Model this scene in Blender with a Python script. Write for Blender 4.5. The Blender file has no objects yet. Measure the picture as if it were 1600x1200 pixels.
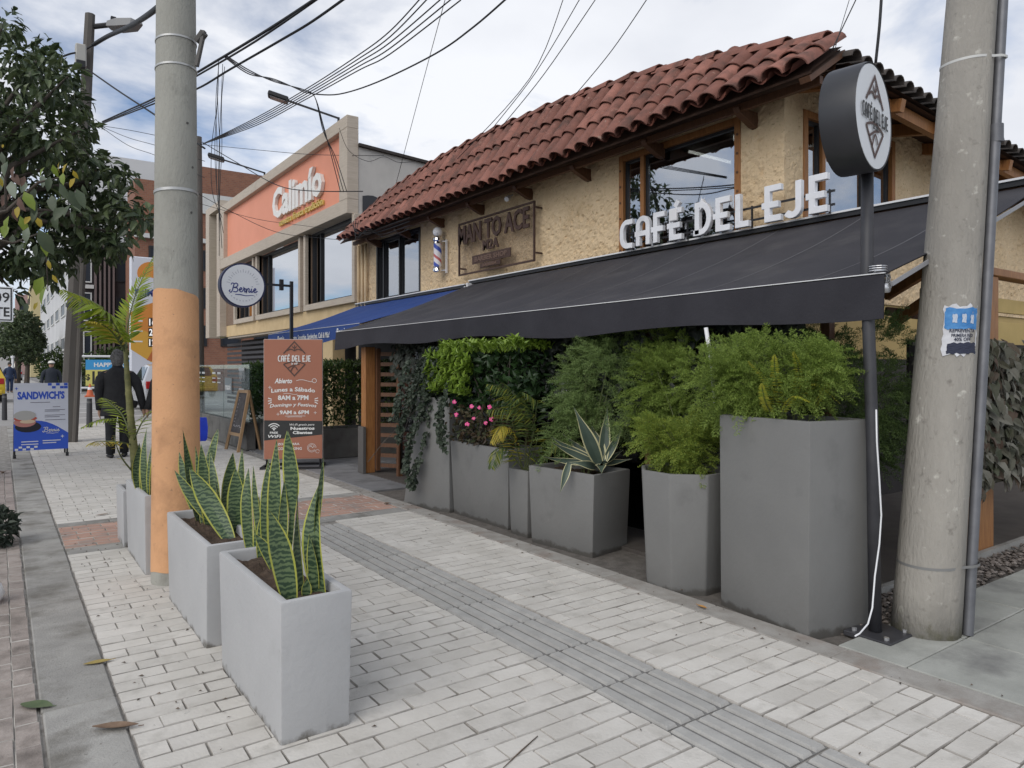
import bpy, bmesh, math, random
from mathutils import Vector, Matrix, noise
R = math.radians
rng = random.Random(7)
S = bpy.context.scene
COL = S.collection
# ------------------------------------------------------------------ camera
YAW = math.atan(800 / 1120.0)
SA, CA = math.sin(YAW), math.cos(YAW)
cd = bpy.data.cameras.new('camera'); cam = bpy.data.objects.new('camera', cd); COL.objects.link(cam)
cd.sensor_width = 36.0; cd.lens = 36.0 * 1120 / 1600; cd.shift_y = -25 / 1600
cd.clip_start = 0.05; cd.clip_end = 2000
cam.location = (0, 0, 1.4); cam.rotation_euler = (R(90), 0, -YAW)
S.camera = cam
# ------------------------------------------------------------------ sky and sun
W = bpy.data.worlds.new('World'); S.world = W; W.use_nodes = True
SUN_EL, SUN_AZ = 38, 246      # azimuth clockwise from +Y: behind and to the left of the viewer
def world():
    nt = W.node_tree; nt.nodes.clear(); N = nt.nodes.new; L = nt.links.new
    out = N('ShaderNodeOutputWorld'); bg = N('ShaderNodeBackground'); bg.inputs[1].default_value = 0.1
    sky = N('ShaderNodeTexSky'); sky.sky_type = 'NISHITA'; sky.sun_disc = False
    sky.sun_elevation = R(SUN_EL); sky.sun_rotation = R(SUN_AZ); sky.altitude = 2600; sky.air_density = 1.0; sky.dust_density = .6
    tc = N('ShaderNodeTexCoord'); sep = N('ShaderNodeSeparateXYZ'); L(tc.outputs['Generated'], sep.inputs[0])
    # flatten the dome direction on a cloud layer so that clouds foreshorten towards the horizon
    add = N('ShaderNodeMath'); add.operation = 'ADD'; add.inputs[1].default_value = .22; L(sep.outputs[2], add.inputs[0])
    mx = N('ShaderNodeMath'); mx.operation = 'MAXIMUM'; mx.inputs[1].default_value = .12; L(add.outputs[0], mx.inputs[0])
    dx = N('ShaderNodeMath'); dx.operation = 'DIVIDE'; L(sep.outputs[0], dx.inputs[0]); L(mx.outputs[0], dx.inputs[1])
    dy = N('ShaderNodeMath'); dy.operation = 'DIVIDE'; L(sep.outputs[1], dy.inputs[0]); L(mx.outputs[0], dy.inputs[1])
    cmb = N('ShaderNodeCombineXYZ'); L(dx.outputs[0], cmb.inputs[0]); L(dy.outputs[0], cmb.inputs[1]); cmb.inputs[2].default_value = 3.7
    n1 = N('ShaderNodeTexNoise'); n1.inputs['Scale'].default_value = 1.7; n1.inputs['Detail'].default_value = 9; n1.inputs['Roughness'].default_value = .56
    n1.inputs['Distortion'].default_value = .35; L(cmb.outputs[0], n1.inputs['Vector'])
    cr = N('ShaderNodeValToRGB'); cr.color_ramp.elements[0].position = .35; cr.color_ramp.elements[1].position = .55
    L(n1.outputs[0], cr.inputs[0])
    n2 = N('ShaderNodeTexNoise'); n2.inputs['Scale'].default_value = 1.3; n2.inputs['Detail'].default_value = 6; n2.inputs['Roughness'].default_value = .5
    off = N('ShaderNodeVectorMath'); off.operation = 'ADD'; off.inputs[1].default_value = (13.1, 4.2, 7.7); L(cmb.outputs[0], off.inputs[0]); L(off.outputs[0], n2.inputs['Vector'])
    cc = N('ShaderNodeValToRGB'); e = cc.color_ramp.elements
    e[0].position = .34; e[0].color = (4.9, 5.1, 5.6, 1); e[1].position = .62; e[1].color = (6.5, 6.65, 7.0, 1)
    L(n2.outputs[0], cc.inputs[0])
    mix = N('ShaderNodeMix'); mix.data_type = 'RGBA'; L(cr.outputs[0], mix.inputs[0])
    L(sky.outputs[0], mix.inputs[6]); L(cc.outputs[0], mix.inputs[7])
    L(mix.outputs[2], bg.inputs[0]); L(bg.outputs[0], out.inputs[0])
world()
sl = bpy.data.lights.new('sun', 'SUN'); sl.energy = 1.3; sl.angle = R(55); sl.color = (1, .95, .88)
so = bpy.data.objects.new('sun', sl); COL.objects.link(so)
_d = Vector((math.sin(R(SUN_AZ)) * math.cos(R(SUN_EL)), math.cos(R(SUN_AZ)) * math.cos(R(SUN_EL)), math.sin(R(SUN_EL))))
so.rotation_euler = _d.to_track_quat('Z', 'Y').to_euler(); so.location = _d * 40
S.view_settings.view_transform = 'Standard'; S.view_settings.look = 'None'
S.view_settings.exposure = 0.54; S.view_settings.gamma = 1.0; S.view_settings.use_curve_mapping = False
S.render.engine = 'CYCLES'; S.cycles.max_bounces = 8; S.cycles.transparent_max_bounces = 24
S.cycles.diffuse_bounces = 4; S.cycles.glossy_bounces = 4; S.cycles.transmission_bounces = 4
S.cycles.use_adaptive_sampling = True; S.cycles.use_denoising = True
S.cycles.caustics_reflective = False; S.cycles.caustics_refractive = False

# ------------------------------------------------------------------ helpers
def at(px, py, d):
    "the point seen at photo pixel (px, py) at depth d along the view"
    l = (px - 800) / 1120 * d
    return Vector((d * SA + l * CA, d * CA - l * SA, 1.4 + (575 - py) / 1120 * d))
def proj(p):
    d = p[0] * SA + p[1] * CA
    if d < .05: return None
    l = p[0] * CA - p[1] * SA
    return 800 + 1120 * l / d, 575 - 1120 * (p[2] - 1.4) / d, d

MATS = {}
def mat(name, c, c2=None, scale=6, rough=.8, bump=0, bscale=60, metal=0, spec=.4, detail=5, island=0, orand=0,
        world=False, stretch=None, lo=.35, hi=.68, dirt=None, dscale=2.5, dlo=.52, dhi=.72, trans=0, cols=None, emit=None, coat=0, bdist=.01, pit=None, grime=None):
    if name in MATS: return MATS[name]
    m = bpy.data.materials.new(name); m.use_nodes = True; nt = m.node_tree; N = nt.nodes.new; L = nt.links.new
    b = nt.nodes['Principled BSDF']; b.inputs['Roughness'].default_value = rough; b.inputs['Metallic'].default_value = metal
    b.inputs['Specular IOR Level'].default_value = spec; b.inputs['Coat Weight'].default_value = coat
    if emit: b.inputs['Emission Color'].default_value = (*emit[:3], 1); b.inputs['Emission Strength'].default_value = emit[3]
    if world: g = N('ShaderNodeNewGeometry'); vec = g.outputs['Position']
    else: tc = N('ShaderNodeTexCoord'); vec = tc.outputs['Object']
    if stretch:
        mp = N('ShaderNodeMapping'); mp.inputs['Scale'].default_value = stretch; L(vec, mp.inputs[0]); vec = mp.outputs[0]
    col = None
    def rgb(cc): n = N('ShaderNodeRGB'); n.outputs[0].default_value = (*cc, 1); return n.outputs[0]
    def mixc(f, a_, b_, mode='MIX'):
        x = N('ShaderNodeMix'); x.data_type = 'RGBA'; x.blend_type = mode
        if isinstance(f, (int, float)): x.inputs[0].default_value = f
        else: L(f, x.inputs[0])
        L(a_, x.inputs[6]); L(b_, x.inputs[7]); return x.outputs[2]
    def nz(sc, det=detail, v=None):
        n = N('ShaderNodeTexNoise'); n.inputs['Scale'].default_value = sc; n.inputs['Detail'].default_value = det
        n.inputs['Roughness'].default_value = .6; L(v or vec, n.inputs['Vector']); return n.outputs[0]
    def ramp(f, p0, p1, c0=(0, 0, 0), c1=(1, 1, 1)):
        r_ = N('ShaderNodeValToRGB'); r_.color_ramp.elements[0].position = p0; r_.color_ramp.elements[1].position = p1
        r_.color_ramp.elements[0].color = (*c0, 1); r_.color_ramp.elements[1].color = (*c1, 1); L(f, r_.inputs[0]); return r_.outputs[0]
    col = rgb(c)
    if cols:      # random colour for every island (leaf, needle ...)
        g2 = N('ShaderNodeNewGeometry'); r_ = N('ShaderNodeValToRGB'); el = r_.color_ramp.elements
        while len(el) < len(cols): el.new(.5)
        for i, cc in enumerate(cols): el[i].position = i / (len(cols) - 1); el[i].color = (*cc, 1)
        L(g2.outputs['Random Per Island'], r_.inputs[0]); col = r_.outputs[0]
    if c2: col = mixc(ramp(nz(scale), lo, hi), col, rgb(c2))
    if orand:
        oi = N('ShaderNodeObjectInfo'); hs = N('ShaderNodeHueSaturation')
        mr = N('ShaderNodeMapRange'); mr.inputs[3].default_value = 1 - orand; mr.inputs[4].default_value = 1 + orand
        L(oi.outputs['Random'], mr.inputs[0]); L(mr.outputs[0], hs.inputs['Value']); L(col, hs.inputs['Color']); col = hs.outputs[0]
    if island:
        g2 = N('ShaderNodeNewGeometry'); hs = N('ShaderNodeHueSaturation')
        mr = N('ShaderNodeMapRange'); mr.inputs[3].default_value = 1 - island; mr.inputs[4].default_value = 1 + island
        L(g2.outputs['Random Per Island'], mr.inputs[0]); L(mr.outputs[0], hs.inputs['Value']); L(col, hs.inputs['Color']); col = hs.outputs[0]
    if dirt:
        g3 = N('ShaderNodeNewGeometry')
        col = mixc(ramp(nz(dscale, 8, g3.outputs['Position']), dlo, dhi), col, rgb(dirt))
    if pit:
        g4 = N('ShaderNodeNewGeometry'); col = mixc(ramp(nz(pit[1], 4, g4.outputs['Position']), pit[2], pit[3]), col, rgb(pit[0]))
    if grime:     # splash dirt and scuffs low on the faces, with a ragged upper edge
        g5 = N('ShaderNodeNewGeometry'); sp5 = N('ShaderNodeSeparateXYZ'); L(g5.outputs['Position'], sp5.inputs[0])
        m5 = N('ShaderNodeMath'); m5.operation = 'MULTIPLY_ADD'; m5.inputs[1].default_value = -grime[1]; L(sp5.outputs[2], m5.inputs[0]); L(nz(13, 8, g5.outputs['Position']), m5.inputs[2])
        col = mixc(ramp(m5.outputs[0], .34, .56), col, rgb(grime[0]))
    L(col, b.inputs['Base Color'])
    if bump:
        bn = N('ShaderNodeBump'); bn.inputs['Strength'].default_value = bump; bn.inputs['Distance'].default_value = bdist
        L(nz(bscale, 6), bn.inputs['Height']); L(bn.outputs[0], b.inputs['Normal'])
    if trans:
        t = N('ShaderNodeBsdfTranslucent'); L(col, t.inputs[0]); ms = N('ShaderNodeMixShader'); ms.inputs[0].default_value = trans
        L(b.outputs[0], ms.inputs[1]); L(t.outputs[0], ms.inputs[2]); L(ms.outputs[0], nt.nodes['Material Output'].inputs[0])
    MATS[name] = m; return m
def glass(name, refl=.4, tint=(.5, .55, .6), rough=.015):
    if name in MATS: return MATS[name]
    m = bpy.data.materials.new(name); m.use_nodes = True; nt = m.node_tree; N = nt.nodes.new; L = nt.links.new
    nt.nodes.remove(nt.nodes['Principled BSDF'])
    g = N('ShaderNodeBsdfGlossy'); g.inputs['Roughness'].default_value = rough; g.inputs[0].default_value = (.9, .93, .97, 1)
    t = N('ShaderNodeBsdfTransparent'); t.inputs[0].default_value = (*tint, 1)
    fr = N('ShaderNodeLayerWeight'); fr.inputs[0].default_value = .25
    mr = N('ShaderNodeMapRange'); mr.inputs[3].default_value = refl; mr.inputs[4].default_value = min(1, refl + (.5 if refl > .2 else .25)); L(fr.outputs['Fresnel'], mr.inputs[0])
    ms = N('ShaderNodeMixShader'); L(mr.outputs[0], ms.inputs[0]); L(t.outputs[0], ms.inputs[1]); L(g.outputs[0], ms.inputs[2])
    L(ms.outputs[0], nt.nodes['Material Output'].inputs[0]); MATS[name] = m; return m

class MB:
    def __init__(s): s.v = []; s.f = []; s.m = []
    def add(s, vs, fs, mi=0):
        o = len(s.v); s.v.extend(Vector(x) for x in vs); s.f.extend(tuple(i + o for i in f) for f in fs); s.m.extend([mi] * len(fs)); return s
    def frame(s, O, U, V, Nn, size, mi=0):
        "box centred on O with axes U, V, Nn"
        U, V, Nn, O = Vector(U) * size[0] / 2, Vector(V) * size[1] / 2, Vector(Nn) * size[2] / 2, Vector(O)
        vs = [O + U * a + V * b + Nn * c for c in (-1, 1) for b in (-1, 1) for a in (-1, 1)]
        return s.add(vs, [(0, 2, 3, 1), (4, 5, 7, 6), (0, 1, 5, 4), (2, 6, 7, 3), (0, 4, 6, 2), (1, 3, 7, 5)], mi)
    def box(s, x0, x1, y0, y1, z0, z1, mi=0):
        return s.frame(((x0 + x1) / 2, (y0 + y1) / 2, (z0 + z1) / 2), (1, 0, 0), (0, 1, 0), (0, 0, 1), (x1 - x0, y1 - y0, z1 - z0), mi)
    def bar(s, p, q, w, h, up=(0, 0, 1), mi=0):
        p, q = Vector(p), Vector(q); d = q - p; l = d.length; d.normalize(); u = Vector(up)
        if abs(d.dot(u)) > .98: u = Vector((1, 0, 0))
        n = d.cross(u).normalized(); u = n.cross(d)
        return s.frame((p + q) / 2, d, n, u, (l, w, h), mi)
    def tube(s, pts, r, n=6, caps=True, mi=0):
        pts = [Vector(p) for p in pts]; rs = r if isinstance(r, (list, tuple)) else [r] * len(pts)
        ref = None; o = len(s.v); fs = []
        for i, p in enumerate(pts):
            t = (pts[min(i + 1, len(pts) - 1)] - pts[max(i - 1, 0)])
            t = t.normalized() if t.length > 1e-9 else Vector((0, 0, 1))
            if ref is None: ref = t.orthogonal().normalized()
            ref = (ref - t * ref.dot(t)); ref = ref.normalized() if ref.length > 1e-6 else t.orthogonal().normalized()
            b = t.cross(ref)
            for k in range(n):
                a = 2 * math.pi * k / n; s.v.append(p + (ref * math.cos(a) + b * math.sin(a)) * rs[i])
        for i in range(len(pts) - 1):
            for k in range(n):
                fs.append((o + i * n + k, o + i * n + (k + 1) % n, o + (i + 1) * n + (k + 1) % n, o + (i + 1) * n + k))
        if caps: fs.append(tuple(o + k for k in reversed(range(n)))); fs.append(tuple(o + (len(pts) - 1) * n + k for k in range(n)))
        s.f.extend(fs); s.m.extend([mi] * len(fs)); return s
    def loft(s, rings, caps=True, mi=0):
        n = len(rings[0]); o = len(s.v)
        for r_ in rings: s.v.extend(Vector(p) for p in r_)
        fs = []
        for i in range(len(rings) - 1):
            for k in range(n): fs.append((o + i * n + k, o + i * n + (k + 1) % n, o + (i + 1) * n + (k + 1) % n, o + (i + 1) * n + k))
        if caps: fs.append(tuple(o + k for k in reversed(range(n)))); fs.append(tuple(o + (len(rings) - 1) * n + k for k in range(n)))
        s.f.extend(fs); s.m.extend([mi] * len(fs)); return s
    def prism(s, poly, O, U, V, Nn, d, mi=0):
        "polygon (u, v) extruded from O along Nn by d"
        O, U, V, Nn = Vector(O), Vector(U), Vector(V), Vector(Nn); n = len(poly)
        a = [O + U * p[0] + V * p[1] for p in poly]; vs = a + [x + Nn * d for x in a]
        fs = [tuple(reversed(range(n))), tuple(range(n, 2 * n))] + [(i, (i + 1) % n, n + (i + 1) % n, n + i) for i in range(n)]
        return s.add(vs, fs, mi)
    def ribbon(s, poly, w, O, U, V, Nn, d, closed=False, mi=0, lift=0.0, ends=None):
        "a flat stroke of width w along the polyline (u, v), d deep along Nn"
        P = [Vector((p[0], p[1])) for p in poly]; n = len(P); left = []; right = []
        ws = w if isinstance(w, (list, tuple)) else [w] * n
        for i in range(n):
            a = P[i] - P[i - 1] if (i > 0 or closed) else P[1] - P[0]
            b = P[(i + 1) % n] - P[i] if (i < n - 1 or closed) else a
            a = a.normalized(); b = b.normalized(); t = a + b
            t = t.normalized() if t.length > 1e-6 else a
            nn = Vector((-t.y, t.x)); k = max(.45, abs(nn.dot(Vector((-a.y, a.x)))))
            left.append(P[i] + nn * ws[i] / 2 / k); right.append(P[i] - nn * ws[i] / 2 / k)
        O, U, V, Nn = Vector(O), Vector(U), Vector(V), Vector(Nn); O = O + Nn * lift
        q = lambda p, z: O + U * p.x + V * p.y + Nn * z
        vs = [q(p, 0) for p in left] + [q(p, 0) for p in right] + [q(p, d) for p in left] + [q(p, d) for p in right]
        fs = []
        for i in range(n if closed else n - 1):
            j = (i + 1) % n
            fs += [(2 * n + i, 3 * n + i, 3 * n + j, 2 * n + j), (i, j, n + j, n + i), (i, 2 * n + i, 2 * n + j, j), (n + i, n + j, 3 * n + j, 3 * n + i)]
        if not closed: fs += [(0, n, 3 * n, 2 * n), (n - 1, 3 * n - 1, 4 * n - 1, 2 * n - 1)]
        return s.add(vs, fs, mi)
    def mesh(s, name, mats, org=(0, 0, 0), smooth=False, bevel=0, seg=1, weld=False):
        me = bpy.data.meshes.new(name); o = Vector(org)
        me.from_pydata([tuple(p - o) for p in s.v], [], s.f)
        mats = mats if isinstance(mats, (list, tuple)) else [mats]
        for x in mats: me.materials.append(x)
        if len(mats) > 1: me.polygons.foreach_set('material_index', s.m)
        if bevel or weld:
            bm = bmesh.new(); bm.from_mesh(me)
            if weld: bmesh.ops.remove_doubles(bm, verts=bm.verts, dist=1e-5)
            if bevel:
                ed = [e for e in bm.edges if len(e.link_faces) == 2 and e.calc_face_angle(0) > .5]
                bmesh.ops.bevel(bm, geom=ed, offset=bevel, segments=seg, affect='EDGES', profile=.6)
            bm.to_mesh(me); bm.free()
        if smooth:
            me.polygons.foreach_set('use_smooth', [True] * len(me.polygons))
            if smooth != 1: me.set_sharp_from_angle(angle=R(smooth))
        me.update(); return me
def root_of(o):
    while o.parent: o = o.parent
    return o
def put(name, me, parent=None, loc=None, kind=None, label=None):
    o = bpy.data.objects.new(name, me); COL.objects.link(o)
    if parent: o.parent = parent
    if loc is not None: o.location = loc
    if kind: o['kind'] = kind
    if label: o['label'] = label
    return o
def part(name, mb, m, parent, smooth=False, bevel=0, kind=None, label=None, weld=False, seg=1):
    "mb is authored in world coordinates; things are never rotated before copying"
    return put(name, mb.mesh(name, m, root_of(parent).location, smooth, bevel, seg, weld), parent, None, kind, label)
def letters(name, mb, m, parent, bevel=0):
    "every separate piece of raised lettering becomes a part of its own"
    up = list(range(len(mb.v)))
    def find(a):
        while up[a] != a: up[a] = up[up[a]]; a = up[a]
        return a
    key = {}
    for i, v in enumerate(mb.v):
        k = (round(v.x, 4), round(v.y, 4), round(v.z, 4))
        if k in key: up[find(i)] = find(key[k])
        key[k] = i
    for f in mb.f:
        for i in f[1:]: up[find(i)] = find(f[0])
    groups = {}
    for f in mb.f: groups.setdefault(find(f[0]), []).append(f)
    for fs in groups.values():
        ids = sorted({i for f in fs for i in f}); mp = {i: k for k, i in enumerate(ids)}; q = MB(); q.add([mb.v[i] for i in ids], [tuple(mp[i] for i in f) for f in fs]); part(name, q, m, parent, bevel=bevel)
def tag(o, label, cat, group=None):
    o['label'] = label; o['category'] = cat
    if group: o['group'] = group
    return o
def thing(name, label, cat, loc, group=None):
    o = bpy.data.objects.new(name, None); COL.objects.link(o); o.location = loc; o.empty_display_size = .1
    return tag(o, label, cat, group)
def solo(name, mb, m, label, cat, loc, group=None, smooth=False, bevel=0, weld=False):
    o = put(name, mb.mesh(name, m, loc, smooth, bevel, 1, weld), None, loc); return tag(o, label, cat, group)
def struct(name, mb, m, smooth=False, bevel=0, parent=None):
    o = put(name, mb.mesh(name, m, (0, 0, 0), smooth, bevel), parent)
    if not parent: o['kind'] = 'structure'
    return o
def copy_tree(o, parent=None, loc=None):
    c = o.copy(); COL.objects.link(c)
    if parent: c.parent = parent
    if loc is not None: c.location = loc
    for ch in list(o.children): copy_tree(ch, c)
    return c
# facing frames: (right, up, outward) for a surface seen from the street (-X) or from the near end (-Y)
FX = (Vector((0, -1, 0)), Vector((0, 0, 1)), Vector((-1, 0, 0)))
FY = (Vector((1, 0, 0)), Vector((0, 0, 1)), Vector((0, -1, 0)))
def textmb(mb, s, O, fr, h, w=None, depth=.002, bold=0, shear=0, align='CENTER', mi=0, lift=.0, space=1.0, arc=None):
    "lettering h tall (cap height); w = total width if given; O is the middle (or left end) of the base line"
    cu = bpy.data.curves.new('txt', 'FONT'); cu.body = s; cu.size = 1; cu.offset = bold; cu.shear = shear; cu.space_character = space
    cu.resolution_u = 2; cu.extrude = .01; cu.fill_mode = 'BOTH'
    ob = bpy.data.objects.new('txt', cu); me = ob.to_mesh(); vs = [v.co.copy() for v in me.vertices]; fs = [tuple(p.vertices) for p in me.polygons]
    ob.to_mesh_clear(); bpy.data.objects.remove(ob); bpy.data.curves.remove(cu)
    if not vs: return mb
    x0 = min(v.x for v in vs); x1 = max(v.x for v in vs); k = h / .682; kx = (w / (x1 - x0)) if w else k
    U, V, Nn = fr; O = Vector(O)
    sh = -(x0 + x1) / 2 if align == 'CENTER' else -x0
    out = []
    for v in vs:
        u = (v.x + sh) * kx; t = v.y * k
        if arc: t += arc * (1 - (2 * u / max(1e-6, (x1 - x0) * kx)) ** 2)
        out.append(O + U * u + V * t + Nn * (lift + (depth if v.z > 0 else 0)))
    return mb.add(out, fs, mi)
# ================================================================== GROUND
M_asph = mat('asphalt', (.19, .185, .18), (.25, .245, .24), scale=3, rough=.9, bump=.4, bscale=180, world=True)
M_conc = mat('kerb_concrete', (.36, .35, .325), (.27, .262, .245), scale=5, rough=.9, bump=.5, bscale=90, world=True, dirt=(.17, .16, .14), dscale=2.6, dlo=.5, dhi=.66, orand=.08, pit=((.19, .18, .165), 38, .62, .72))
M_kerbR = mat('edging_concrete', (.36, .345, .32), (.26, .24, .215), scale=7, rough=.9, bump=.5, bscale=90, world=True, dirt=(.24, .19, .16), dscale=3, orand=.06)
M_mort = mat('joint_mortar', (.20, .185, .165), (.36, .345, .32), scale=14, rough=.95, world=True)
M_joint = mat('joint_grime', (.29, .27, .245), (.55, .525, .485), scale=4.5, lo=.34, hi=.60, rough=.95, world=True)
M_white = mat('white_paver', (.61, .585, .54), (.51, .485, .44), scale=3.2, rough=.82, bump=.35, bscale=70, world=True, orand=.07, dirt=(.42, .40, .36), dscale=7, dlo=.53, dhi=.76, spec=.3, pit=((.36, .345, .32), 17, .70, .74))
M_white2 = mat('white_paver_far', (.61, .585, .54), (.51, .485, .44), scale=3.2, rough=.82, bump=.3, bscale=70, world=True, island=.07, dirt=(.40, .385, .35), dscale=9, dlo=.56, dhi=.78, spec=.3)
M_worn = mat('worn_paver', (.36, .315, .285), (.25, .215, .19), scale=9, rough=.9, bump=.5, bscale=70, world=True, orand=.1, dirt=(.14, .12, .105), dscale=5, dlo=.5, dhi=.72)
M_worn2 = mat('worn_paver_far', (.36, .31, .285), (.25, .205, .185), scale=9, rough=.9, bump=.4, world=True, island=.1)
M_red = mat('red_paver', (.46, .285, .22), (.36, .235, .19), scale=4, rough=.88, bump=.4, bscale=70, world=True, orand=.09, island=.08, dirt=(.30, .26, .23), dscale=4)
M_tact = mat('tactile_grey', (.43, .422, .40), (.35, .343, .325), scale=9, rough=.9, bump=.5, bscale=120, world=True, orand=.06, dirt=(.36, .355, .34), dscale=5)
M_slab = mat('side_slab', (.36, .365, .335), (.28, .285, .26), scale=4, rough=.88, bump=.35, bscale=90, world=True, orand=.1, dirt=(.19, .19, .18), dscale=2.2)
M_slate = mat('slate_floor', (.16, .16, .165), (.22, .22, .225), scale=4, rough=.8, bump=.3, world=True, orand=.12, dirt=(.11, .11, .11))
M_soilg = mat('dark_ground', (.10, .09, .08), (.16, .145, .13), scale=12, rough=.95, bump=.8, bscale=60, world=True)

mb = MB(); mb.add([(-400, -300, -.10), (900, -300, -.10), (900, 1500, -.10), (-400, 1500, -.10)], [(0, 1, 2, 3)]); struct('ground', mb, M_asph)
mb = MB(); mb.box(-1.6, 3.46, -1.5, 21.3, -.30, -.012)
pav = struct('pavement', mb, M_mort)

def brick_mesh(lx, ly, seed, h=.03):
    r = random.Random(seed); j = lambda a: r.uniform(-a, a); i = .0022; mb_ = MB()
    top = []; sh = []; bot = []
    for sx, sy in ((-1, -1), (1, -1), (1, 1), (-1, 1)):
        x, y = sx * lx / 2 + j(.0025), sy * ly / 2 + j(.002)
        bot.append((x, y, -h)); sh.append((x, y, -.007 + j(.001))); top.append((x - sx * (i + j(.0018)), y - sy * (i + j(.0018)), j(.0012)))
    mb_.add(bot + sh + top, [(0, 1, 5, 4), (1, 2, 6, 5), (2, 3, 7, 6), (3, 0, 4, 7), (4, 5, 9, 8), (5, 6, 10, 9), (6, 7, 11, 10), (7, 4, 8, 11)], 1)
    mb_.f.append((len(mb_.v) - 4, len(mb_.v) - 3, len(mb_.v) - 2, len(mb_.v) - 1)); mb_.m.append(0)
    return mb_
BCACHE = {}
def lay(parent, x0, x1, y0, y1, pitch, blen, m, mfar, n_parts, name, joint=.0038, seed=1, vertical=False):
    "running-bond bricks: the rows run along X (or along Y when vertical)"
    r = random.Random(seed); cells = []
    a0, a1, b0, b1 = (x0, x1, y0, y1) if not vertical else (y0, y1, x0, x1)
    k = 0; b = b0
    while b < b1 - .03:
        bb = min(b + pitch, b1); a = a0; first = True
        off = (k % 2) * .5 + r.uniform(-.06, .06)
        nxt = a0 + blen * (off if off > .1 else 1)
        while a < a1 - .015:
            e = min(nxt, a1)
            if a1 - e < .03: e = a1
            l = round((e - a) / .02) * .02
            if e - a > .02: cells.append(((a + e) / 2, (b + bb) / 2, e - a - joint, bb - b - joint))
            a = e; nxt = e + blen * (1 + r.uniform(-.02, .02))
        b += pitch; k += 1
    def key(c):
        p = (c[0], c[1], 0) if not vertical else (c[1], c[0], 0)
        q = proj(p); out = 1 if q is None or not (-140 < q[0] < 1740 and q[1] < 1330) else 0
        return (out, math.hypot(p[0], p[1]))
    cells.sort(key=key); big = MB(); cnt = 0
    for c in cells:
        lx, ly = (c[2], c[3]) if not vertical else (c[3], c[2]); cx, cy = (c[0], c[1]) if not vertical else (c[1], c[0])
        q = proj((cx, cy, 0)); vis = q is not None and -140 < q[0] < 1740 and q[1] < 1330
        if cnt < n_parts and vis:
            kk = (round(lx / .01), round(ly / .01), r.randrange(5), m.name)
            if kk not in BCACHE: BCACHE[kk] = brick_mesh(kk[0] * .01, kk[1] * .01, hash(kk[:3]) & 999).mesh(name, [m, M_joint])
            o = put(name, BCACHE[kk], parent, (cx + r.uniform(-.001, .001), cy + r.uniform(-.001, .001), r.uniform(-.0015, .001)))
            o.rotation_euler = (r.uniform(-.004, .004), r.uniform(-.004, .004), r.uniform(-.007, .007)); cnt += 1
        else:
            t = brick_mesh(lx, ly, r.randrange(999)); big.add([v + Vector((cx, cy, r.uniform(-.0015, .001))) for v in t.v], t.f); big.m[-9:] = t.m
    if big.v: put(name + '_field', big.mesh(name, [mfar, M_joint]), parent, None, 'stuff')
# white field near the viewer, both sides of the tactile strip: 300 bricks as parts
lay(pav, .41, 2.095, .15, 6.3, .108, .216, M_white, M_white2, 190, 'brick', seed=3)
lay(pav, 2.505, 3.26, .15, 6.3, .108, .216, M_white, M_white2, 110, 'brick', seed=4)
# worn pinkish pavers at the road edge
wp = MB(); wp.box(-1.55, .13, -1.5, 21.2, -.2, -.009); wornp = struct('road_edge_strip', wp, M_mort)
lay(wornp, -.9, .125, 1.2, 12, .105, .21, M_worn, M_worn2, 110, 'brick', seed=6, vertical=True)
# red driveway band, then the next white field
lay(pav, .41, 3.26, 6.52, 7.42, .108, .216, M_red, M_red, 100, 'brick', seed=8, joint=.006)
lay(pav, .41, 3.26, 7.6, 21.0, .108, .216, M_white, M_white2, 0, 'brick', seed=9)
# grey cross bands and edgings, stone by stone
def stones(parent, x0, x1, y0, y1, n, along, m, name, seed, h=.06, gap=.006):
    r = random.Random(seed)
    for i in range(n):
        mb_ = MB()
        if along == 'y': a, b = y0 + (y1 - y0) * i / n, y0 + (y1 - y0) * (i + 1) / n; mb_.box(x0 + r.uniform(0, .006), x1 - r.uniform(0, .006), a + gap / 2, b - gap / 2, -h, r.uniform(-.002, .003))
        else: a, b = x0 + (x1 - x0) * i / n, x0 + (x1 - x0) * (i + 1) / n; mb_.box(a + gap / 2, b - gap / 2, y0, y1, -h, r.uniform(-.002, .002))
        put(name, mb_.mesh(name, m, (0, 0, 0), bevel=.006), parent)
stones(pav, .41, 3.26, 6.305, 6.515, 7, 'x', M_conc, 'band_stone', 1)
stones(pav, .41, 3.26, 7.425, 7.595, 7, 'x', M_conc, 'band_stone', 2)
stones(pav, .135, .405, -.5, 21, 27, 'y', M_conc, 'kerb_stone', 3)
stones(pav, 3.265, 3.445, -.5, 7.6, 10, 'y', M_kerbR, 'edging_stone', 4, h=.1)
# tactile strip: ribbed tiles 0.41 m long
def tactile():
    mb_ = MB(); w, l = .404, .419; mb_.box(-w / 2, w / 2, -l / 2, l / 2, -.04, -.009, 1)
    n_ = 5; pw = w / n_
    for k in range(n_):
        x = -w / 2 + pw * (k + .5); a_, c_ = pw / 2 - .011, pw / 2 - .017
        mb_.add([(x - a_, -l / 2 + .004, -.0088), (x + a_, -l / 2 + .004, -.0088), (x + a_, l / 2 - .004, -.0088), (x - a_, l / 2 - .004, -.0088),
                 (x - c_, -l / 2 + .012, .003), (x + c_, -l / 2 + .012, .003), (x + c_, l / 2 - .012, .003), (x - c_, l / 2 - .012, .003)],
                [(4, 5, 6, 7), (0, 1, 5, 4), (1, 2, 6, 5), (2, 3, 7, 6), (3, 0, 4, 7)])
        for q in range(1, 5): mb_.m[-q] = 0
    return mb_.mesh('tactile_tile', [M_tact, mat('tactile_groove', (.15, .147, .14), (.22, .216, .206), scale=12, rough=.95, world=True)])
tm = tactile()
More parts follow.
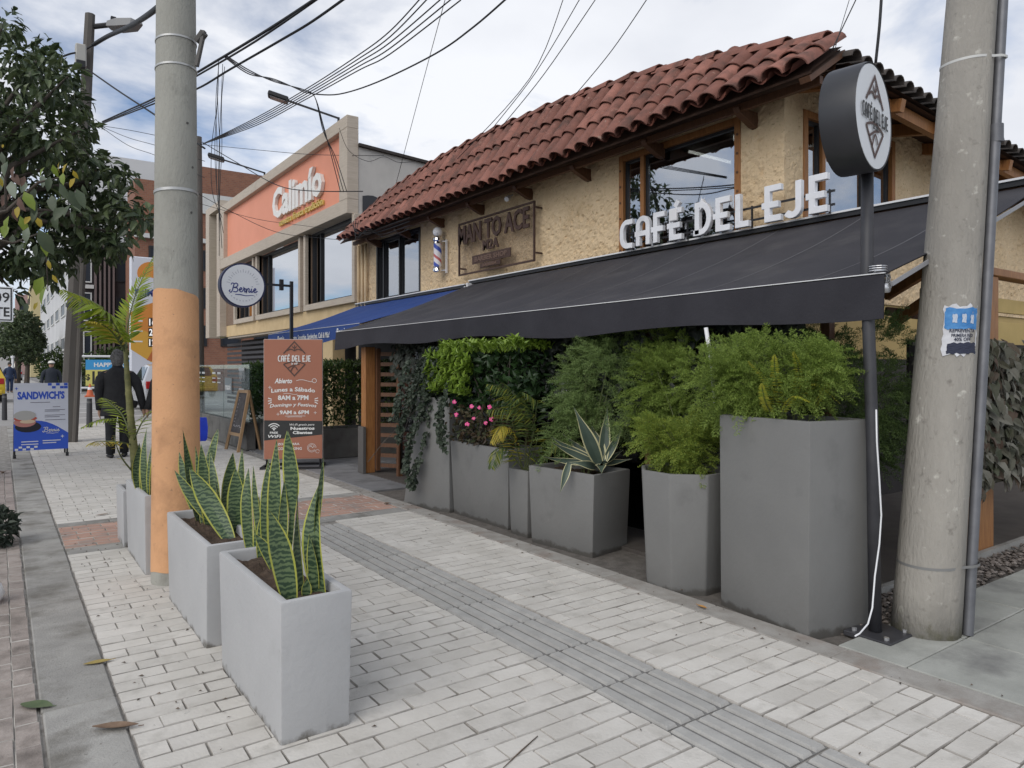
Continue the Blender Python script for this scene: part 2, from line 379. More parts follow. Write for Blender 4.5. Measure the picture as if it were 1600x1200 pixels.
for i in range(16):
    y = 1.694 + .427 * (i - 4)
    if y + .2 < 6.31:
        o = put('tactile_tile', tm, pav, (2.30, y, rng.uniform(-.001, .001)))
# dark strip of earth under the cafe planters, terrace floor and slate forecourt
mb = MB(); mb.box(3.45, 3.98, 2.0, 9.2, -.3, -.03); struct('planting_strip', mb, M_soilg)
mb = MB(); mb.box(3.98, 14, 2.31, 9.2, -.3, .0); struct('terrace_floor', mb, mat('terrace_tile', (.07, .06, .055), (.10, .09, .08), scale=4, rough=.7, world=True))
mb = MB(); mb.box(3.45, 16, 7.6 + 1.6, 21.2, -.3, -.015); fc = struct('forecourt', mb, M_mort)
for ix in range(4):
    for iy in range(9):
        b_ = MB(); x = 3.45 + ix * .62; y = 9.2 + iy * .62; b_.box(x + .004, x + .614, y + .004, y + .614, -.05, rng.uniform(-.003, .002))
        put('floor_slab', b_.mesh('floor_slab', M_slate, bevel=.004), fc)
b_ = MB(); b_.box(3.455, 3.975, 7.62, 9.19, -.1, -.004); put('floor_slab', b_.mesh('floor_slab', M_slate, bevel=.006), fc)
mb = MB(); mb.box(3.46, 14, -2, 2.0, -.3, -.02); sp = struct('side_footpath', mb, M_mort)
ys = [2.0, 1.66, 1.06, .46, -.14, -.9]
for j in range(len(ys) - 1):
    x = 3.452 + (0 if j % 2 else .0)
    ws = [.62, .75, .62, .7, .62, .7, .62, .7, .6, .7, .6, .7]
    for w_ in ws:
        b_ = MB(); b_.box(x + .004, x + w_ - .004, ys[j + 1] + .004, ys[j] - .004, -.06, rng.uniform(-.003, .002))
        put('paving_slab', b_.mesh('paving_slab', M_slab, bevel=.005), sp); x += w_
# gravel bed beside the side footpath
gm = MB(); r_ = random.Random(5)
def pebble(mb_, c, s, r):
    base = [Vector(p).normalized() for p in ((1, 0, 0), (-1, 0, 0), (0, 1, 0), (0, -1, 0), (0, 0, 1), (0, 0, -1), (.7, .7, .5), (-.7, .7, .5), (.7, -.7, .5), (-.7, -.7, .5))]
    sc = Vector((s * r.uniform(.7, 1.3), s * r.uniform(.6, 1.1), s * r.uniform(.45, .8)))
    bm = bmesh.new()
    a = r.uniform(0, 6.3)
    for p in base:
        q = Vector((p.x * sc.x, p.y * sc.y, p.z * sc.z)) * r.uniform(.85, 1.15); bm.verts.new((q.x * math.cos(a) - q.y * math.sin(a), q.x * math.sin(a) + q.y * math.cos(a), q.z))
    h = bmesh.ops.convex_hull(bm, input=bm.verts)
    bm.verts.index_update(); bm.verts.ensure_lookup_table()
    mb_.add([v.co + Vector(c) for v in bm.verts], [tuple(v.index for v in f.verts) for f in bm.faces]); bm.free()
for i in range(1100):
    x = r_.uniform(4.0, 8.2); y = r_.uniform(2.02, 2.26); pebble(gm, (x, y, r_.uniform(-.015, .02)), r_.uniform(.012, .026), r_)
for i in range(260):
    pebble(gm, (r_.uniform(3.66, 4.1), r_.uniform(2.0, 2.4), r_.uniform(-.03, .0)), r_.uniform(.012, .024), r_)
put('gravel', gm.mesh('gravel', mat('gravel_stone', (.20, .175, .155), (.12, .10, .09), scale=20, rough=.9, world=True, island=.45)), None, None, 'stuff')
mb = MB(); mb.box(3.98, 9, 2.262, 2.30, -.05, .05); struct('edging_strip', mb, M_conc)
mb = MB(); mb.box(3.99, 9, 2.0, 2.26, -.3, -.025); struct('gravel_bed', mb, M_soilg)
# far street: crossing kerbs and paler carriageway
M_road = mat('carriageway', (.27, .265, .26), (.22, .215, .21), scale=.6, rough=.9, world=True, bump=.2, bscale=120)
mb = MB(); mb.add([(-30, -20, -.096), (-1.55, -20, -.096), (-1.55, 140, -.096), (-30, 140, -.096)], [(0, 1, 2, 3)]); struct('road', mb, M_road)
mb = MB(); mb.box(-1.5, 60, 21.3, 58, -.2, -.03); struct('driveway', mb, mat('driveway_concrete', (.36, .35, .335), (.28, .27, .26), scale=.8, rough=.9, world=True))
mb = MB(); mb.box(.1, 2.9, 58, 130, -.1, .03); struct('far_pavement', mb, mat('far_paving', (.42, .41, .39), (.34, .33, .32), scale=.9, rough=.9, world=True))
mb = MB()
for y in (23.6, 26.4, 29.0): mb.add([(1.2, y, -.026), (7, y + .5, -.026), (7, y + .75, -.026), (1.2, y + .25, -.026)], [(0, 1, 2, 3)])
struct('road_marking', mb, mat('road_paint', (.62, .61, .58), rough=.8))

# ================================================================== CAFE BUILDING
M_stuc = mat('ochre_stucco', (.73, .565, .365), (.63, .475, .295), scale=2.2, rough=.92, bump=1, bscale=26, bdist=.02, world=True, detail=6, pit=((.34, .235, .125), 34, .60, .72), dirt=(.42, .29, .15), dscale=1.7, dlo=.58, dhi=.82, spec=.2)
M_wood = mat('orange_timber', (.36, .165, .055), (.25, .105, .035), scale=9, rough=.55, stretch=(6, 6, .7), bump=.15, bscale=60)
M_wood2 = mat('dark_timber', (.13, .06, .03), (.085, .04, .02), scale=9, rough=.6, stretch=(6, 6, 1))
M_tile = mat('clay_tile', (.265, .12, .092), (.195, .09, .07), scale=9, rough=.85, bump=.35, bscale=60, orand=.28, world=True, dirt=(.09, .055, .045), dscale=5, dlo=.50, dhi=.72, pit=((.30, .20, .16), 12, .64, .74), spec=.25)
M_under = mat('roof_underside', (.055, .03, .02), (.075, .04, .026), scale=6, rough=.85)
M_black = mat('black_frame', (.018, .018, .02), rough=.45)
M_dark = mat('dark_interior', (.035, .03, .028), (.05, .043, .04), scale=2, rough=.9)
M_glass = glass('window_glass', .44, (.42, .46, .5))
WX = 6.05; SY = 4.03
cafe = thing('cafe_building', 'ochre stucco two storey cafe building under a red clay tiled roof', 'building', (WX, SY, 0))
def stucco(mb_, O, U, V, Nn, w, h, res=.022, amp=.026, thick=.2):
    "rough-cast plaster panel with real relief, O = lower left corner"
    nx, ny = max(2, int(w / res)), max(2, int(h / res)); O, U, V, Nn = Vector(O), Vector(U), Vector(V), Vector(Nn); vs = []; fs = []
    for j in range(ny + 1):
        for i in range(nx + 1):
            p = O + U * (w * i / nx) + V * (h * j / ny)
            d = noise.fractal(p * 12, 1.0, 2.1, 2) * .45 - max(0, noise.noise(p * 20) - .12) * 1.3 + max(0, noise.noise(p * 30 + Vector((3, 1, 7))) - .15) * .7
            if i in (0, nx) or j in (0, ny): d = 0
            vs.append(p + Nn * d * amp)
    for j in range(ny):
        for i in range(nx): a = j * (nx + 1) + i; fs.append((a, a + 1, a + nx + 2, a + nx + 1))
    mb_.add(vs, fs); mb_.frame(O + U * w / 2 + V * h / 2 - Nn * (thick / 2 + .02), U, V, Nn, (w, h, thick)); return mb_
W1 = (4.52, 6.25, 2.70, 3.93); W2 = (11.25, 13.06, 2.70, 3.90)
ZT = 4.25
mb = MB()
def wallx(y1, y0, z0, z1): stucco(mb, (WX, y1, z0), *FX, y1 - y0, z1 - z0)
wallx(14.0, W2[1], 2.1, ZT); wallx(W2[1], W2[0], W2[3], ZT); wallx(W2[0], W1[1], 2.1, ZT); wallx(W1[1], W1[0], W1[3], ZT); wallx(W1[0], SY, 2.1, ZT)
wallx(W1[1], W1[0], 2.1, W1[2]); wallx(W2[1], W2[0], 2.1, W2[2])
def wally(x0, x1, z0, z1): stucco(mb, (x0, SY, z0), *FY, x1 - x0, z1 - z0)
S1 = (6.36, 8.12, 2.70, 3.92)
wally(WX, S1[0], 2.1, ZT); wally(S1[0], S1[1], S1[3], ZT); wally(S1[0], S1[1], 2.1, S1[2]); wally(S1[1], 16, 2.1, ZT)
part('wall', mb, M_stuc, cafe)
mb = MB(); mb.box(WX + .02, WX + .2, SY + .05, 14.0, 0, 2.1); part('ground_floor_wall', mb, M_dark, cafe)  # darkness under the awning is put into this wall's colour
mb = MB(); mb.box(WX + .2, 18, SY + .02, SY + .2, 0, 1.5); part('side_wall_shade_fill', mb, M_dark, cafe)  # dark fill: terrace shade painted on the lower part of the yellow wall
mb = MB(); mb.box(WX + .2, 18, SY + .02, SY + .2, 1.5, 2.1)
part('side_wall', mb, mat('yellow_plaster', (.50, .36, .15), (.42, .30, .12), scale=2, rough=.85, world=True), cafe, label='smooth yellow ground floor side wall')
# rooms behind the windows with ceiling lights
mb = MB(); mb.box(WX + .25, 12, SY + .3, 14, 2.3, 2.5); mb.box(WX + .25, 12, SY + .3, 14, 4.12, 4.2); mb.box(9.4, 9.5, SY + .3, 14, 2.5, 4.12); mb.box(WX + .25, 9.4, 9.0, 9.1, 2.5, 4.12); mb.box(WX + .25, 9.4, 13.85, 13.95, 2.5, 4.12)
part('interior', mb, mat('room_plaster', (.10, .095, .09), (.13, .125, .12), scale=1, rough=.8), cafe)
ml = mat('lamp_glow', (.9, .85, .75), emit=(1, .86, .66, 2.2))
for x0, x1, y0, y1 in ((6.9, 7.7, 5.9, 5.925), (7.0, 7.6, 4.95, 4.975), (7.4, 7.425, 5.0, 5.6), (7.9, 7.925, 4.6, 5.3), (6.8, 8.2, 12.6, 12.64), (6.8, 8.2, 11.8, 11.84)):
    b_ = MB(); b_.box(x0, x1, y0, y1, 4.05, 4.08); part('strip_light', b_, ml, cafe)
for x, y in ((7.0, 5.25), (8.2, 5.8), (7.2, 4.75)):
    b_ = MB(); b_.tube([(x, y, 4.06), (x, y, 4.11)], .07, 12); part('downlight', b_, ml, cafe)
def window(parent, fr, O, w, h, mfr, fw=.07, fd=.09, mull=(), thin=None, glassm=None, sash=.03, inset=.05):
    "frame with glazing; O = lower left outer corner on the wall face"
    U, V, Nn = fr; O = Vector(O); b_ = MB()
    b_.frame(O + V * h / 2 + U * fw / 2 - Nn * (inset - .02), U, V, Nn, (fw, h, fd)); b_.frame(O + V * h / 2 + U * (w - fw / 2) - Nn * (inset - .02), U, V, Nn, (fw, h, fd))
    b_.frame(O + U * w / 2 + V * (h - fw / 2) - Nn * (inset - .02), U, V, Nn, (w - 2 * fw, fw, fd)); b_.frame(O + U * w / 2 + V * (fw / 2) - Nn * (inset - .02), U, V, Nn, (w - 2 * fw, fw, fd))
    for m_ in mull: b_.frame(O + U * m_ + V * h / 2 - Nn * (inset - .015), U, V, Nn, (fw * .8, h - 2 * fw, fd * .9))
    win = part('window', b_, mfr, parent, bevel=.004)
    xs = [fw] + [x for m_ in mull for x in (m_ - fw * .4, m_ + fw * .4)] + [w - fw]
    for i in range(0, len(xs), 2):
        a, c = xs[i], xs[i + 1]; q = MB(); zc = O - Nn * (inset + .0)
        for u0, u1, v0, v1 in ((a, a + sash, fw, h - fw), (c - sash, c, fw, h - fw), (a + sash, c - sash, fw, fw + sash), (a + sash, c - sash, h - fw - sash, h - fw)):
            q.frame(zc + U * (u0 + u1) / 2 + V * (v0 + v1) / 2, U, V, Nn, (u1 - u0, v1 - v0, .04))
        part('sash', q, thin or M_black, win)
        q = MB(); q.frame(zc + U * (a + c) / 2 + V * h / 2 - Nn * .004, U, V, Nn, (c - a - 2 * sash, h - 2 * fw - 2 * sash, .006)); part('pane', q, glassm or M_glass, win)
    return win
window(cafe, FX, (WX, W1[1], W1[2]), W1[1] - W1[0], W1[3] - W1[2], M_wood, mull=(.37,))
window(cafe, FX, (WX, W2[1], W2[2]), W2[1] - W2[0], W2[3] - W2[2], M_black, fw=.05, mull=(.30, .98), thin=M_black)
window(cafe, FY, (S1[0], SY, S1[2]), S1[1] - S1[0], S1[3] - S1[2], M_wood, mull=(.36, 1.2))
# bolt heads on the timber jambs
for y, n_ in ((W1[0] + .03, 6), (W1[1] - .03, 6)):
    b_ = MB()
    for k in range(n_): z = 2.8 + k * .19; b_.tube([(WX - .012, y, z), (WX - .022, y, z)], .014, 8)
    part('bolt', b_, M_wood2, cafe)
# roof: columns of barrel tiles on a ruled slope, the ridge rises to the middle and falls to both ends
EX, EZ = 5.46, 3.90
RK = [(3.4, 4.27), (4.0, 4.40), (4.6, 4.53), (5.9, 4.74), (7.4, 4.87), (9.0, 4.90), (10.4, 4.88), (12.4, 4.70), (13.3, 4.52), (14.0, 4.36)]
def ridge(y):
    for (a, za), (b, zb) in zip(RK, RK[1:]):
        if y <= b: return za + (zb - za) * max(0, (y - a) / (b - a))
    return RK[-1][1]
RX = 6.03
roof_bed = MB()
ysr = [3.44 + i * .25 for i in range(42)]
vs = []
for y in ysr: vs += [(EX + .09, y, EZ + .0), (RX, y, ridge(y) - .05), (EX + .09, y, EZ - .02), (RX, y, ridge(y) - .09), ]
fs = []
for i in range(len(ysr) - 1):
    a = 4 * i; fs += [(a, a + 4, a + 5, a + 1), (a + 2, a + 3, a + 7, a + 6), (a, a + 2, a + 6, a + 4)]
roof_bed.add(vs, fs)
# flat roof deck behind the ridge
roof_bed.add([(RX, 3.9, 4.17), (RX, 14, 4.22), (16, 14, 4.22), (16, 3.9, 4.17)], [(0, 1, 2, 3)])
roof = part('roof', roof_bed, M_under, cafe)
def barrel(L_, r0, r1, n=8, th=.012, jit=0, seed=0):
    "half-round tile along +X(local), wide end at 0"
    r = random.Random(seed); mb_ = MB(); st = 3; vs = []; fs = []
    for s_ in range(2):
        for i in range(st + 1):
            t = i / st; rr = r0 + (r1 - r0) * t - s_ * th
            for k in range(n + 1):
                a = math.pi * k / n; vs.append((L_ * t, -math.cos(a) * rr, math.sin(a) * rr * .85 + r.uniform(-jit, jit)))
    q = (st + 1) * (n + 1)
    for i in range(st):
        for k in range(n):
            a = i * (n + 1) + k; fs.append((a, a + 1, a + n + 2, a + n + 1)); fs.append((q + a, q + a + n + 1, q + a + n + 2, q + a + 1))
    for k in range(n): fs.append((k, q + k, q + k + 1, k + 1)); a = st * (n + 1) + k; fs.append((a, a + 1, q + a + 1, q + a))
    for i in range(st):
        for k in (0, n): a = i * (n + 1) + k; fs.append((a, q + a, q + a + n + 1, a + n + 1) if k == n else (a, a + n + 1, q + a + n + 1, q + a))
    return mb_.add(vs, fs)
tiles = [barrel(.44, .112, .088, jit=.0025, seed=i).mesh('roof_tile', M_tile, smooth=50) for i in range(4)]
ORG = Vector((WX, SY, 0))
def place_tile(me, p, d, up, name='roof_tile'):
    "p lower end, d upslope direction"
    d = d.normalized(); y_ = up.cross(d).normalized(); z_ = d.cross(y_)
    o = put(name, me, roof); o.matrix_local = Matrix.Translation(p - ORG) @ Matrix((d, y_, z_)).transposed().to_4x4(); return o
y = 3.52; ci = 0
chan = MB()
while y < 13.5:
    lo = Vector((EX - .02 + rng.uniform(-.015, .015), y + rng.uniform(-.012, .012), EZ + rng.uniform(-.008, .008))); hi = Vector((RX, y, ridge(y)))
    L_ = (hi - lo).length; n_ = max(2, math.ceil((L_ - .08) / .37)); d = (hi - lo).normalized(); step = (L_ - .06) / n_
    for k in range(n_):
        nrm = Vector((-d.z, 0, d.x)); p = lo + d * (k * step) + nrm * (.012 + rng.uniform(0, .008)) + Vector((0, rng.uniform(-.008, .008), 0))
        dd = d * 1.0 + Vector((0, rng.uniform(-.035, .035), 0)) - nrm * .05
        place_tile(tiles[rng.randrange(4)], p, dd, Vector((0, 0, 1)))
    # channel tile between the covers
    for k in range(n_):
        p = lo + Vector((0, .112, 0)) + d * (k * step + .02); q = p + d * (step + .05); nn = Vector((-d.z, 0, d.x)); rr = []
        for P0, off in ((p, .0), (q, -.012)):
            rr.append([P0 + nn * (off + .055 - math.sin(math.pi * t / 6) * .075) + Vector((0, (t / 6 - .5) * .19, 0)) for t in range(7)])
        vs = rr[0] + rr[1]; chan.add(vs, [(i, i + 1, i + 8, i + 7) for i in range(6)])
    y += .224; ci += 1
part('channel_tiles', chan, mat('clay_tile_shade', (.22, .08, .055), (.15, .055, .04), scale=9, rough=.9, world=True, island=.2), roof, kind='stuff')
# ridge cap tiles running along the top
rt = barrel(.47, .115, .095, jit=.003, seed=9).mesh('ridge_tile', M_tile, smooth=50)
y = 3.58
while y < 13.4:
    p = Vector((RX + .02, y, ridge(y) + .02 + rng.uniform(-.006, .01))); q = Vector((RX + .02, y + .4, ridge(y + .4)))
    place_tile(rt, p, (q - p) + Vector((rng.uniform(-.01, .01), 0, 0)), Vector((0, 0, 1)), 'ridge_tile'); y += .40
# eaves: fascia beam, rafter tails, soffit
b_ = MB(); b_.bar((5.80, 3.5, EZ + .0), (5.80, 13.6, EZ + .0), .05, .07); part('eaves_beam', b_, M_wood2, cafe)
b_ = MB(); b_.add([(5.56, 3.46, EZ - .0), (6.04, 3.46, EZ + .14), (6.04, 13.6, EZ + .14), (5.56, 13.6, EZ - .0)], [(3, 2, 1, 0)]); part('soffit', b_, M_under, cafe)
y = 4.35
while y < 13.5:
    b_ = MB(); b_.prism([(0, 0), (.32, .0), (.32, -.15), (.25, -.14), (.03, -.05)], (5.74, y - .035, EZ + .0), (1, 0, 0), (0, 0, 1), (0, 1, 0), .07)
    part('rafter_bracket', b_, M_wood2, cafe); y += 1.22
b_ = MB(); b_.box(5.97, 6.03, 4.06, 13.9, 3.955, 4.09); part('lintel_beam', b_, M_wood2, cafe)
# darker roof over the side wall: corrugated tile ends seen from below
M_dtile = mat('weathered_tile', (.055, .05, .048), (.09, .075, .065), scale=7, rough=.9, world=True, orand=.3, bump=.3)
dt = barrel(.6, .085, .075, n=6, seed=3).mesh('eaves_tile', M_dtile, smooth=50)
def sz(x): return 4.14 - (x - 5.9) * .062
x = 6.12; bed = MB()
bed.add([(6.1, 3.42, sz(6.1) - .03), (16, 3.42, sz(16) - .03), (16, 4.1, sz(16) + .12), (6.2, 4.1, sz(6.2) + .12)], [(0, 1, 2, 3)])
bed.add([(6.1, 3.44, sz(6.1) - .06), (16, 3.44, sz(16) - .06), (16, 4.1, sz(16) + .09), (6.2, 4.1, sz(6.2) + .09)], [(3, 2, 1, 0)])
part('side_roof', bed, M_under, cafe)
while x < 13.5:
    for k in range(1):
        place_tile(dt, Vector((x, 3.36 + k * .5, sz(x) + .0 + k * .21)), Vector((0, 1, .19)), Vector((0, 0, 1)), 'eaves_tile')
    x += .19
b_ = MB(); b_.bar((6.1, 3.56, sz(6.1) - .12), (14, 3.56, sz(14) - .12), .07, .12); part('eaves_beam', b_, M_wood, cafe)
x = 6.25
while x < 13:
    b_ = MB(); b_.bar((x, 3.44, sz(x) - .13), (x, 4.05, sz(x) + .0), .08, .12); part('rafter', b_, M_wood, cafe); x += .85
b_ = MB(); b_.add([(5.95, 3.47, 4.0), (6.05, 3.47, 4.22), (6.05, 4.1, 4.22), (5.75, 4.1, 4.0)], [(0, 1, 2, 3)]); b_.bar((5.55, 3.5, 3.84), (6.1, 3.5, 4.2), .05, .1, up=(0, 1, 0)); part('gable_board', b_, M_wood2, cafe)
# pipes painted like the wall at the far end
for yy in (13.45, 13.62, 13.8):
    b_ = MB(); b_.tube([(5.99, yy, 2.3), (5.99, yy, 3.9)], .035, 8); part('drain_pipe', b_, M_stuc, cafe, smooth=1)
# ================================================================== AWNINGS
M_canv = mat('black_canvas', (.036, .035, .041), (.05, .048, .055), scale=1.2, rough=.75, bump=.25, bscale=240, dirt=(.075, .072, .075), dscale=2, dlo=.5, dhi=.8, spec=.35)
M_blue = mat('blue_canvas', (.022, .055, .21), (.03, .07, .24), scale=1.2, rough=.75, bump=.25, bscale=240, spec=.3)
M_lwhite = mat('white_enamel', (.72, .72, .73), rough=.4)
M_seam = mat('seam_thread', (.165, .162, .17), rough=.8)
M_alu = mat('aluminium', (.55, .55, .56), rough=.35, metal=.7)
def awning(name, label, y0, y1, xf, zf, xw, zw, val, m, mval, seam, wav=.012, nseam=8, root=None):
    t = thing(name, label, 'awning', (xf, y0, zf))
    nx, ny = 12, 60; vs = []; fs = []
    P = lambda u, v: Vector((xw + (xf - xw) * v, y0 + (y1 - y0) * u, zw + (zf - zw) * v - .05 * math.sin(math.pi * v) * (1 - .25 * math.cos(u * nseam * 2 * math.pi)) + .006 * noise.noise(Vector((u * 9, v * 3, 1)))))
    for j in range(nx + 1):
        for i in range(ny + 1): vs.append(P(i / ny, j / nx))
    for j in range(nx):
        for i in range(ny): a = j * (ny + 1) + i; fs.append((a, a + ny + 1, a + ny + 2, a + 1))
    b_ = MB(); b_.add(vs, fs); o_ = len(b_.v); b_.add([v - Vector((0, 0, .006)) for v in vs], [tuple(reversed(f)) for f in fs]); part('fabric', b_, m, t, smooth=1)
    b_ = MB()
    for k in range(nseam + 1):
        u = min(1, max(0, (k + .5) / nseam)); w_ = .005
        pts = [P(u, j / nx) + Vector((0, 0, .003)) for j in range(nx + 1)]
        vv = [p + Vector((0, s_ * w_, 0)) for p in pts for s_ in (-1, 1)]
        b_.add(vv, [(2 * j, 2 * j + 1, 2 * j + 3, 2 * j + 2) for j in range(nx)])
    part('seams', b_, seam, t, kind='stuff')
    vs = []; fs = []; nv = 90
    for i in range(nv + 1):
        u = i / nv; y = y0 + (y1 - y0) * u
        sag = .022 * math.sin(u * 19.3 + 1) + .016 * math.sin(u * 7.1)
        for k in range(5):
            w_ = k / 4; vs.append((xf - .012 + wav * w_ * math.sin(u * 60 + 2 * math.sin(u * 9)) - .012 * w_, y, zf - .006 - w_ * (val + sag * w_)))
    for i in range(nv):
        for k in range(4): a = i * 5 + k; fs.append((a, a + 1, a + 6, a + 5))
    b_ = MB(); b_.add(vs, fs); b_.add([(v[0] + .006, v[1], v[2]) for v in vs], [tuple(reversed(f)) for f in fs]); part('valance', b_, mval, t, smooth=1)
    b_ = MB(); b_.tube([(xf + .03, y0, zf - .075), (xf + .03, y1, zf - .075)], .026, 10); part('front_bar', b_, M_alu, t, smooth=1)
    b_ = MB(); b_.box(xf - .016, xf - .002, y0, y1, zf - .001, zf + .004); part('piping', b_, M_lwhite, t)
    b_ = MB(); b_.box(xw - .02, xw + .05, y0, y1, zw + .012, zw + .05); part('wall_rail', b_, M_black, t)
    b_ = MB(); b_.box(xw - .035, xw - .0, y0, y1, zw + .052, zw + .068); part('drip_edge', b_, M_lwhite, t)
    return t
AW = dict(y0=1.93, y1=9.5, xf=3.80, zf=1.90, xw=5.98, zw=2.70)
aw = awning('awning', 'long black canvas awning over the planters with white front piping', **AW, val=.215, m=M_canv, mval=mat('shaded_valance', (.02, .019, .025), (.028, .027, .034), scale=3, rough=.75, bump=.3, bscale=30), seam=M_seam, nseam=9)  # valance darker than the canvas top: shade of the upright face in its colour
b_ = MB(); b_.bar((5.98, 1.918, 2.655), (3.84, 1.918, 1.845), .012, .022); part('side_hem', b_, mat('hem_grey', (.30, .30, .31), rough=.6), aw)
b_ = MB(); b_.bar((5.9, 5.2, 2.2), (3.84, 5.2, 1.84), .03, .045); part('folding_arm', b_, M_lwhite, aw)
b_ = MB(); b_.tube([at(1103, 512, 4.6), at(1112, 570, 4.65), at(1118, 640, 4.75)], .013, 8); part('support_strut', b_, M_lwhite, aw, smooth=1)
b_ = MB(); b_.bar((6.06, 1.9, 2.66), (6.06, 4.0, 2.66), .1, .14); part('support_beam', b_, M_wood2, aw)
b_ = MB(); b_.frame((5.95, 9.45, 2.66), (1, 0, 0), (0, 1, 0), (0, 0, 1), (.12, .04, .12)); b_.frame((5.90, 9.50, 2.60), (1, 0, 0), (0, 1, 0), (0, 0, 1), (.05, .03, .14)); part('wall_bracket', b_, M_lwhite, aw)
awb = awning('awning', 'blue canvas awning with white lettering on its valance beyond the black one', 9.62, 13.9, 4.2, 2.04, 5.98, 2.66, .20, M_blue, M_blue, mat('blue_thread', (.04, .09, .27), rough=.8), nseam=5, wav=.004)
M_wprint = mat('white_print', (.72, .72, .70), rough=.6)
b_ = MB(); fr = FX
textmb(b_, 'Frutas, Smoothies, Sandwiches, Café & Más!', (4.17, 11.6, 1.88), fr, .085, w=1.75, depth=.001, bold=.012, shear=.15)
textmb(b_, 'Bernie', (4.17, 13.1, 1.885), fr, .10, depth=.001, bold=.02, shear=.2); textmb(b_, 'Bernie', (4.17, 10.25, 1.90), fr, .10, depth=.001, bold=.02, shear=.2)
part('lettering', b_, M_wprint, awb)

# ================================================================== CAFE ROOF-TOP LETTERS (hand drawn deco capitals)
M_letter = mat('letter_white', (.78, .79, .82), (.68, .69, .72), scale=4, rough=.45, dirt=(.5, .5, .5), dlo=.6, dhi=.8)
def arcp(cx, cy, rx, ry, a0, a1, n=8): return [(cx + rx * math.cos(R(a0 + (a1 - a0) * i / n)), cy + ry * math.sin(R(a0 + (a1 - a0) * i / n))) for i in range(n + 1)]
DECO = {
 'C': (.62, [[(.60, .93)] + arcp(.36, .62, .28, .31, 75, 180, 7) + arcp(.36, .38, .28, .31, 180, 285, 7)[0:] + [(.60, .07)]]),
 'A': (.62, [[(.10, 0), (.10, .66)] + arcp(.33, .70, .23, .24, 180, 0, 8) + [(.56, 0)], [(-.04, .42), (.56, .42)]]),
 'F': (.56, [[(.14, 0), (.14, .94), (.56, .94)], [(-.04, .46), (.48, .46)]]),
 'E': (.58, [[(.58, .06), (.14, .06), (.14, .94), (.58, .94)], [(-.04, .46), (.50, .46)]]),
 'D': (.66, [[(.14, .0), (.14, .94), (.28, .94)] + arcp(.28, .5, .32, .44, 90, -90, 10) + [(.0, .06)]]),
 'L': (.52, [[(.14, 1), (.14, .06), (.52, .06)]]),
 'J': (.52, [[(.40, 1), (.40, .26)] + arcp(.20, .24, .20, .19, 0, -150, 7)]),
 'É': (.58, [[(.58, .06), (.14, .06), (.14, .94), (.58, .94)], [(-.04, .46), (.50, .46)], [(.30, 1.06), (.44, 1.24)]]),
}
def deco_word(s, h, kx=1.0, gap=.14, space=.34):
    "list of (char, x offset) and total width for letter height h"
    out = []; x = 0
    for ch in s:
        if ch == ' ': x += space * h * kx; continue
        out.append((ch, x)); x += (DECO[ch][0] + gap) * h * kx
    return out, x - gap * h * kx
def deco_mb(b_, s, O, fr, h, w=None, st=.13, d=.03, lift=0.0, kx=1.0, centre=True, mi=0, each=None):
    lay_, tot = deco_word(s, h, kx); sc = (w / tot) if w else 1.0; x0 = -tot * sc / 2 if centre else 0
    for ch, x in lay_:
        t = MB() if each else b_; l = lift
        for poly in DECO[ch][1]:
            t.ribbon([(x0 + (x + p[0] * h * kx) * sc, p[1] * h) for p in poly], st * h, O, *fr, d, lift=l, mi=mi); l += .0006
        if each: each(ch, t)
cs = thing('rooftop_letters', 'white cut out capitals reading CAFÉ DEL EJE standing along the top of the black awning', 'sign', (5.9, 4.8, 2.77))
deco_mb(None, 'CAFÉ DEL EJE', (5.90, 4.76, 2.775), FX, .32, w=2.56, st=.185, d=.05, each=lambda ch, t: part('letter', t, M_letter, cs, bevel=.003))
b_ = MB(); b_.bar((5.925, 3.45, 2.95), (5.925, 6.05, 2.95), .012, .02); b_.bar((5.925, 3.45, 2.83), (5.925, 6.05, 2.83), .012, .02); part('mounting_rail', b_, M_black, cs)
b_ = MB()
for y in (3.5, 4.3, 5.1, 5.9): b_.bar((5.93, y, 2.76), (5.93, y, 2.97), .012, .02, up=(1, 0, 0))
part('mounting_post', b_, M_black, cs)
fl = MB(); fl.frame((5.85, 5.22, 3.03), (0, 1, 0), (0, 0, 1), (1, 0, 0), (.10, .13, .04)); t_ = thing('floodlight', 'small white floodlight standing behind the rooftop letters', 'lamp', (5.9, 5.2, 2.96)); part('housing', fl, M_lwhite, t_, bevel=.008)
fl = MB(); fl.bar((5.9, 5.2, 2.96), (5.87, 5.22, 3.0), .02, .03); part('bracket', fl, M_black, t_)

# ================================================================== WALL SIGN, BARBER POLE
M_rust = mat('rusty_steel', (.055, .03, .025), (.085, .05, .038), scale=12, rough=.7, bump=.3)
ms = thing('barber_wall_sign', 'rust brown metal wall sign with cut out letters above the junction of the awnings', 'sign', (5.95, 8.75, 3.0))
YL, YR, ZB, ZTp = 9.74, 7.78, 2.87, 3.67
b_ = MB()
for z in (ZB, ZTp): b_.bar((5.93, YL, z), (5.93, YR, z), .025, .025)
for y in (YL, YR): b_.bar((5.93, y, ZB - .012), (5.93, y, ZTp + .012), .025, .025, up=(1, 0, 0))
for y, z in ((YR - .0, ZTp - .08), (YR, ZB + .1), (YL, ZTp - .08), (YL, ZB + .1)): b_.tube([(5.93, y - .03, z), (6.04, y - .03, z)], .014, 6)
part('frame', b_, M_rust, ms)
m_mesh = bpy.data.materials.new('fine_mesh'); m_mesh.use_nodes = True
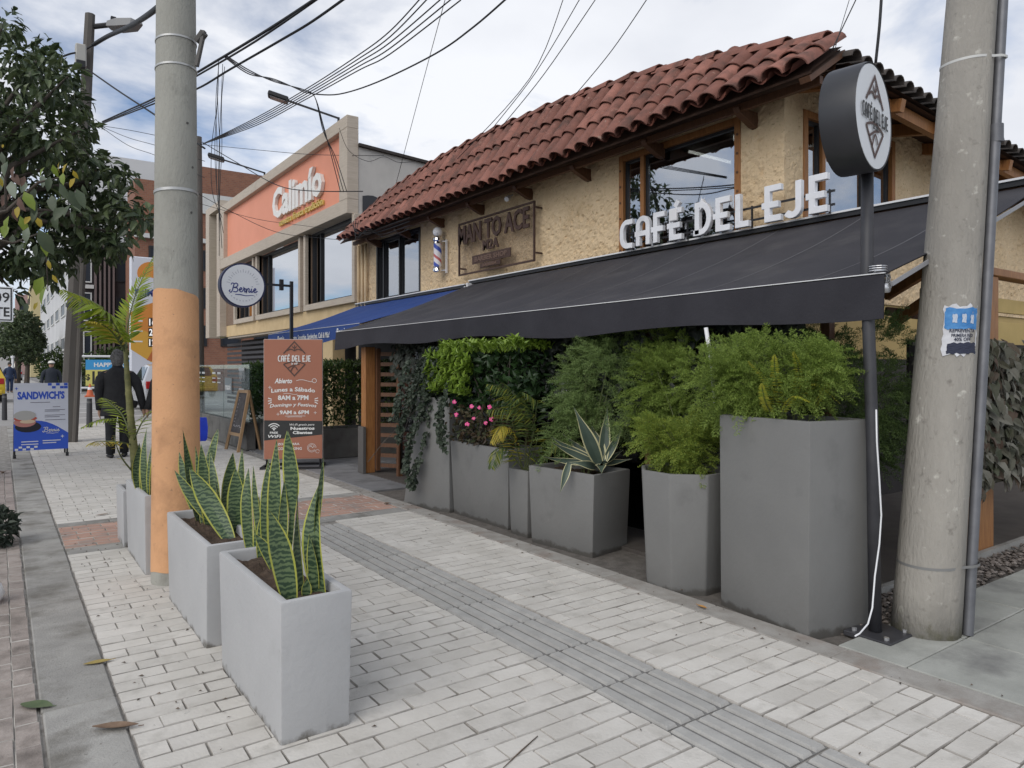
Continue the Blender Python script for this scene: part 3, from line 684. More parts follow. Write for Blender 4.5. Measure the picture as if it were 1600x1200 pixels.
def _mesh():
    nt = m_mesh.node_tree; N = nt.nodes.new; L = nt.links.new; b = nt.nodes['Principled BSDF']; b.inputs['Base Color'].default_value = (.15, .10, .07, 1); b.inputs['Roughness'].default_value = .7
    t = N('ShaderNodeBsdfTransparent'); mx_ = N('ShaderNodeMixShader'); tc = N('ShaderNodeTexCoord'); w = N('ShaderNodeTexVoronoi'); w.inputs['Scale'].default_value = 160; L(tc.outputs['Object'], w.inputs['Vector'])
    r_ = N('ShaderNodeValToRGB'); r_.color_ramp.elements[0].position = .58; r_.color_ramp.elements[1].position = .64; L(w.outputs['Distance'], r_.inputs[0]); L(r_.outputs[0], mx_.inputs[0])
    L(t.outputs[0], mx_.inputs[1]); L(b.outputs[0], mx_.inputs[2]); L(mx_.outputs[0], nt.nodes['Material Output'].inputs[0])
_mesh()
b_ = MB(); b_.add([(5.935, YL, ZB), (5.935, YR, ZB), (5.935, YR, ZTp), (5.935, YL, ZTp)], [(0, 1, 2, 3)]); part('mesh_panel', b_, m_mesh, ms)
b_ = MB(); textmb(b_, 'MAN TO ACE', (5.91, 8.78, 3.34), FX, .27, w=1.86, depth=.025, bold=.025, lift=.0)
letters('letter', b_, M_rust, ms)
b_ = MB(); textmb(b_, 'M2A', (5.91, 8.80, 3.17), FX, .135, w=.42, depth=.02, bold=.03); letters('letter', b_, M_rust, ms)
b_ = MB(); b_.frame((5.915, 8.82, 3.055), (0, 1, 0), (0, 0, 1), (1, 0, 0), (1.02, .13, .012)); pl_ = part('plate', b_, M_rust, ms)
b_ = MB(); textmb(b_, 'BARBER SHOP', (5.907, 8.82, 3.02), FX, .07, w=.85, depth=.006, bold=.02); part('lettering', b_, mat('rust_pale', (.17, .11, .085), rough=.7), pl_)
b_ = MB(); b_.frame((5.915, 8.84, 2.945), (0, 1, 0), (0, 0, 1), (1, 0, 0), (.54, .075, .012)); pl_ = part('plate', b_, M_rust, ms, bevel=.005)
b_ = MB(); textmb(b_, 'BARBERÍA', (5.907, 8.84, 2.925), FX, .04, w=.36, depth=.006, bold=.02); part('lettering', b_, MATS['rust_pale'], pl_)
bp = thing('barber_pole', 'red white and blue striped barber pole with a white globe on the ochre wall', 'barber pole', (5.9, 10.38, 3.0))
def lathe(prof, c, n=16): return [[(c[0] + r_ * math.cos(2 * math.pi * k / n), c[1] + r_ * math.sin(2 * math.pi * k / n), c[2] + z) for k in range(n)] for r_, z in prof]
cx, cy = 5.90, 10.38
b_ = MB(); b_.loft(lathe([(.002, .61)] + [(.082 * math.sin(math.pi * i / 10), .61 + .082 - .082 * math.cos(math.pi * i / 10)) for i in range(1, 10)] + [(.002, .774)], (cx, cy, 2.96))); part('globe', b_, mat('opal_glass', (.85, .85, .87), rough=.2), bp, smooth=1)
b_ = MB(); b_.loft(lathe([(.05, .595), (.075, .59), (.08, .55), (.065, .53), (.075, .50)], (cx, cy, 2.96))); b_.loft(lathe([(.075, .12), (.066, .10), (.08, .08), (.08, .04), (.05, .02)], (cx, cy, 2.96))); part('chrome_cap', b_, mat('chrome', (.75, .75, .77), rough=.12, metal=1), bp, smooth=40)
b_ = MB(); nseg = 24; nz_ = 30
for j in range(nz_ + 1):
    for k in range(nseg): a = 2 * math.pi * k / nseg; b_.v.append(Vector((cx + .066 * math.cos(a), cy + .066 * math.sin(a), 3.08 + .38 * j / nz_)))
for j in range(nz_):
    for k in range(nseg):
        b_.f.append((j * nseg + k, j * nseg + (k + 1) % nseg, (j + 1) * nseg + (k + 1) % nseg, (j + 1) * nseg + k)); q = (k + j) % 24
        b_.m.append(1 if q < 4 else 2 if 12 <= q < 18 else 0)
part('striped_drum', b_, [mat('pole_white', (.75, .73, .75), rough=.3), mat('pole_red', (.50, .10, .10), rough=.3), mat('pole_blue', (.05, .09, .42), rough=.3)], bp, smooth=1)
b_ = MB(); b_.bar((6.0, cy - .12, 2.97), (6.0, cy - .12, 3.52), .02, .03); b_.bar((6.03, cy - .1, 3.5), (cx, cy, 3.5), .015, .015); b_.bar((6.03, cy - .1, 3.02), (cx, cy, 3.02), .015, .015); part('wall_mount', b_, M_lwhite, bp)
sp_ = thing('spotlight', 'small white spotlight on the ochre wall above the barber sign', 'lamp', (5.95, 8.33, 3.86)); b_ = MB(); b_.tube([(5.93, 8.38, 3.84), (5.86, 8.34, 3.80)], .035, 10); part('head', b_, M_lwhite, sp_, smooth=40)
b_ = MB(); b_.tube([(6.03, 8.42, 3.9), (5.94, 8.39, 3.86)], .012, 6); part('arm', b_, M_lwhite, sp_)

# ================================================================== ROUND LIGHTBOX SIGN ON ITS POST
M_post = mat('charcoal_steel', (.035, .035, .04), (.05, .05, .055), scale=6, rough=.5)
M_face = mat('sign_white', (.76, .78, .80), rough=.35)
M_brown = mat('logo_brown', (.09, .05, .04), rough=.5)
M_ink = mat('logo_ink', (.03, .03, .03), rough=.5)
ls = thing('round_lightbox_sign', 'round black lightbox sign on a black post before the tallest grey planter', 'sign', (3.77, 1.95, 0))
b_ = MB(); b_.tube([(3.77, 1.97, .01), (3.80, 2.0, 1.0), (3.835, 2.05, 1.9), (3.86, 2.06, 2.62)], .032, 14); part('post', b_, M_post, ls, smooth=1)
b_ = MB(); b_.box(3.65, 3.92, 1.83, 2.08, -.02, .008); bpz = part('base_plate', b_, M_post, ls, bevel=.004)
for x, y in ((3.69, 1.87), (3.88, 1.87), (3.69, 2.04), (3.88, 2.04)): b_ = MB(); b_.tube([(x, y, .006), (x, y, .022)], .013, 6); part('anchor_bolt', b_, M_alu, bpz)
DC = Vector((3.725, 1.95, 2.715)); DR = .278; DT = R(10)
FD = (Vector((math.cos(DT), math.sin(DT), 0)), Vector((0, 0, 1)), Vector((math.sin(DT), -math.cos(DT), 0)))
def drum_ring(e, r_, n=48): return [DC + FD[0] * (r_ * math.cos(2 * math.pi * k / n)) + FD[1] * (r_ * math.sin(2 * math.pi * k / n)) + FD[2] * e for k in range(n)]
b_ = MB(); b_.loft([drum_ring(-.022, DR - .012), drum_ring(0, DR), drum_ring(-.012, DR + .002), drum_ring(-.17, DR + .002), drum_ring(-.182, DR), drum_ring(-.165, DR - .012)]); part('drum', b_, mat('drum_black', (.03, .031, .035), (.045, .045, .05), scale=3, rough=.42), ls, smooth=40)
for yy, nm in ((1.925, 'sign_face'),):
    b_ = MB(); b_.loft([drum_ring(-.012, DR - .008), drum_ring(-.002, DR - .01)]); fc_ = part('sign_face', b_, M_face, ls, smooth=30)
def cafe_logo(fc_, O, fr, k, m_line, m_text, sub='is oil', lift=.002):
    "diamond of two open chevrons with sprig, fields and the name across; k = half height"
    b_ = MB(); U, V, Nn = fr; w = .075 * k; d = .0012
    b_.ribbon([(-.62 * k, .30 * k), (0, 1.0 * k), (.62 * k, .30 * k)], w, O, *fr, d, lift=lift)
    b_.ribbon([(-.42 * k, .46 * k)] + [(-.42 * k + .42 * k * t / 6, .46 * k + .10 * k * math.sin(math.pi * t / 6)) for t in range(1, 7)], w * .8, O, *fr, d, lift=lift + .0007)
    b_.ribbon([(.42 * k, .46 * k)] + [(.42 * k - .42 * k * t / 6, .46 * k + .10 * k * math.sin(math.pi * t / 6)) for t in range(1, 7)], w * .8, O, *fr, d, lift=lift + .0014)
    b_.ribbon([(0, .44 * k), (.01 * k, .80 * k)], w * .7, O, *fr, d, lift=lift + .0021)
    for sx in (-1, 1): b_.prism([(0, .60 * k), (sx * .09 * k, .62 * k), (sx * .15 * k, .76 * k), (sx * .06 * k, .70 * k)][::sx], Vector(O) + Nn * (lift + .0003 * (sx + 2)), U, V, Nn, d)
    b_.ribbon([(-.62 * k, -.32 * k), (0, -1.0 * k), (.62 * k, -.32 * k)], w, O, *fr, d, lift=lift)
    b_.ribbon([(-.62 * k, -.32 * k)] + [(-.62 * k + 1.24 * k * t / 8, -.32 * k + .14 * k * math.sin(math.pi * t / 8)) for t in range(1, 9)], w * .8, O, *fr, d, lift=lift + .0007)
    b_.ribbon([(-.40 * k + .70 * k * t / 8, -.56 * k + .24 * k * math.sin(math.pi * .5 * t / 8)) for t in range(9)], w * .8, O, *fr, d, lift=lift + .0014)
    b_.ribbon([(-.22 * k + .40 * k * t / 8, -.76 * k + .30 * k * math.sin(math.pi * .9 * t / 8)) for t in range(9)], w * .8, O, *fr, d, lift=lift + .0021)
    part('emblem', b_, m_line, fc_)
    b_ = MB(); deco_mb(b_, 'CAFÉ DEL EJE', Vector(O) - V * .17 * k, fr, .36 * k, w=1.86 * k, st=.15, d=.0012, lift=lift + .003); part('lettering', b_, m_text, fc_)
    b_ = MB(); textmb(b_, sub, Vector(O) - V * .34 * k, fr, .13 * k, depth=.001, bold=.02, lift=lift + .003, shear=.2); part('lettering', b_, m_text, fc_)
cafe_logo(fc_, DC, FD, .21, M_brown, M_ink, sub='is oil')
# tie wire and cable ties where the awning corner is lashed to the post
tw = MB(); r_ = random.Random(3); c0 = Vector((3.845, 1.99, 1.90)); pts = []
for i in range(60): pts.append(c0 + Vector((.05 + .03 * math.sin(i * 1.7) + r_.uniform(-.008, .008), .03 * math.cos(i * 1.1), -.03 + .045 * math.cos(i * 1.35 + .4) + r_.uniform(-.008, .008))))
tw.tube(pts, .0035, 4)
for k in range(3): tw.tube([c0 + Vector((-.06 + .045 * math.cos(a) + .05, .045 * math.sin(a), .02 + .012 * k)) for a in [i * .5 for i in range(14)]], .003, 4)
tw.tube([c0 + Vector((-.10, -.03, .012)), c0 + Vector((-.03, -.04, .02)), c0 + Vector((.04, -.02, .0))], .004, 4)
solo('tie_wire', tw, M_alu, 'tangle of pale tie wire lashing the awning corner to the black post', 'wire', tuple(c0))
wc = MB(); wc.tube([at(1369, 640, 3.62), at(1370, 690, 3.60), at(1374, 750, 3.60), at(1377, 805, 3.6), at(1374, 850, 3.60), at(1367, 900, 3.56), at(1363, 950, 3.52), at(1356, 975, 3.47), at(1343, 990, 3.40), at(1336, 994, 3.38)], .0042, 6)
solo('white_cable', wc, M_lwhite, 'white electric cable hanging down beside the black sign post to the ground', 'cable', (3.7, 1.9, 0), smooth=1)

# ================================================================== CONCRETE POLES
M_pole = mat('pole_concrete', (.37, .365, .325), (.28, .275, .245), scale=2.6, rough=.9, bump=.6, bscale=70, stretch=(1, 1, .35), dirt=(.22, .215, .19), dscale=7, dlo=.56, dhi=.78, pit=((.17, .165, .15), 40, .68, .74))
M_pole2 = mat('old_pole_concrete', (.335, .315, .28), (.245, .23, .205), scale=3.4, rough=.92, bump=.9, bscale=55, stretch=(1, 1, .3), dirt=(.50, .48, .43), dscale=13, dlo=.62, dhi=.72, pit=((.19, .175, .155), 19, .60, .76), grime=((.19, .18, .13), 2.5))
M_orange = mat('orange_paint', (.66, .36, .185), (.60, .32, .16), scale=2.5, rough=.75, bump=.35, bscale=70, dirt=(.40, .215, .11), dscale=4, dlo=.52, dhi=.78, grime=((.30, .20, .13), 3.2), pit=((.34, .20, .115), 28, .66, .72))
M_band = mat('steel_band', (.45, .45, .44), rough=.45, metal=.5)
def cone_pts(p, q, r0, r1, n, k): return [Vector(p).lerp(Vector(q), i / n) for i in range(n + 1)], [r0 + (r1 - r0) * i / n for i in range(n + 1)]
pl = thing('utility_pole', 'round concrete utility pole painted orange up to head height among the pale planters', 'utility pole', (.95, 5.16, 0))
rl = lambda z: .150 - .0078 * z
b_ = MB(); b_.tube([(.95, 5.16, z) for z in (1.80, 4, 6, 9.2)], [rl(z) for z in (1.80, 4, 6, 9.2)], 32); part('shaft', b_, M_pole, pl, smooth=40)
n = 32; lo = []; hi = []
b_ = MB(); rings = []
for z in (.05, .6, 1.2, 1.88):
    rr = rl(z) + .003; rings.append([(.95 + rr * math.cos(2 * math.pi * k / n), 5.16 + rr * math.sin(2 * math.pi * k / n), z + (.035 * math.cos(2 * math.pi * k / n + 2.4) + .003 * math.sin(5 * k) if z in (.05, 1.88) else 0)) for k in range(n)])
b_.loft(rings); part('painted_base', b_, M_orange, pl, smooth=40)
b_ = MB(); b_.tube([(.95, 5.16, -.05), (.95, 5.16, .35)], [.1515, .149], 32); part('foot', b_, M_pole, pl, smooth=40)
def band(c, r_, tilt=0, w=.012): 
    b2 = MB(); rg = []
    for dz, e in ((-w, .0), (-w, .004), (w, .004), (w, 0)): rg.append([(c[0] + (r_ + e) * math.cos(2 * math.pi * k / 32), c[1] + (r_ + e) * math.sin(2 * math.pi * k / 32), c[2] + dz + tilt * math.cos(2 * math.pi * k / 32 + 1)) for k in range(32)])
    return b2.loft(rg, caps=False)
for z, w in ((3.55, .006), (3.37, .006), (2.555, .009)): part('steel_band', band((.95, 5.16, z), rl(z) + .001, .01, w), M_band, pl, smooth=40)
b_ = MB(); b_.tube([(.95 + .11, 5.05, 3.55), (.95 + .14, 5.0, 3.60)], .028, 8); b_.bar((1.09, 5.0, 3.61), (1.05, 5.03, 3.38), .03, .018); part('hook', b_, mat('hook_steel', (.09, .085, .08), rough=.6), pl)
for ang, z in ((-1.2, 3.0), (-.9, 2.72), (-1.0, 2.42)):
    b_ = MB(); b_.tube([(.95 + rl(z) * .99 * math.cos(ang), 5.16 + rl(z) * .99 * math.sin(ang), z), (.95 + rl(z) * 1.03 * math.cos(ang), 5.16 + rl(z) * 1.03 * math.sin(ang), z)], .008, 6); part('nail', b_, MATS['hook_steel'], pl)
# right pole, leaning
PB, PT = Vector((4.035, 1.84, -.03)), Vector((4.035 + 1.30, 1.86, 7.9)); ax = (PT - PB)
rp = thing('utility_pole', 'weathered leaning concrete utility pole at the right with a torn blue flyer', 'utility pole', tuple(PB))
rr_ = lambda z: .166 - .0105 * z
pc = lambda z: PB + ax * ((z + .03) / ax.z)
rings = []
for i in range(33):
    z = -.03 + 7.9 * i / 32; c = pc(z)
    rings.append([c + Vector((math.cos(2 * math.pi * k / 36), math.sin(2 * math.pi * k / 36), 0)) * (rr_(z) * (1 + .012 * noise.noise(Vector((k * .5, z * 2.5, 3)))) + (.006 if k in (25, 26) else 0)) for k in range(36)])
b_ = MB(); b_.loft(rings); part('shaft', b_, M_pole2, rp, smooth=1)
ca = R(-62); cdir = Vector((math.cos(ca), math.sin(ca), 0))
b_ = MB(); zz = [.0, 1.0, 1.9, 2.6, 3.6, 6]; b_.tube([pc(z) + cdir * (rr_(z) + .027) for z in zz], .026, 12); cn = part('conduit', b_, mat('galvanised_pipe', (.125, .128, .14), (.17, .173, .185), scale=8, rough=.5, metal=.35), rp, smooth=40)
b_ = MB(); c = pc(2.72) + cdir * (rr_(2.72) + .03); b_.tube([c - Vector((0, 0, .05)), c + Vector((0, 0, .05))], .036, 12); part('coupling', b_, MATS['galvanised_pipe'], cn, smooth=40)
for z, w, e in ((.36, .007, .033), (3.16, .007, .033)):
    c = pc(z); pts = []
    for k in range(41):
        a = 2 * math.pi * k / 40; u = Vector((math.cos(a), math.sin(a), 0)); da = abs((a - ca + math.pi) % (2 * math.pi) - math.pi)
        rad = rr_(z) + .004; 
        if da < .5: rad += .062 * (1 - da / .5) ** .6
        pts.append(c + u * rad + Vector((0, 0, .012 * math.cos(a))))
    b_ = MB()
    vs = [p + Vector((0, 0, s_ * w)) for p in pts for s_ in (-1, 1)]; b_.add(vs, [(2 * i, 2 * i + 1, 2 * i + 3, 2 * i + 2) for i in range(40)])
    part('steel_band', b_, mat('pale_band', (.55, .55, .53), rough=.5) if z > 1 else mat('dull_band', (.20, .20, .195), rough=.6), rp, smooth=1)
# torn flyer wrapped on the pole
fly = thing('torn_flyer', 'torn blue and black paper flyer pasted on the leaning pole', 'flyer', tuple(pc(1.6) + Vector((-.02, -rr_(1.6), 0))))
def onpole(u, z, e=.002):
    a = R(-151) + u / .152; c = pc(z); return c + Vector((math.cos(a), math.sin(a), 0)) * (rr_(z) + e + .002)
def fgrid(u0, u1, z0, z1, e, tear=0, seed=0, n=10):
    r2 = random.Random(seed); b2 = MB(); vs = []
    for j in range(n + 1):
        for i in range(n + 1):
            u = u0 + (u1 - u0) * i / n; z = z0 + (z1 - z0) * j / n
            if j in (0, n): z += r2.uniform(-tear, tear)
            if i in (0, n): u += r2.uniform(-tear, tear) * .6
            vs.append(onpole(u, z, e + .002 * r2.random() * (tear > 0)))
    return b2.add(vs, [(j * (n + 1) + i, j * (n + 1) + i + 1, (j + 1) * (n + 1) + i + 1, (j + 1) * (n + 1) + i) for j in range(n) for i in range(n)])
M_pw = mat('paper_white', (.62, .63, .66), (.5, .5, .52), scale=20, rough=.9)
M_pb = mat('print_blue', (.04, .17, .42), (.10, .28, .55), scale=14, rough=.85)
M_pd = mat('print_navy', (.03, .035, .06), rough=.85)
part('paper', fgrid(-.035, .145, 1.475, 1.745, .001, .016, 1), M_pw, fly)
part('picture', fgrid(-.03, .14, 1.61, 1.725, .0035, .005, 2), M_pb, fly)
b_ = fgrid(-.012, .142, 1.478, 1.535, .0035, .006, 3); part('footer', b_, M_pd, fly)
b_ = MB()
for u0, z0, z1, w in ((.005, 1.655, 1.69, .022), (.05, 1.655, 1.69, .022), (.095, 1.65, 1.685, .02)):
    q = fgrid(u0, u0 + w, z0 - .012, z1, .006, .003, 5, 4); b_.add(q.v, q.f)
part('figure_print', b_, mat('print_grey', (.45, .5, .58), rough=.9), fly)
def curved_text(s, uc, z, h, w, e):
    t2 = MB(); textmb(t2, s, (0, 0, 0), (Vector((1, 0, 0)), Vector((0, 0, 1)), Vector((0, -1, 0))), h, w=w, depth=.0003, bold=.02); t2.v = [onpole(uc + v.x, z + v.z, e - v.y) for v in t2.v]; return t2
b_ = MB()
for s, z, h, w in (('REPREVENTA', 1.592, .018, .13), ('PRIMERA RED', 1.568, .016, .11), ('40% OFF', 1.545, .018, .085)): q = curved_text(s, .06, z, h, w, .006); b_.add(q.v, q.f)
part('lettering', b_, M_pd, fly)

# ================================================================== PLANTERS
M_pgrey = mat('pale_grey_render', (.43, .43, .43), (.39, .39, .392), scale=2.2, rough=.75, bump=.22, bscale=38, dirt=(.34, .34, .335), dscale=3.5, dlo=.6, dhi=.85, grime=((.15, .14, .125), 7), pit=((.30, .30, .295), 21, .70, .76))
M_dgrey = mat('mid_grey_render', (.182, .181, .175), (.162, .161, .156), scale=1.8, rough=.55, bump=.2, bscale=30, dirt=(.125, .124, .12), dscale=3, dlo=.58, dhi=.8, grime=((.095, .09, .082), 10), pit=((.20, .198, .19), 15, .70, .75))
M_soil = mat('potting_soil', (.055, .036, .025), (.11, .075, .052), scale=22, rough=.95, bump=1, bscale=90)
def planter(name, label, base, top, h, m, loc, wall=.035, soil=.05, group=None, bev=.012, z0=-.045):
    "base/top: matching corner lists (x, y), counter-clockwise"
    t = thing(name, label, 'planter', loc, group); n = len(base); c = Vector((sum(p[0] for p in top) / n, sum(p[1] for p in top) / n))
    def inset(pl_, w):
        out = []
        for i in range(n):
            p = Vector(pl_[i]); a = (p - Vector(pl_[i - 1])).normalized(); b = (Vector(pl_[(i + 1) % n]) - p).normalized()
            na, nb = Vector((-a.y, a.x)), Vector((-b.y, b.x)); k = (na + nb); k = k / max(.3, k.dot(na)); out.append(p + k * w)
        return out
    it = inset(top, wall); rings = [[(p[0], p[1], z0) for p in base], [(p[0], p[1], h) for p in top], [(p.x, p.y, h) for p in it], [(p.x, p.y, h - soil - .03) for p in it]]
    b_ = MB(); b_.loft(rings); bmat = m
    part('body', b_, bmat, t, bevel=bev, seg=2, smooth=40)
    # lumpy soil
    b_ = MB(); N_ = 14; vs = []; fs = []
    a0, a1 = min(p.x for p in it), max(p.x for p in it); b0, b1 = min(p.y for p in it), max(p.y for p in it); inn = inset(top, wall - .004)
    for j in range(N_ + 1):
        for i in range(N_ + 1): x = a0 + (a1 - a0) * i / N_; y = b0 + (b1 - b0) * j / N_; vs.append((x, y, h - soil + .022 * noise.noise(Vector((x * 14, y * 14, 2))) + .012 * noise.noise(Vector((x * 40, y * 40, 5)))))
    fs = [(j * (N_ + 1) + i, j * (N_ + 1) + i + 1, (j + 1) * (N_ + 1) + i + 1, (j + 1) * (N_ + 1) + i) for j in range(N_) for i in range(N_)]
    ok = []
    for f in fs:
        cc = sum((Vector(vs[i]) for i in f), Vector()) / 4
        if all(((Vector(inn[(k + 1) % n]) - inn[k]).cross(Vector((cc.x, cc.y)) - inn[k])) > -.001 for k in range(n)): ok.append(f)
    b_.add(vs, ok); part('soil', b_, M_soil, t); return t
rect = lambda x0, x1, y0, y1: [(x0, y0), (x1, y0), (x1, y1), (x0, y1)]
GP = 'pale grey planters along the kerb'
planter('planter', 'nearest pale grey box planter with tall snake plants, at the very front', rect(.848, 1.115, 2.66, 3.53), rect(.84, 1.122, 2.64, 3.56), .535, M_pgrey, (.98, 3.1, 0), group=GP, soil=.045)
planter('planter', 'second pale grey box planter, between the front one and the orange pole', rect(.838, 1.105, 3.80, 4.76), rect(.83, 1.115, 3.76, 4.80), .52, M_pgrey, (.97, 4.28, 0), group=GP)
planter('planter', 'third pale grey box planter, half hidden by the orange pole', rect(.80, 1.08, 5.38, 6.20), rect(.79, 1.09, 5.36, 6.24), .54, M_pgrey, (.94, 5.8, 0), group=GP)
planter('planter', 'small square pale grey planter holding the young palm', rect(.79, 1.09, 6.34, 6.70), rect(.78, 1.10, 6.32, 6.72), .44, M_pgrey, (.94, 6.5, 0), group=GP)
GC = 'mid grey planters under the black awning'
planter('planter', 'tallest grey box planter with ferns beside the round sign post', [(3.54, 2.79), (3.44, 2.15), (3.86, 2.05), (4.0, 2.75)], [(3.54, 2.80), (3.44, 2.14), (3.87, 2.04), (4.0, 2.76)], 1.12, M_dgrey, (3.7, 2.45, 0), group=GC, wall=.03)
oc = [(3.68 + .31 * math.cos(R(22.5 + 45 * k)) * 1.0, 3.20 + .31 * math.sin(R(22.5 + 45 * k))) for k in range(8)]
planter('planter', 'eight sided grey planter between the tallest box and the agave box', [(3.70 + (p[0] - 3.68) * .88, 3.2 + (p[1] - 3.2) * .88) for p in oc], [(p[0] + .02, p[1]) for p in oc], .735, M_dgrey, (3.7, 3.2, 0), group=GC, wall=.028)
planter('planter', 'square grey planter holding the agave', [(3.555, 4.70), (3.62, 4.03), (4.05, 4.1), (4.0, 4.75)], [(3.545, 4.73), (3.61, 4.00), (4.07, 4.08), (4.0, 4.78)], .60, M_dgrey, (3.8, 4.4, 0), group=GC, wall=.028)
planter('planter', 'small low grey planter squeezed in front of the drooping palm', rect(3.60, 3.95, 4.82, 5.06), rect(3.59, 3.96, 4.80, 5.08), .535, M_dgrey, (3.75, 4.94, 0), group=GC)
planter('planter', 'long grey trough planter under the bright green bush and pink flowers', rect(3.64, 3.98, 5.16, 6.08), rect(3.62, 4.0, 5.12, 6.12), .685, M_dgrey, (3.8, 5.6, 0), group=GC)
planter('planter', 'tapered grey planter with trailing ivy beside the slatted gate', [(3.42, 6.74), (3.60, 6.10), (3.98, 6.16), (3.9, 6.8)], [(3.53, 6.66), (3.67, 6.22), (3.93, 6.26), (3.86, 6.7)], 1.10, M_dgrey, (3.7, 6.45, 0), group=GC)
# ================================================================== PLANTS
def leafm(name, cols, rough=.5, trans=.25, spec=.4, **k): return mat(name, cols[0], cols=cols, rough=rough, trans=trans, spec=spec, **k)
def gz(px, py, z):
    d = (1.4 - z) * 1120 / (py - 575); return at(px, py, d), d
# ---- blades (snake plant, agave)
def band_mat(name, a, b, sc):
    m = bpy.data.materials.new(name); m.use_nodes = True; nt = m.node_tree; N = nt.nodes.new; L = nt.links.new; p = nt.nodes['Principled BSDF']; p.inputs['Roughness'].default_value = .42
    tc = N('ShaderNodeTexCoord'); mp = N('ShaderNodeMapping'); mp.inputs['Scale'].default_value = (1, 1, 1); L(tc.outputs['Object'], mp.inputs[0])
    w = N('ShaderNodeTexWave'); w.wave_type = 'BANDS'; w.bands_direction = 'Z'; w.inputs['Scale'].default_value = sc; w.inputs['Distortion'].default_value = 7; w.inputs['Detail'].default_value = 3; w.inputs['Detail Scale'].default_value = 2.2; L(mp.outputs[0], w.inputs['Vector'])
    r_ = N('ShaderNodeValToRGB'); r_.color_ramp.elements[0].position = .3; r_.color_ramp.elements[1].position = .75; r_.color_ramp.elements[0].color = (*a, 1); r_.color_ramp.elements[1].color = (*b, 1); L(w.outputs['Fac'], r_.inputs[0])
    n = N('ShaderNodeTexNoise'); n.inputs['Scale'].default_value = 30; L(tc.outputs['Object'], n.inputs['Vector']); mx_ = N('ShaderNodeMix'); mx_.data_type = 'RGBA'; mx_.blend_type = 'MULTIPLY'; mx_.inputs[0].default_value = .5; L(r_.outputs[0], mx_.inputs[6]); L(n.outputs[1], mx_.inputs[7])
    L(r_.outputs[0], p.inputs['Base Color']); MATS[name] = m; return m
M_snake = band_mat('snake_green', (.026, .055, .026), (.115, .165, .075), 15)
M_smarg = mat('leaf_margin_yellow', (.34, .37, .055), (.42, .40, .09), scale=20, rough=.45)
M_agave = mat('agave_green', (.055, .082, .065), (.08, .11, .085), scale=8, rough=.5)
M_amarg = mat('leaf_margin_cream', (.55, .52, .30), rough=.5)
def blade(base, tip, width, face, bow=0.0, prof='snake', fold=.25, marg=.08, n=12, twist=0, side=0):
    base, tip = Vector(base), Vector(tip); ax_ = tip - base; L_ = ax_.length; t = ax_.normalized(); face = Vector(face); face = (face - t * face.dot(t)).normalized(); sd = t.cross(face)
    b_ = MB(); cols_ = [-.5, -.5 + marg, -.02, .02, .5 - marg, .5]; vs = []
    for i in range(n + 1):
        s_ = i / n
        if prof == 'snake': w = width * (.42 + .58 * math.sin(math.pi * min(1, s_ * .95 + .06)) ** .8) if s_ < .55 else width * max(0, (1 - ((s_ - .55) / .45) ** 1.7))
        elif prof == 'thin': w = width * (.3 if s_ < .45 else .3 + .7 * math.sin(math.pi * (s_ - .45) / .56)) * (1 if s_ < .98 else .3)
        else: w = width * (.62 + .38 * math.sin(math.pi * min(1, s_ * 1.2))) * (1 - s_ ** 2.4)
        w = max(w, .0015)
        c = base + ax_ * s_ + face * (bow * L_ * math.sin(math.pi * s_ * .9)) + sd * (side * L_ * math.sin(math.pi * s_))
        a = twist * s_; S_ = sd * math.cos(a) + face * math.sin(a); F_ = face * math.cos(a) - sd * math.sin(a)
        for u in cols_: vs.append(c + S_ * (u * w) + F_ * (abs(u) * w * fold))
    k = len(cols_); fs = []; ms_ = []
    for i in range(n):
        for j in range(k - 1): a = i * k + j; fs.append((a, a + 1, a + k + 1, a + k)); ms_.append(1 if j in (0, k - 2) else 0)
    b_.v = vs; b_.f = fs; b_.m = ms_; return b_
def snake_plant(label, leaves, zs, loc, seed):
    t = thing('snake_plant', label, 'plant', loc, 'snake plants in the pale planters'); r = random.Random(seed)
    for (bx, by, tx, ty, w, pf) in leaves:
        base, d = gz(bx, by, zs); dd = r.uniform(-.05, .05); tip = at(tx, ty, d + dd)
        fc = Vector((-SA + r.uniform(-.7, .7), -CA + r.uniform(-.7, .7), .1))
        b_ = blade(base - Vector((0, 0, .02)), tip, w * d / 1120 * 1.28, fc, r.uniform(-.05, .07), pf, r.uniform(.12, .45), twist=r.uniform(-1.1, 1.1), side=r.uniform(-.05, .05))
        part('leaf', b_, [M_snake, M_smarg], t, smooth=1)
    return t
snake_plant('tall snake plant with yellow edged leaves in the nearest pale planter',
    [(454, 936, 421, 798, 28, 'snake'), (501, 927, 500, 755, 27, 'snake'), (500, 922, 504, 715, 12, 'thin'), (470, 922, 464, 789, 15, 'snake'), (479, 931, 480, 904, 12, 'snake'), (446, 890, 449, 673, 23, 'thin'),
     (428, 880, 434, 686, 20, 'snake'), (392, 858, 390, 731, 17, 'snake'), (400, 862, 405, 774, 15, 'snake'), (412, 866, 396, 728, 9, 'snake'), (418, 872, 421, 716, 13, 'snake'), (489, 915, 468, 745, 8, 'thin'),
     (430, 888, 398, 834, 14, 'snake'), (462, 915, 438, 822, 19, 'snake'), (440, 893, 445, 745, 12, 'snake'), (408, 870, 415, 790, 14, 'snake'), (492, 925, 484, 832, 16, 'snake')], .49, (.98, 3.0, .49), 1)
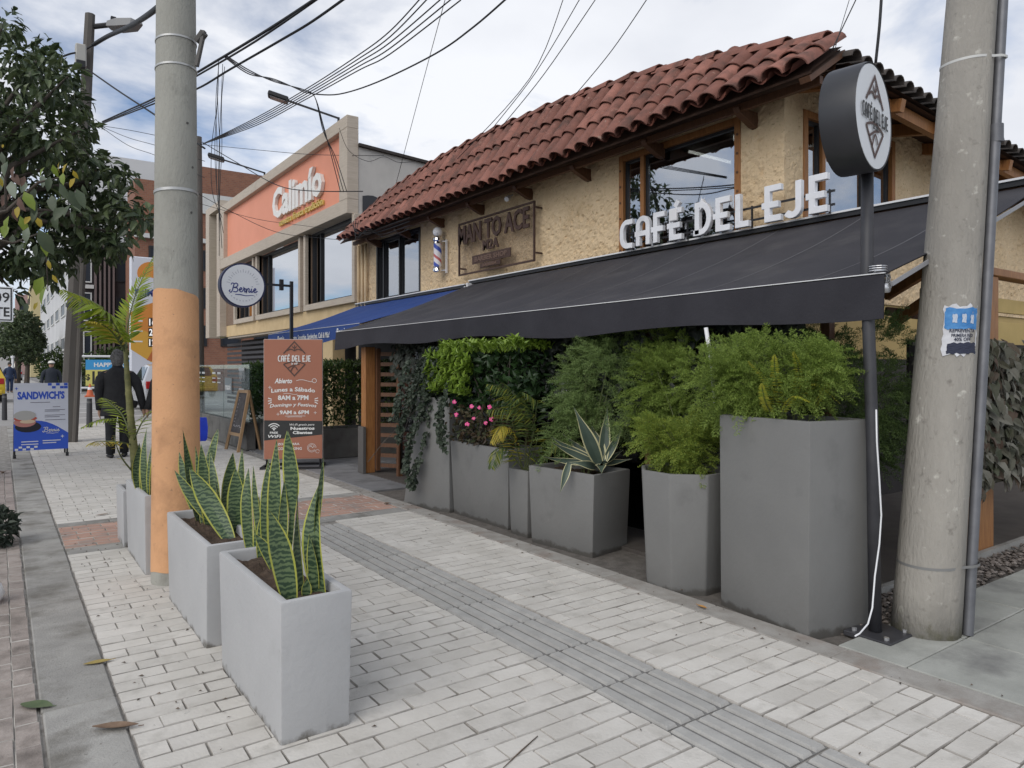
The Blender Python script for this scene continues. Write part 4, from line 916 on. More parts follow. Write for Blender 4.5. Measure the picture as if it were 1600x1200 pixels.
snake_plant('snake plant in the second pale planter, just right of the orange pole',
    [(359, 839, 296, 730, 24, 'snake'), (334, 815, 273, 735, 13, 'snake'), (312, 812, 285, 672, 19, 'snake'), (327, 818, 314, 694, 16, 'snake'), (350, 832, 336, 750, 19, 'snake'), (364, 832, 368, 730, 22, 'snake'), (352, 828, 365, 707, 20, 'snake'),
     (372, 828, 379, 701, 13, 'snake'), (330, 812, 342, 671, 10, 'thin'), (320, 812, 328, 695, 11, 'snake'), (308, 802, 280, 706, 12, 'snake'), (340, 818, 372, 715, 14, 'snake'), (316, 815, 304, 697, 8, 'snake'), (345, 825, 330, 706, 12, 'snake')], .475, (.97, 4.2, .47), 2)
snake_plant('snake plant in the third pale planter, left of the orange pole',
    [(222, 772, 218, 692, 13, 'snake'), (230, 776, 231, 668, 13, 'snake'), (236, 779, 240, 690, 12, 'snake'), (226, 774, 224, 700, 12, 'snake'), (240, 784, 250, 680, 14, 'snake')], .49, (.94, 5.9, .49), 3)
# agave
ag = thing('agave', 'agave with cream edged blue green leaves in the square grey planter', 'plant', (3.78, 4.35, .56)); d0 = 5.62
for (bx, by, tx, ty, w, bow, dz) in ((935, 715, 896, 636, 22, .05, -.1), (942, 712, 949, 634, 17, .0, .1), (935, 715, 862, 682, 13, -.22, -.05), (936, 715, 878, 676, 12, -.15, .1), (941, 715, 990, 716, 10, -.25, .1), (933, 716, 850, 712, 10, -.3, -.1), (932, 716, 862, 690, 11, -.14, -.15), (938, 720, 940, 742, 16, .1, -.25), (930, 722, 886, 722, 13, .22, -.12),
                                     (943, 715, 975, 702, 9, -.1, .15), (936, 708, 961, 690, 9, -.2, 0), (938, 712, 924, 664, 24, .02, .12), (945, 712, 972, 668, 12, .1, .1), (940, 715, 905, 700, 12, -.1, .12)):
    b_ = blade(at(bx, by + 8, d0), at(tx, ty, d0 + dz), w * d0 / 1120 * 1.15, (-SA, -CA, .25) if ty < 735 else (-SA * .3, -CA * .3, 1), bow, 'agave', .3, .10)
    part('leaf', b_, [M_agave, M_amarg], ag, smooth=1)
b_ = blade(at(889, 724, 5.50), at(875, 770, 5.46), 13 * 5.5 / 1120, (-SA, -CA, .2), .08, 'agave', .3, .10); part('leaf', b_, [M_agave, M_amarg], ag, smooth=1)
# ---- leaf clouds
def leaf(b_, p, d, nrm, L_, w, fold=.25, droop=.15):
    "one folded leaf at p growing along d; 2 quads + 2 tris"
    d = d.normalized(); s_ = d.cross(nrm); s_ = s_.normalized() if s_.length > 1e-4 else d.orthogonal().normalized(); n_ = s_.cross(d)
    a, m1, m2, e = p, p + d * L_ * .35 + n_ * L_ * .03, p + d * L_ * .7 - n_ * L_ * droop * .35, p + d * L_ - n_ * L_ * droop
    up = n_ * w * fold
    b_.add([a, m1 + s_ * w * .5 + up, m1, m1 - s_ * w * .5 + up, m2 + s_ * w * .38 + up, m2, m2 - s_ * w * .38 + up, e],
           [(0, 2, 1), (0, 3, 2), (1, 2, 5, 4), (2, 3, 6, 5), (4, 5, 7), (5, 6, 7)])
def rvec(r):
    while True:
        v = Vector((r.uniform(-1, 1), r.uniform(-1, 1), r.uniform(-1, 1)))
        if .05 < v.length < 1: return v.normalized()
def cloud(b_, c, rad, n, L_, w, r, out=.8, up=.2, shell=.55, droop=.15, cone=None):
    "n leaves in an ellipsoid, most of them near its skin"
    c = Vector(c); rad = Vector(rad) if not isinstance(rad, (int, float)) else Vector((rad,) * 3)
    for _ in range(n):
        u = rvec(r); k = shell + (1 - shell) * r.random() ** .6
        lump = 1 + .18 * noise.noise(c + u * 2.3)
        p = c + Vector((u.x * rad.x, u.y * rad.y, u.z * rad.z)) * k * lump
        d = u * out + rvec(r) * .8 + Vector((0, 0, up)); s_ = r.uniform(.65, 1.25)
        leaf(b_, p, d, (u + rvec(r) * .6 + Vector((0, 0, .5))).normalized(), L_ * s_, w * s_, droop=droop)
def boxcloud(b_, x, y, z, n, L_, w, r, d0, rnd=.9, droop=.1):
    for _ in range(n):
        p = Vector((r.uniform(*x), r.uniform(*y), r.uniform(*z))); s_ = r.uniform(.6, 1.3)
        leaf(b_, p, Vector(d0) + rvec(r) * rnd, (Vector((-.6, -.4, .5)) + rvec(r) * .7).normalized(), L_ * s_, w * s_, droop=droop)
M_laurel = leafm('laurel_leaf', [(.10, .16, .02), (.20, .31, .04), (.28, .40, .06), (.13, .21, .03)], rough=.35)
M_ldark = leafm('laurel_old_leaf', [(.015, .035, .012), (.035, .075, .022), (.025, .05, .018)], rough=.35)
M_ivy = leafm('ivy_leaf', [(.022, .036, .022), (.045, .065, .04), (.085, .105, .075), (.03, .045, .028)], rough=.45)
M_ivyg = leafm('ivy_grey_leaf', [(.07, .075, .045), (.14, .135, .105), (.25, .24, .205), (.055, .065, .038), (.12, .08, .06), (.10, .11, .07)], rough=.6)
M_fern = leafm('asparagus_fern', [(.12, .19, .035), (.21, .30, .055), (.30, .39, .08), (.15, .21, .045)], rough=.6, trans=.35)
M_fernb = leafm('blue_fern', [(.12, .19, .06), (.20, .29, .095), (.27, .36, .125), (.13, .19, .06)], rough=.6, trans=.35)
M_ferny = leafm('yellow_fern', [(.14, .215, .035), (.23, .32, .055), (.36, .41, .065), (.12, .19, .04)], rough=.6, trans=.35)
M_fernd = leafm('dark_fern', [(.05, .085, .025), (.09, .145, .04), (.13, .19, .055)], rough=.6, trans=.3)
M_stem = mat('green_stem', (.10, .12, .04), (.07, .085, .03), scale=10, rough=.7)
M_bark = mat('tree_bark', (.10, .085, .07), (.06, .05, .042), scale=8, rough=.95, bump=.8, bscale=30, stretch=(3, 3, .8))
def plume(b_, p, d, L_, r, nb=12, nn=7, w=.0022):
    "feathery asparagus spray: side branchlets carrying fine needles"
    d = d.normalized(); s0 = d.cross(Vector((0, 0, 1))); s0 = s0.normalized() if s0.length > .1 else Vector((1, 0, 0)); s0 = (s0 + rvec(r) * .6).normalized(); n0 = d.cross(s0)
    for i in range(nb):
        t = (i + .7) / nb; c = p + d * L_ * t - Vector((0, 0, 1)) * L_ * .25 * t * t; bl = L_ * .42 * (1 - t * .75)
        for sg in (-1, 1):
            bd = (s0 * sg + d * .8 + n0 * r.uniform(-.35, .35)).normalized()
            for k in range(nn):
                q = c + bd * bl * (k + 1) / nn; nd = (bd * .7 + rvec(r)).normalized(); ln = L_ * .085 * r.uniform(.6, 1.3); sw = nd.cross(n0 + rvec(r) * .3); sw = sw.normalized() * w if sw.length > .01 else s0 * w
                b_.v += [q - sw, q + sw, q + nd * ln]; o = len(b_.v); b_.f.append((o - 3, o - 2, o - 1)); b_.m.append(0)
def fernbush(name, label, c, rad, n, L_, m, seed, stems=6, base=None, cat='plant', group=None, w=.0022, loc=None, extra=()):
    r = random.Random(seed); c = Vector(c); rad = Vector(rad)
    t = thing(name, label, cat, tuple(loc or (base or c)), group); b_ = MB()
    for cc, rd, nn in ((c, rad, n),) + tuple((Vector(a), Vector(b), k) for a, b, k in extra):
        subs = []; nn = int(nn * 1.35)
        for _ in range(max(8, nn // 18)): u = rvec(r); k = .35 + .55 * r.random(); subs.append((cc + Vector((u.x * rd.x, u.y * rd.y, u.z * rd.z)) * k, r.uniform(.22, .48), u))
        for _ in range(nn):
            sc_, sr_, su = r.choice(subs); u = (rvec(r) + su * .5).normalized(); p = sc_ + Vector((u.x * rd.x, u.y * rd.y, u.z * rd.z)) * sr_ * r.uniform(.4, 1)
            plume(b_, p, u + su * .5 + Vector((0, 0, .4)) + rvec(r) * .5, L_ * r.uniform(.55, 1.2), r, w=w)
    part('foliage', b_, m, t); b_ = MB(); base = Vector(base or (c - Vector((0, 0, rad.z))))
    for _ in range(stems):
        u = rvec(r); e = c + Vector((u.x * rad.x, u.y * rad.y, abs(u.z) * rad.z)) * .7; b_.tube([base + Vector((u.x, u.y, 0)) * .04, (base + e) / 2 + Vector((0, 0, .04)), e], [.006, .004, .002], 5)
    part('stem', b_, M_stem, t); return t
fernbush('asparagus_fern', 'tall feathery blue green fern bush behind the agave', (3.98, 4.32, 1.28), (.32, .32, .36), 330, .17, M_fernb, 11, base=(3.85, 4.35, .55), extra=(((3.86, 4.50, .90), (.22, .2, .24), 130), ((4.05, 4.2, 1.5), (.3, .3, .16), 90)))
fernbush('asparagus_fern', 'bushy mid green fern between the agave and the octagonal planter', (4.10, 3.62, 1.30), (.36, .40, .28), 330, .16, M_fern, 12, base=(3.85, 3.3, .7), extra=(((3.98, 3.66, 1.02), (.24, .25, .22), 110), ((4.2, 3.8, 1.58), (.25, .3, .1), 60)))
fernbush('asparagus_fern', 'yellow green feathery bush filling the octagonal planter', (3.72, 3.24, .94), (.28, .29, .17), 240, .13, M_ferny, 13, base=(3.7, 3.2, .68), extra=(((3.76, 3.2, .86), (.24, .24, .13), 120),))
fernbush('asparagus_fern', 'spreading feathery fern crown in the tallest grey planter', (3.72, 2.56, 1.34), (.28, .36, .21), 400, .16, M_fern, 14, base=(3.7, 2.45, 1.08), extra=(((3.66, 2.86, 1.34), (.24, .26, .20), 160), ((3.74, 2.34, 1.38), (.22, .2, .18), 110)))
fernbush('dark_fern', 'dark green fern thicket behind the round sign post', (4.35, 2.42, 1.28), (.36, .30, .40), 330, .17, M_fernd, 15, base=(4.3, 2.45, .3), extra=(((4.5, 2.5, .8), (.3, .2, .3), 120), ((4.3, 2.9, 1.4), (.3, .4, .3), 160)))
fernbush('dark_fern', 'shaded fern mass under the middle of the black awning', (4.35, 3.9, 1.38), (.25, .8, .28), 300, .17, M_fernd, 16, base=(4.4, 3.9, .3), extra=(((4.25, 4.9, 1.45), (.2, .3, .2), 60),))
# fern fronds (each its own part)
def frond(b_, pts, n, leafL, leafw, r, droop=.2, hang=.3, mi=0, stem=.004, taper=True, sm=1, ang=.9):
    "pinnate frond along a smooth curve through pts"
    P = [Vector(p) for p in pts]
    def cv(t):
        k = t * (len(P) - 1); i = min(int(k), len(P) - 2); f = k - i; p0 = P[max(i - 1, 0)]; p1 = P[i]; p2 = P[i + 1]; p3 = P[min(i + 2, len(P) - 1)]
        return .5 * ((2 * p1) + (p2 - p0) * f + (2 * p0 - 5 * p1 + 4 * p2 - p3) * f * f + (3 * p1 - p0 - 3 * p2 + p3) * f ** 3)
    b_.tube([cv(i / 14) for i in range(15)], [stem * (1 - .8 * i / 14) for i in range(15)], 5, mi=sm)
    for i in range(n):
        t = .12 + .88 * (i + .5) / n; c = cv(t); tg = (cv(min(1, t + .02)) - cv(max(0, t - .02))).normalized(); sd = tg.cross(Vector((0, 0, 1))); sd = sd.normalized() if sd.length > .1 else Vector((1, 0, 0)); up = sd.cross(tg)
        l = leafL * ((math.sin(math.pi * min(1, t * .8 + .18)) ** .7) if taper else 1)
        for sg in (-1, 1):
            d = (sd * sg + tg * ang - Vector((0, 0, hang)) + rvec(r) * .12).normalized(); o = len(b_.f); leaf(b_, c, d, up, l * r.uniform(.85, 1.1), leafw, .2, droop)
            for q in range(o, len(b_.f)): b_.m[q] = mi
r = random.Random(41)
M_yfr = leafm('yellow_frond', [(.30, .32, .03), (.42, .40, .05), (.24, .30, .03)], trans=.35)
sf = thing('sword_fern', 'sword fern with yellowing fronds on the front of the tallest planter', 'plant', (3.6, 2.4, 1.1))
for (a, b, c, d_) in (((1240, 640), (1262, 590), (1296, 570), 4.0), ((1250, 640), (1285, 578), (1318, 588), 3.95), ((1240, 645), (1270, 600), (1312, 630), 3.9), ((1215, 645), (1200, 600), (1170, 565), 4.05), ((1225, 645), (1212, 590), (1210, 555), 4.0), ((1220, 650), (1240, 620), (1265, 628), 3.85), ((1205, 648), (1195, 625), (1190, 600), 3.95), ((1235, 640), (1248, 585), (1240, 550), 4.0), ((1265, 645), (1285, 615), (1292, 600), 3.9), ((1258, 640), (1288, 560), (1300, 540), 4.1)):
    b_ = MB(); frond(b_, [at(*a, d_ + .1), at(*b, d_), at(*c, d_ - .06)], 22, .034, .011, r, hang=.1, stem=.002, ang=.25); part('frond', b_, [M_yfr, M_stem], sf)
# palms
M_palm = leafm('palm_leaflet', [(.14, .21, .02), (.22, .31, .025), (.33, .38, .03), (.18, .25, .02)], rough=.4, trans=.4)
M_palmd = leafm('dark_palm_leaflet', [(.05, .085, .025), (.085, .13, .035), (.12, .17, .045), (.28, .27, .03)], rough=.45, trans=.35)
M_palmy = leafm('dry_palm_leaflet', [(.42, .33, .03), (.50, .40, .06), (.32, .30, .04)], rough=.5, trans=.35)
pm = thing('young_palm', 'slender young palm with yellow green fronds in the small pale planter', 'palm', (.94, 6.5, .40)); D = 5.84
b_ = MB(); st = [at(214, 760, D), at(209, 700, D), at(203, 640, D), at(199, 590, D), at(196, 545, D)]
pts = []; rad = []
for i in range(41):
    k = i / 40 * 4; j = min(int(k), 3); pts.append(st[j].lerp(st[j + 1], k - j)); rad.append((.036 - .020 * i / 40) * (1.12 if i % 5 == 0 else 1))
b_.tube(pts, rad, 12); part('trunk', b_, mat('palm_stem', (.085, .09, .03), (.20, .19, .07), scale=7, rough=.6, stretch=(1, 1, 2.5)), pm, smooth=40)
r = random.Random(5)
for pl_, n_, ll, lw, m_, hg in (([(196, 548), (178, 505), (150, 474), (98, 452)], 46, .24, .027, M_palm, .9), ([(197, 548), (201, 500), (218, 445), (250, 385)], 40, .17, .020, M_palm, .1), ([(197, 552), (178, 522), (158, 506), (138, 502)], 14, .13, .018, M_palmy, .3), 
                           ([(206, 690), (185, 660), (160, 655), (128, 668)], 18, .12, .012, M_palm, .3), ([(207, 690), (192, 650), (172, 630), (160, 622)], 18, .13, .014, M_palm, .2), ([(207, 695), (180, 690), (150, 690), (140, 695)], 14, .11, .012, M_palmy, .5), ([(208, 690), (222, 660), (236, 645), (246, 640)], 16, .12, .012, M_palm, .3), ([(210, 740), (190, 715), (180, 690), (178, 680)], 8, .06, .008, M_palmy, .3)):
    b_ = MB(); frond(b_, [at(*p, D - .12 * i * (1 if rng.random() < .5 else -1)) for i, p in enumerate(pl_)], n_, ll, lw, r, hang=hg, stem=.008, droop=.12); part('frond', b_, [m_, M_stem], pm)
pd = thing('drooping_palm', 'small dark palm with drooping narrow fronds behind the low planter', 'palm', (3.78, 4.94, .50)); D = 6.2
for pl_, n_, ll, m_ in (([(818, 735), (835, 660), (800, 612), (762, 600)], 30, .20, M_palmd), ([(820, 735), (840, 680), (810, 640), (762, 640)], 30, .22, M_palmd), ([(818, 735), (800, 680), (785, 665), (768, 690)], 26, .18, M_palmy), ([(822, 735), (850, 690), (866, 690), (885, 700)], 24, .17, M_palmd),
                        ([(820, 735), (820, 660), (790, 610), (785, 598)], 26, .2, M_palmd), ([(818, 735), (790, 700), (775, 705), (768, 730)], 22, .16, M_palmd), ([(822, 735), (838, 640), (828, 620), (815, 612)], 26, .19, M_palmd), ([(822, 738), (846, 710), (850, 730), (850, 752)], 18, .14, M_palmd), ([(816, 735), (805, 690), (800, 640), (812, 622)], 26, .2, M_palmd)):
    b_ = MB(); frond(b_, [at(*p, D - .08 * i) for i, p in enumerate(pl_)], n_, ll, .011, r, hang=.7, stem=.005, droop=.3); part('frond', b_, [m_, M_stem], pd)
# laurel bush: shiny new growth over dark old leaves
r = random.Random(21)
lb = thing('laurel_bush', 'clipped bush with bright lime green new leaves under the awning edge', 'bush', (3.8, 5.6, .65))
b_ = MB()
def sprig(b_, p, d, r, n=7, L_=.075, w=.034):
    for k in range(n):
        a = 2.4 * k; s0 = d.orthogonal().normalized(); s1 = d.cross(s0); leaf(b_, p + d * .012 * k, d * .9 + (s0 * math.cos(a) + s1 * math.sin(a)) * .75 + rvec(r) * .15, d, L_ * r.uniform(.8, 1.15), w, .3, .08)
for _ in range(300):
    top = r.random() < .55
    if top: p = Vector((r.uniform(3.6, 4.05), r.uniform(5.0, 6.45), 1.53 + .05 * r.random())); d = Vector((r.uniform(-.5, .2), r.uniform(-.3, .3), 1))
    else: p = Vector((3.60 + .1 * r.random(), r.uniform(5.75, 6.5), r.uniform(1.12, 1.52))); d = Vector((-.9, r.uniform(-.4, .2), .6))
    sprig(b_, p, d.normalized(), r)
part('new_leaves', b_, M_laurel, lb)
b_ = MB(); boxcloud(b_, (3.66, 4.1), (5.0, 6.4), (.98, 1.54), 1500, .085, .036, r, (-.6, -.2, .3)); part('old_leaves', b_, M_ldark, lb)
b_ = MB()
for _ in range(9): x, y = r.uniform(3.72, 3.9), r.uniform(5.3, 6.0); b_.tube([(x, y, .62), (x + r.uniform(-.05, .05), y + r.uniform(-.1, .1), 1.1), (x + r.uniform(-.1, .1), y + r.uniform(-.25, .25), 1.5)], [.012, .009, .004], 6)
part('stem', b_, M_bark, lb)
# pink flowers
pf = thing('pink_flower_plant', 'low plant with bright pink flowers in the long grey trough', 'flower', (3.75, 5.5, .66)); r = random.Random(8); D = 6.62
b_ = MB(); boxcloud(b_, (3.58, 3.95), (5.15, 6.15), (.68, 1.02), 900, .055, .024, r, (-.4, -.3, .3)); part('foliage', b_, leafm('reddish_leaf', [(.05, .035, .022), (.085, .055, .03), (.05, .07, .03), (.11, .08, .045)]), pf)
M_pet = mat('petal_pink', (.72, .06, .26), (.80, .14, .36), scale=30, rough=.6); M_eye = mat('flower_eye', (.75, .45, .2), rough=.6)
for (px, py) in ((710, 628), (737, 635), (749, 637), (765, 636), (713, 648), (740, 654), (730, 663), (759, 661), (768, 655)):
    b_ = MB(); c = at(px, py, D - .18); f_ = Vector((-SA, -CA, .3)).normalized(); u = f_.cross(Vector((0, 0, 1))).normalized(); v = u.cross(f_); s_ = r.uniform(.012, .018)
    for k in range(5):
        a = k * 2 * math.pi / 5 + r.random(); q = u * math.cos(a) + v * math.sin(a); w_ = f_.cross(q)
        b_.add([c, c + q * s_ * .7 + w_ * s_ * .62 + f_ * .004, c + q * s_ * 1.25 + w_ * s_ * .3 + f_ * r.uniform(-.004, .006), c + q * s_ * 1.25 - w_ * s_ * .3 + f_ * r.uniform(-.004, .006), c + q * s_ * .7 - w_ * s_ * .62 + f_ * .004], [(0, 1, 2, 3, 4)])
    b_.add([c + u * .005 + f_ * .006, c + v * .005 + f_ * .006, c - u * .005 + f_ * .006, c - v * .005 + f_ * .006], [(0, 1, 2, 3)], 1); part('flower', b_, [M_pet, M_eye], pf)
# trailing ivy on the tapered planter and around its head
r = random.Random(31)
iv = thing('trailing_ivy', 'ivy spilling down the tapered grey planter beside the gate', 'ivy', (3.7, 6.5, 1.05)); b_ = MB()
cloud(b_, (3.74, 6.52, 1.32), (.22, .32, .30), 900, .055, .042, r, droop=.3, up=-.2); cloud(b_, (3.6, 6.66, 1.10), (.14, .22, .30), 600, .055, .042, r, up=-.4, droop=.3)
def trail(b_, pts, n, r, L_=.05, w=.04, sp_=.04):
    P = [Vector(p) for p in pts]
    for _ in range(n):
        k = r.random() * (len(P) - 1); i = min(int(k), len(P) - 2); p = P[i].lerp(P[i + 1], k - i) + rvec(r) * sp_ * r.random()
        leaf(b_, p, Vector((-.5, -.3, -.7)) + rvec(r) * .7, (Vector((-.7, -.5, .3)) + rvec(r) * .5).normalized(), L_ * r.uniform(.6, 1.2), w * r.uniform(.7, 1.2), .15, .2)
D = 7.35
for ps, n_ in (([(665, 590), (655, 650), (640, 700), (632, 735)], 130), ([(660, 640), (640, 680), (636, 730), (648, 765)], 130), ([(650, 600), (630, 650), (622, 690)], 120), ([(640, 560), (625, 620), (618, 655)], 120), ([(675, 620), (665, 680), (650, 740)], 70), ([(648, 720), (650, 750), (640, 762)], 50), ([(690, 620), (684, 660), (690, 690)], 90), ([(700, 600), (690, 650), (696, 705)], 110)):
    trail(b_, [at(*p, D - .05 * i + (0 if p[0] < 680 else -.35)) for i, p in enumerate(ps)], n_, r)
part('foliage', b_, M_ivy, iv); b_ = MB()
for ps in ([(665, 590), (650, 670), (636, 740)], [(655, 600), (630, 680), (645, 765)], [(650, 640), (600, 690), (575, 722)]): b_.tube([at(*p, D + .05 - .05 * i) for i, p in enumerate(ps)], .004, 5)
part('stem', b_, M_bark, iv)
# dark ivy wall behind the planters, on a glass screen carrying white lettering
r = random.Random(33)
gs = thing('glass_screen', 'dark glass terrace screen with white capitals behind the feathery ferns', 'screen', (4.15, 5, 0))
b_ = MB(); b_.box(4.20, 4.212, 2.5, 8.4, .1, 1.6); part('glass_panel', b_, glass('screen_glass', .06, (.25, .26, .27)), gs)
for y in (2.5, 4.0, 5.6, 7.0, 8.4):
    b_ = MB(); b_.box(4.18, 4.24, y - .03, y + .03, 0, 1.75); part('post', b_, M_wood2, gs)
b_ = MB(); textmb(b_, 'EL MEJOR', (4.195, 5.09, 1.25), FX, .085, w=.46, depth=.001, bold=.03); textmb(b_, 'CAFÉ', (4.195, 5.12, 1.13), FX, .085, w=.3, depth=.001, bold=.03); part('lettering', b_, mat('dull_white_print', (.42, .42, .42), rough=.7), gs)
hv = thing('hanging_ivy', 'dark ivy hanging in the shade under the awning, right of the lime bush', 'ivy', (4.3, 5, 1.7)); b_ = MB()
for _ in range(1100):
    y = r.uniform(2.6, 8.3); z = 1.72 - r.random() ** 1.6 * (.75 if 3.2 < y < 5.1 else .45); leaf(b_, Vector((r.uniform(4.03, 4.16), y, z)), Vector((-.4, -.2, -.8)) + rvec(r) * .5, (Vector((-.8, -.5, .2)) + rvec(r) * .4).normalized(), r.uniform(.06, .10), r.uniform(.05, .075), .12, .1)
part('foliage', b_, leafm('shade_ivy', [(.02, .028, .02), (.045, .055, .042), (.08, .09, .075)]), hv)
# right hand green wall of dusty ivy on a timber frame
iw = thing('ivy_panel', 'dusty grey green ivy covering a timber screen beyond the leaning pole', 'ivy', (5.8, 2.3, 1.2)); b_ = MB(); r = random.Random(35)
for _ in range(2300):
    x = r.uniform(4.75, 8.0); top = 1.62 + .05 * noise.noise(Vector((x * 3, 0, 0))); bot = .60 + .10 * noise.noise(Vector((x * 2.3, 5, 0))); z = bot + (top - bot) * r.random()
    dp = r.random(); leaf(b_, Vector((x, 2.12 + .13 * dp, z)), Vector((r.uniform(-.6, .6), -.5, -.75)) + rvec(r) * .45, (Vector((-.3, -.9, .35)) + rvec(r) * .55).normalized(), r.uniform(.08, .14), r.uniform(.045, .08), .22, .25)
part('foliage', b_, M_ivyg, iw)
for _ in range(70):
    x = r.uniform(4.9, 8); z = r.uniform(.6, 1.5); b2 = MB(); b2.tube([(x, 2.13, z), (x + r.uniform(-.05, .05), 2.11, z - r.uniform(.08, .2))], .0035, 4)
    if _ == 0: b_ = MB()
    b_.add(b2.v, b2.f)
part('stems', b_, M_bark, iw, kind='stuff')
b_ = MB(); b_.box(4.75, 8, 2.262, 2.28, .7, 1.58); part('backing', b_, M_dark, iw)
tf = thing('timber_railing', 'timber railing with yellow boards above the dusty ivy screen', 'railing', (6.0, 2.5, 0))
for x0, x1, z0, z1 in ((5.83, 6.16, .03, .98), (6.08, 6.25, .98, 2.10), (7.6, 7.75, .03, 2.1)):
    b_ = MB(); b_.box(x0, x1, 2.31, 2.41, z0, z1); part('post', b_, M_wood, tf, bevel=.006)
b_ = MB(); b_.box(5.3, 8.0, 2.30, 2.42, 2.105, 2.165); part('top_rail', b_, M_wood, tf, bevel=.005)
M_yb = mat('yellow_board', (.58, .42, .16), (.50, .36, .13), scale=5, rough=.7)
for z0, z1 in ((1.85, 1.965), (1.56, 1.775)):
    b_ = MB(); b_.box(5.3, 8.0, 2.43, 2.455, z0, z1); part('board', b_, M_yb, tf, bevel=.003)
for p, q in (((1384, 462), (1450, 422)), ((1395, 505), (1462, 460))):
    b_ = MB(); b_.bar(at(*p, 5.3), at(*q, 5.0), .05, .07); part('brace', b_, M_wood, tf)
b_ = MB(); b_.bar(at(1384, 486, 5.3), at(1450, 494, 5.25), .05, .06); part('lower_rail', b_, M_wood2, tf)
b_ = MB(); b_.box(4.75, 8.2, 4.0 - .1, 4.0, 0, 1.5)
# slatted gate at the far end of the terrace
gt = thing('slatted_gate', 'open timber gate with horizontal slats beside the trailing ivy', 'gate', (4.0, 8.95, 0))
b_ = MB(); b_.box(3.95, 4.09, 8.88, 9.02, .0, 1.68); part('post', b_, M_wood, gt, bevel=.006)
b_ = MB(); b_.box(3.91, 3.948, 8.86, 9.03, 0, .62); part('post_guard', b_, mat('scuffed_steel', (.10, .095, .09), rough=.6), gt)
g0, g1 = Vector((4.12, 8.86, 0)), Vector((4.46, 8.40, 0))
for p in (g0, g1):
    b_ = MB(); b_.bar(p + Vector((0, 0, .03)), p + Vector((0, 0, 1.66)), .06, .05, up=(1, 0, 0)); part('stile', b_, M_wood2, gt)
for k in range(12):
    z = .10 + k * .135; b_ = MB(); b_.bar(g0 + Vector((.03, -.04, z)), g1 + Vector((-.02, .03, z)), .03, .05); part('slat', b_, M_wood2, gt)
# fallen leaves
def fallen(px, py, L_, w, col, label, rot, curl=.3):
    p, d = gz(px, py, 0.0); b_ = MB(); n = 8; vs = []
    for i in range(n + 1):
        s_ = i / n; ww = w * math.sin(math.pi * min(.98, max(.03, s_))) ** .8
        for u in (-1, 0, 1): vs.append(Vector(((s_ - .5) * L_, u * ww / 2, .006 + curl * (.05 * abs(u) * ww * 8 + L_ * .35 * (s_ - .5) ** 2))))
    fs = []
    for i in range(n):
        for j in range(2): a = i * 3 + j; fs.append((a, a + 1, a + 4, a + 3))
    c_, s2 = math.cos(rot), math.sin(rot); b_.add([p + Vector((v.x * c_ - v.y * s2, v.x * s2 + v.y * c_, v.z)) for v in vs], fs)
    b_.tube([p + Vector((c_ * L_ * .5, s2 * L_ * .5, .01)), p + Vector((c_ * L_ * .62, s2 * L_ * .62, .012))], .0018, 5)
    solo('fallen_leaf', b_, mat('leaf_' + col[0], col[1], col[2], scale=18, rough=.7), label, 'leaf', tuple(p), 'fallen leaves on the pavement', smooth=1)
gr_ = ('green', (.075, .11, .05), (.11, .14, .07)); ye_ = ('ochre', (.36, .29, .09), (.26, .17, .06)); br_ = ('brown', (.22, .15, .10), (.14, .09, .06)); og_ = ('orange', (.48, .25, .07), (.38, .19, .06))
fallen(57, 1105, .145, .07, gr_, 'green fallen leaf at the bottom left on the worn pavers', -.75); fallen(153, 1037, .12, .045, ye_, 'ochre fallen leaf on the grey kerb stones left of the front planter', -.1)
fallen(1097, 950, .075, .028, og_, 'orange fallen leaf on the white bricks before the tallest grey planter', 1.5, .5); fallen(180, 1140, .17, .05, br_, 'brown curled fallen leaf by the kerb edge below the ochre one', -.5, .7)
fallen(160, 805, .12, .04, br_, 'dry brown leaf on the far white bricks beside the small palm planter', .3); fallen(10, 806, .10, .05, br_, 'dry brown leaf at the left frame edge on the worn pavers', .8, .6); fallen(605, 788, .09, .05, br_, 'pale brown leaf on the red brick band near the trailing ivy', .4, .6)
fallen(5, 740, .10, .07, br_, 'curled dark brown leaf hanging low at the left frame edge', 1.2, 1.0)
r = random.Random(77); deb = MB()
for _ in range(260):
    x = r.choice((r.uniform(.45, 3.2), r.uniform(.42, .84), r.uniform(3.2, 3.5))); y = r.uniform(1.2, 9); s_ = r.uniform(.004, .012); a = r.uniform(0, 6.3); c_ = Vector((x, y, .004)); u = Vector((math.cos(a), math.sin(a), 0)); v = Vector((-u.y, u.x, .3))
    deb.add([c_ - u * s_ * r.uniform(.8, 2), c_ - v * s_ * .4 + Vector((0, 0, .002)), c_ + u * s_, c_ + v * s_ * .4 + Vector((0, 0, .004))], [(0, 1, 2, 3)])
put('leaf_litter', deb.mesh('leaf_litter', mat('litter_brown', (.13, .095, .07), (.07, .055, .04), scale=9, rough=.9, world=True, island=.4)), None, None, 'stuff')
b_ = MB(); b_.tube([gz(840, 1150, .004)[0], gz(812, 1175, .004)[0], gz(786, 1200, .004)[0]], [.002, .003, .0015], 5); solo('twig', b_, MATS['litter_brown'], 'thin dark twig lying on the white bricks at the bottom centre', 'twig', tuple(gz(812, 1175, .004)[0]))
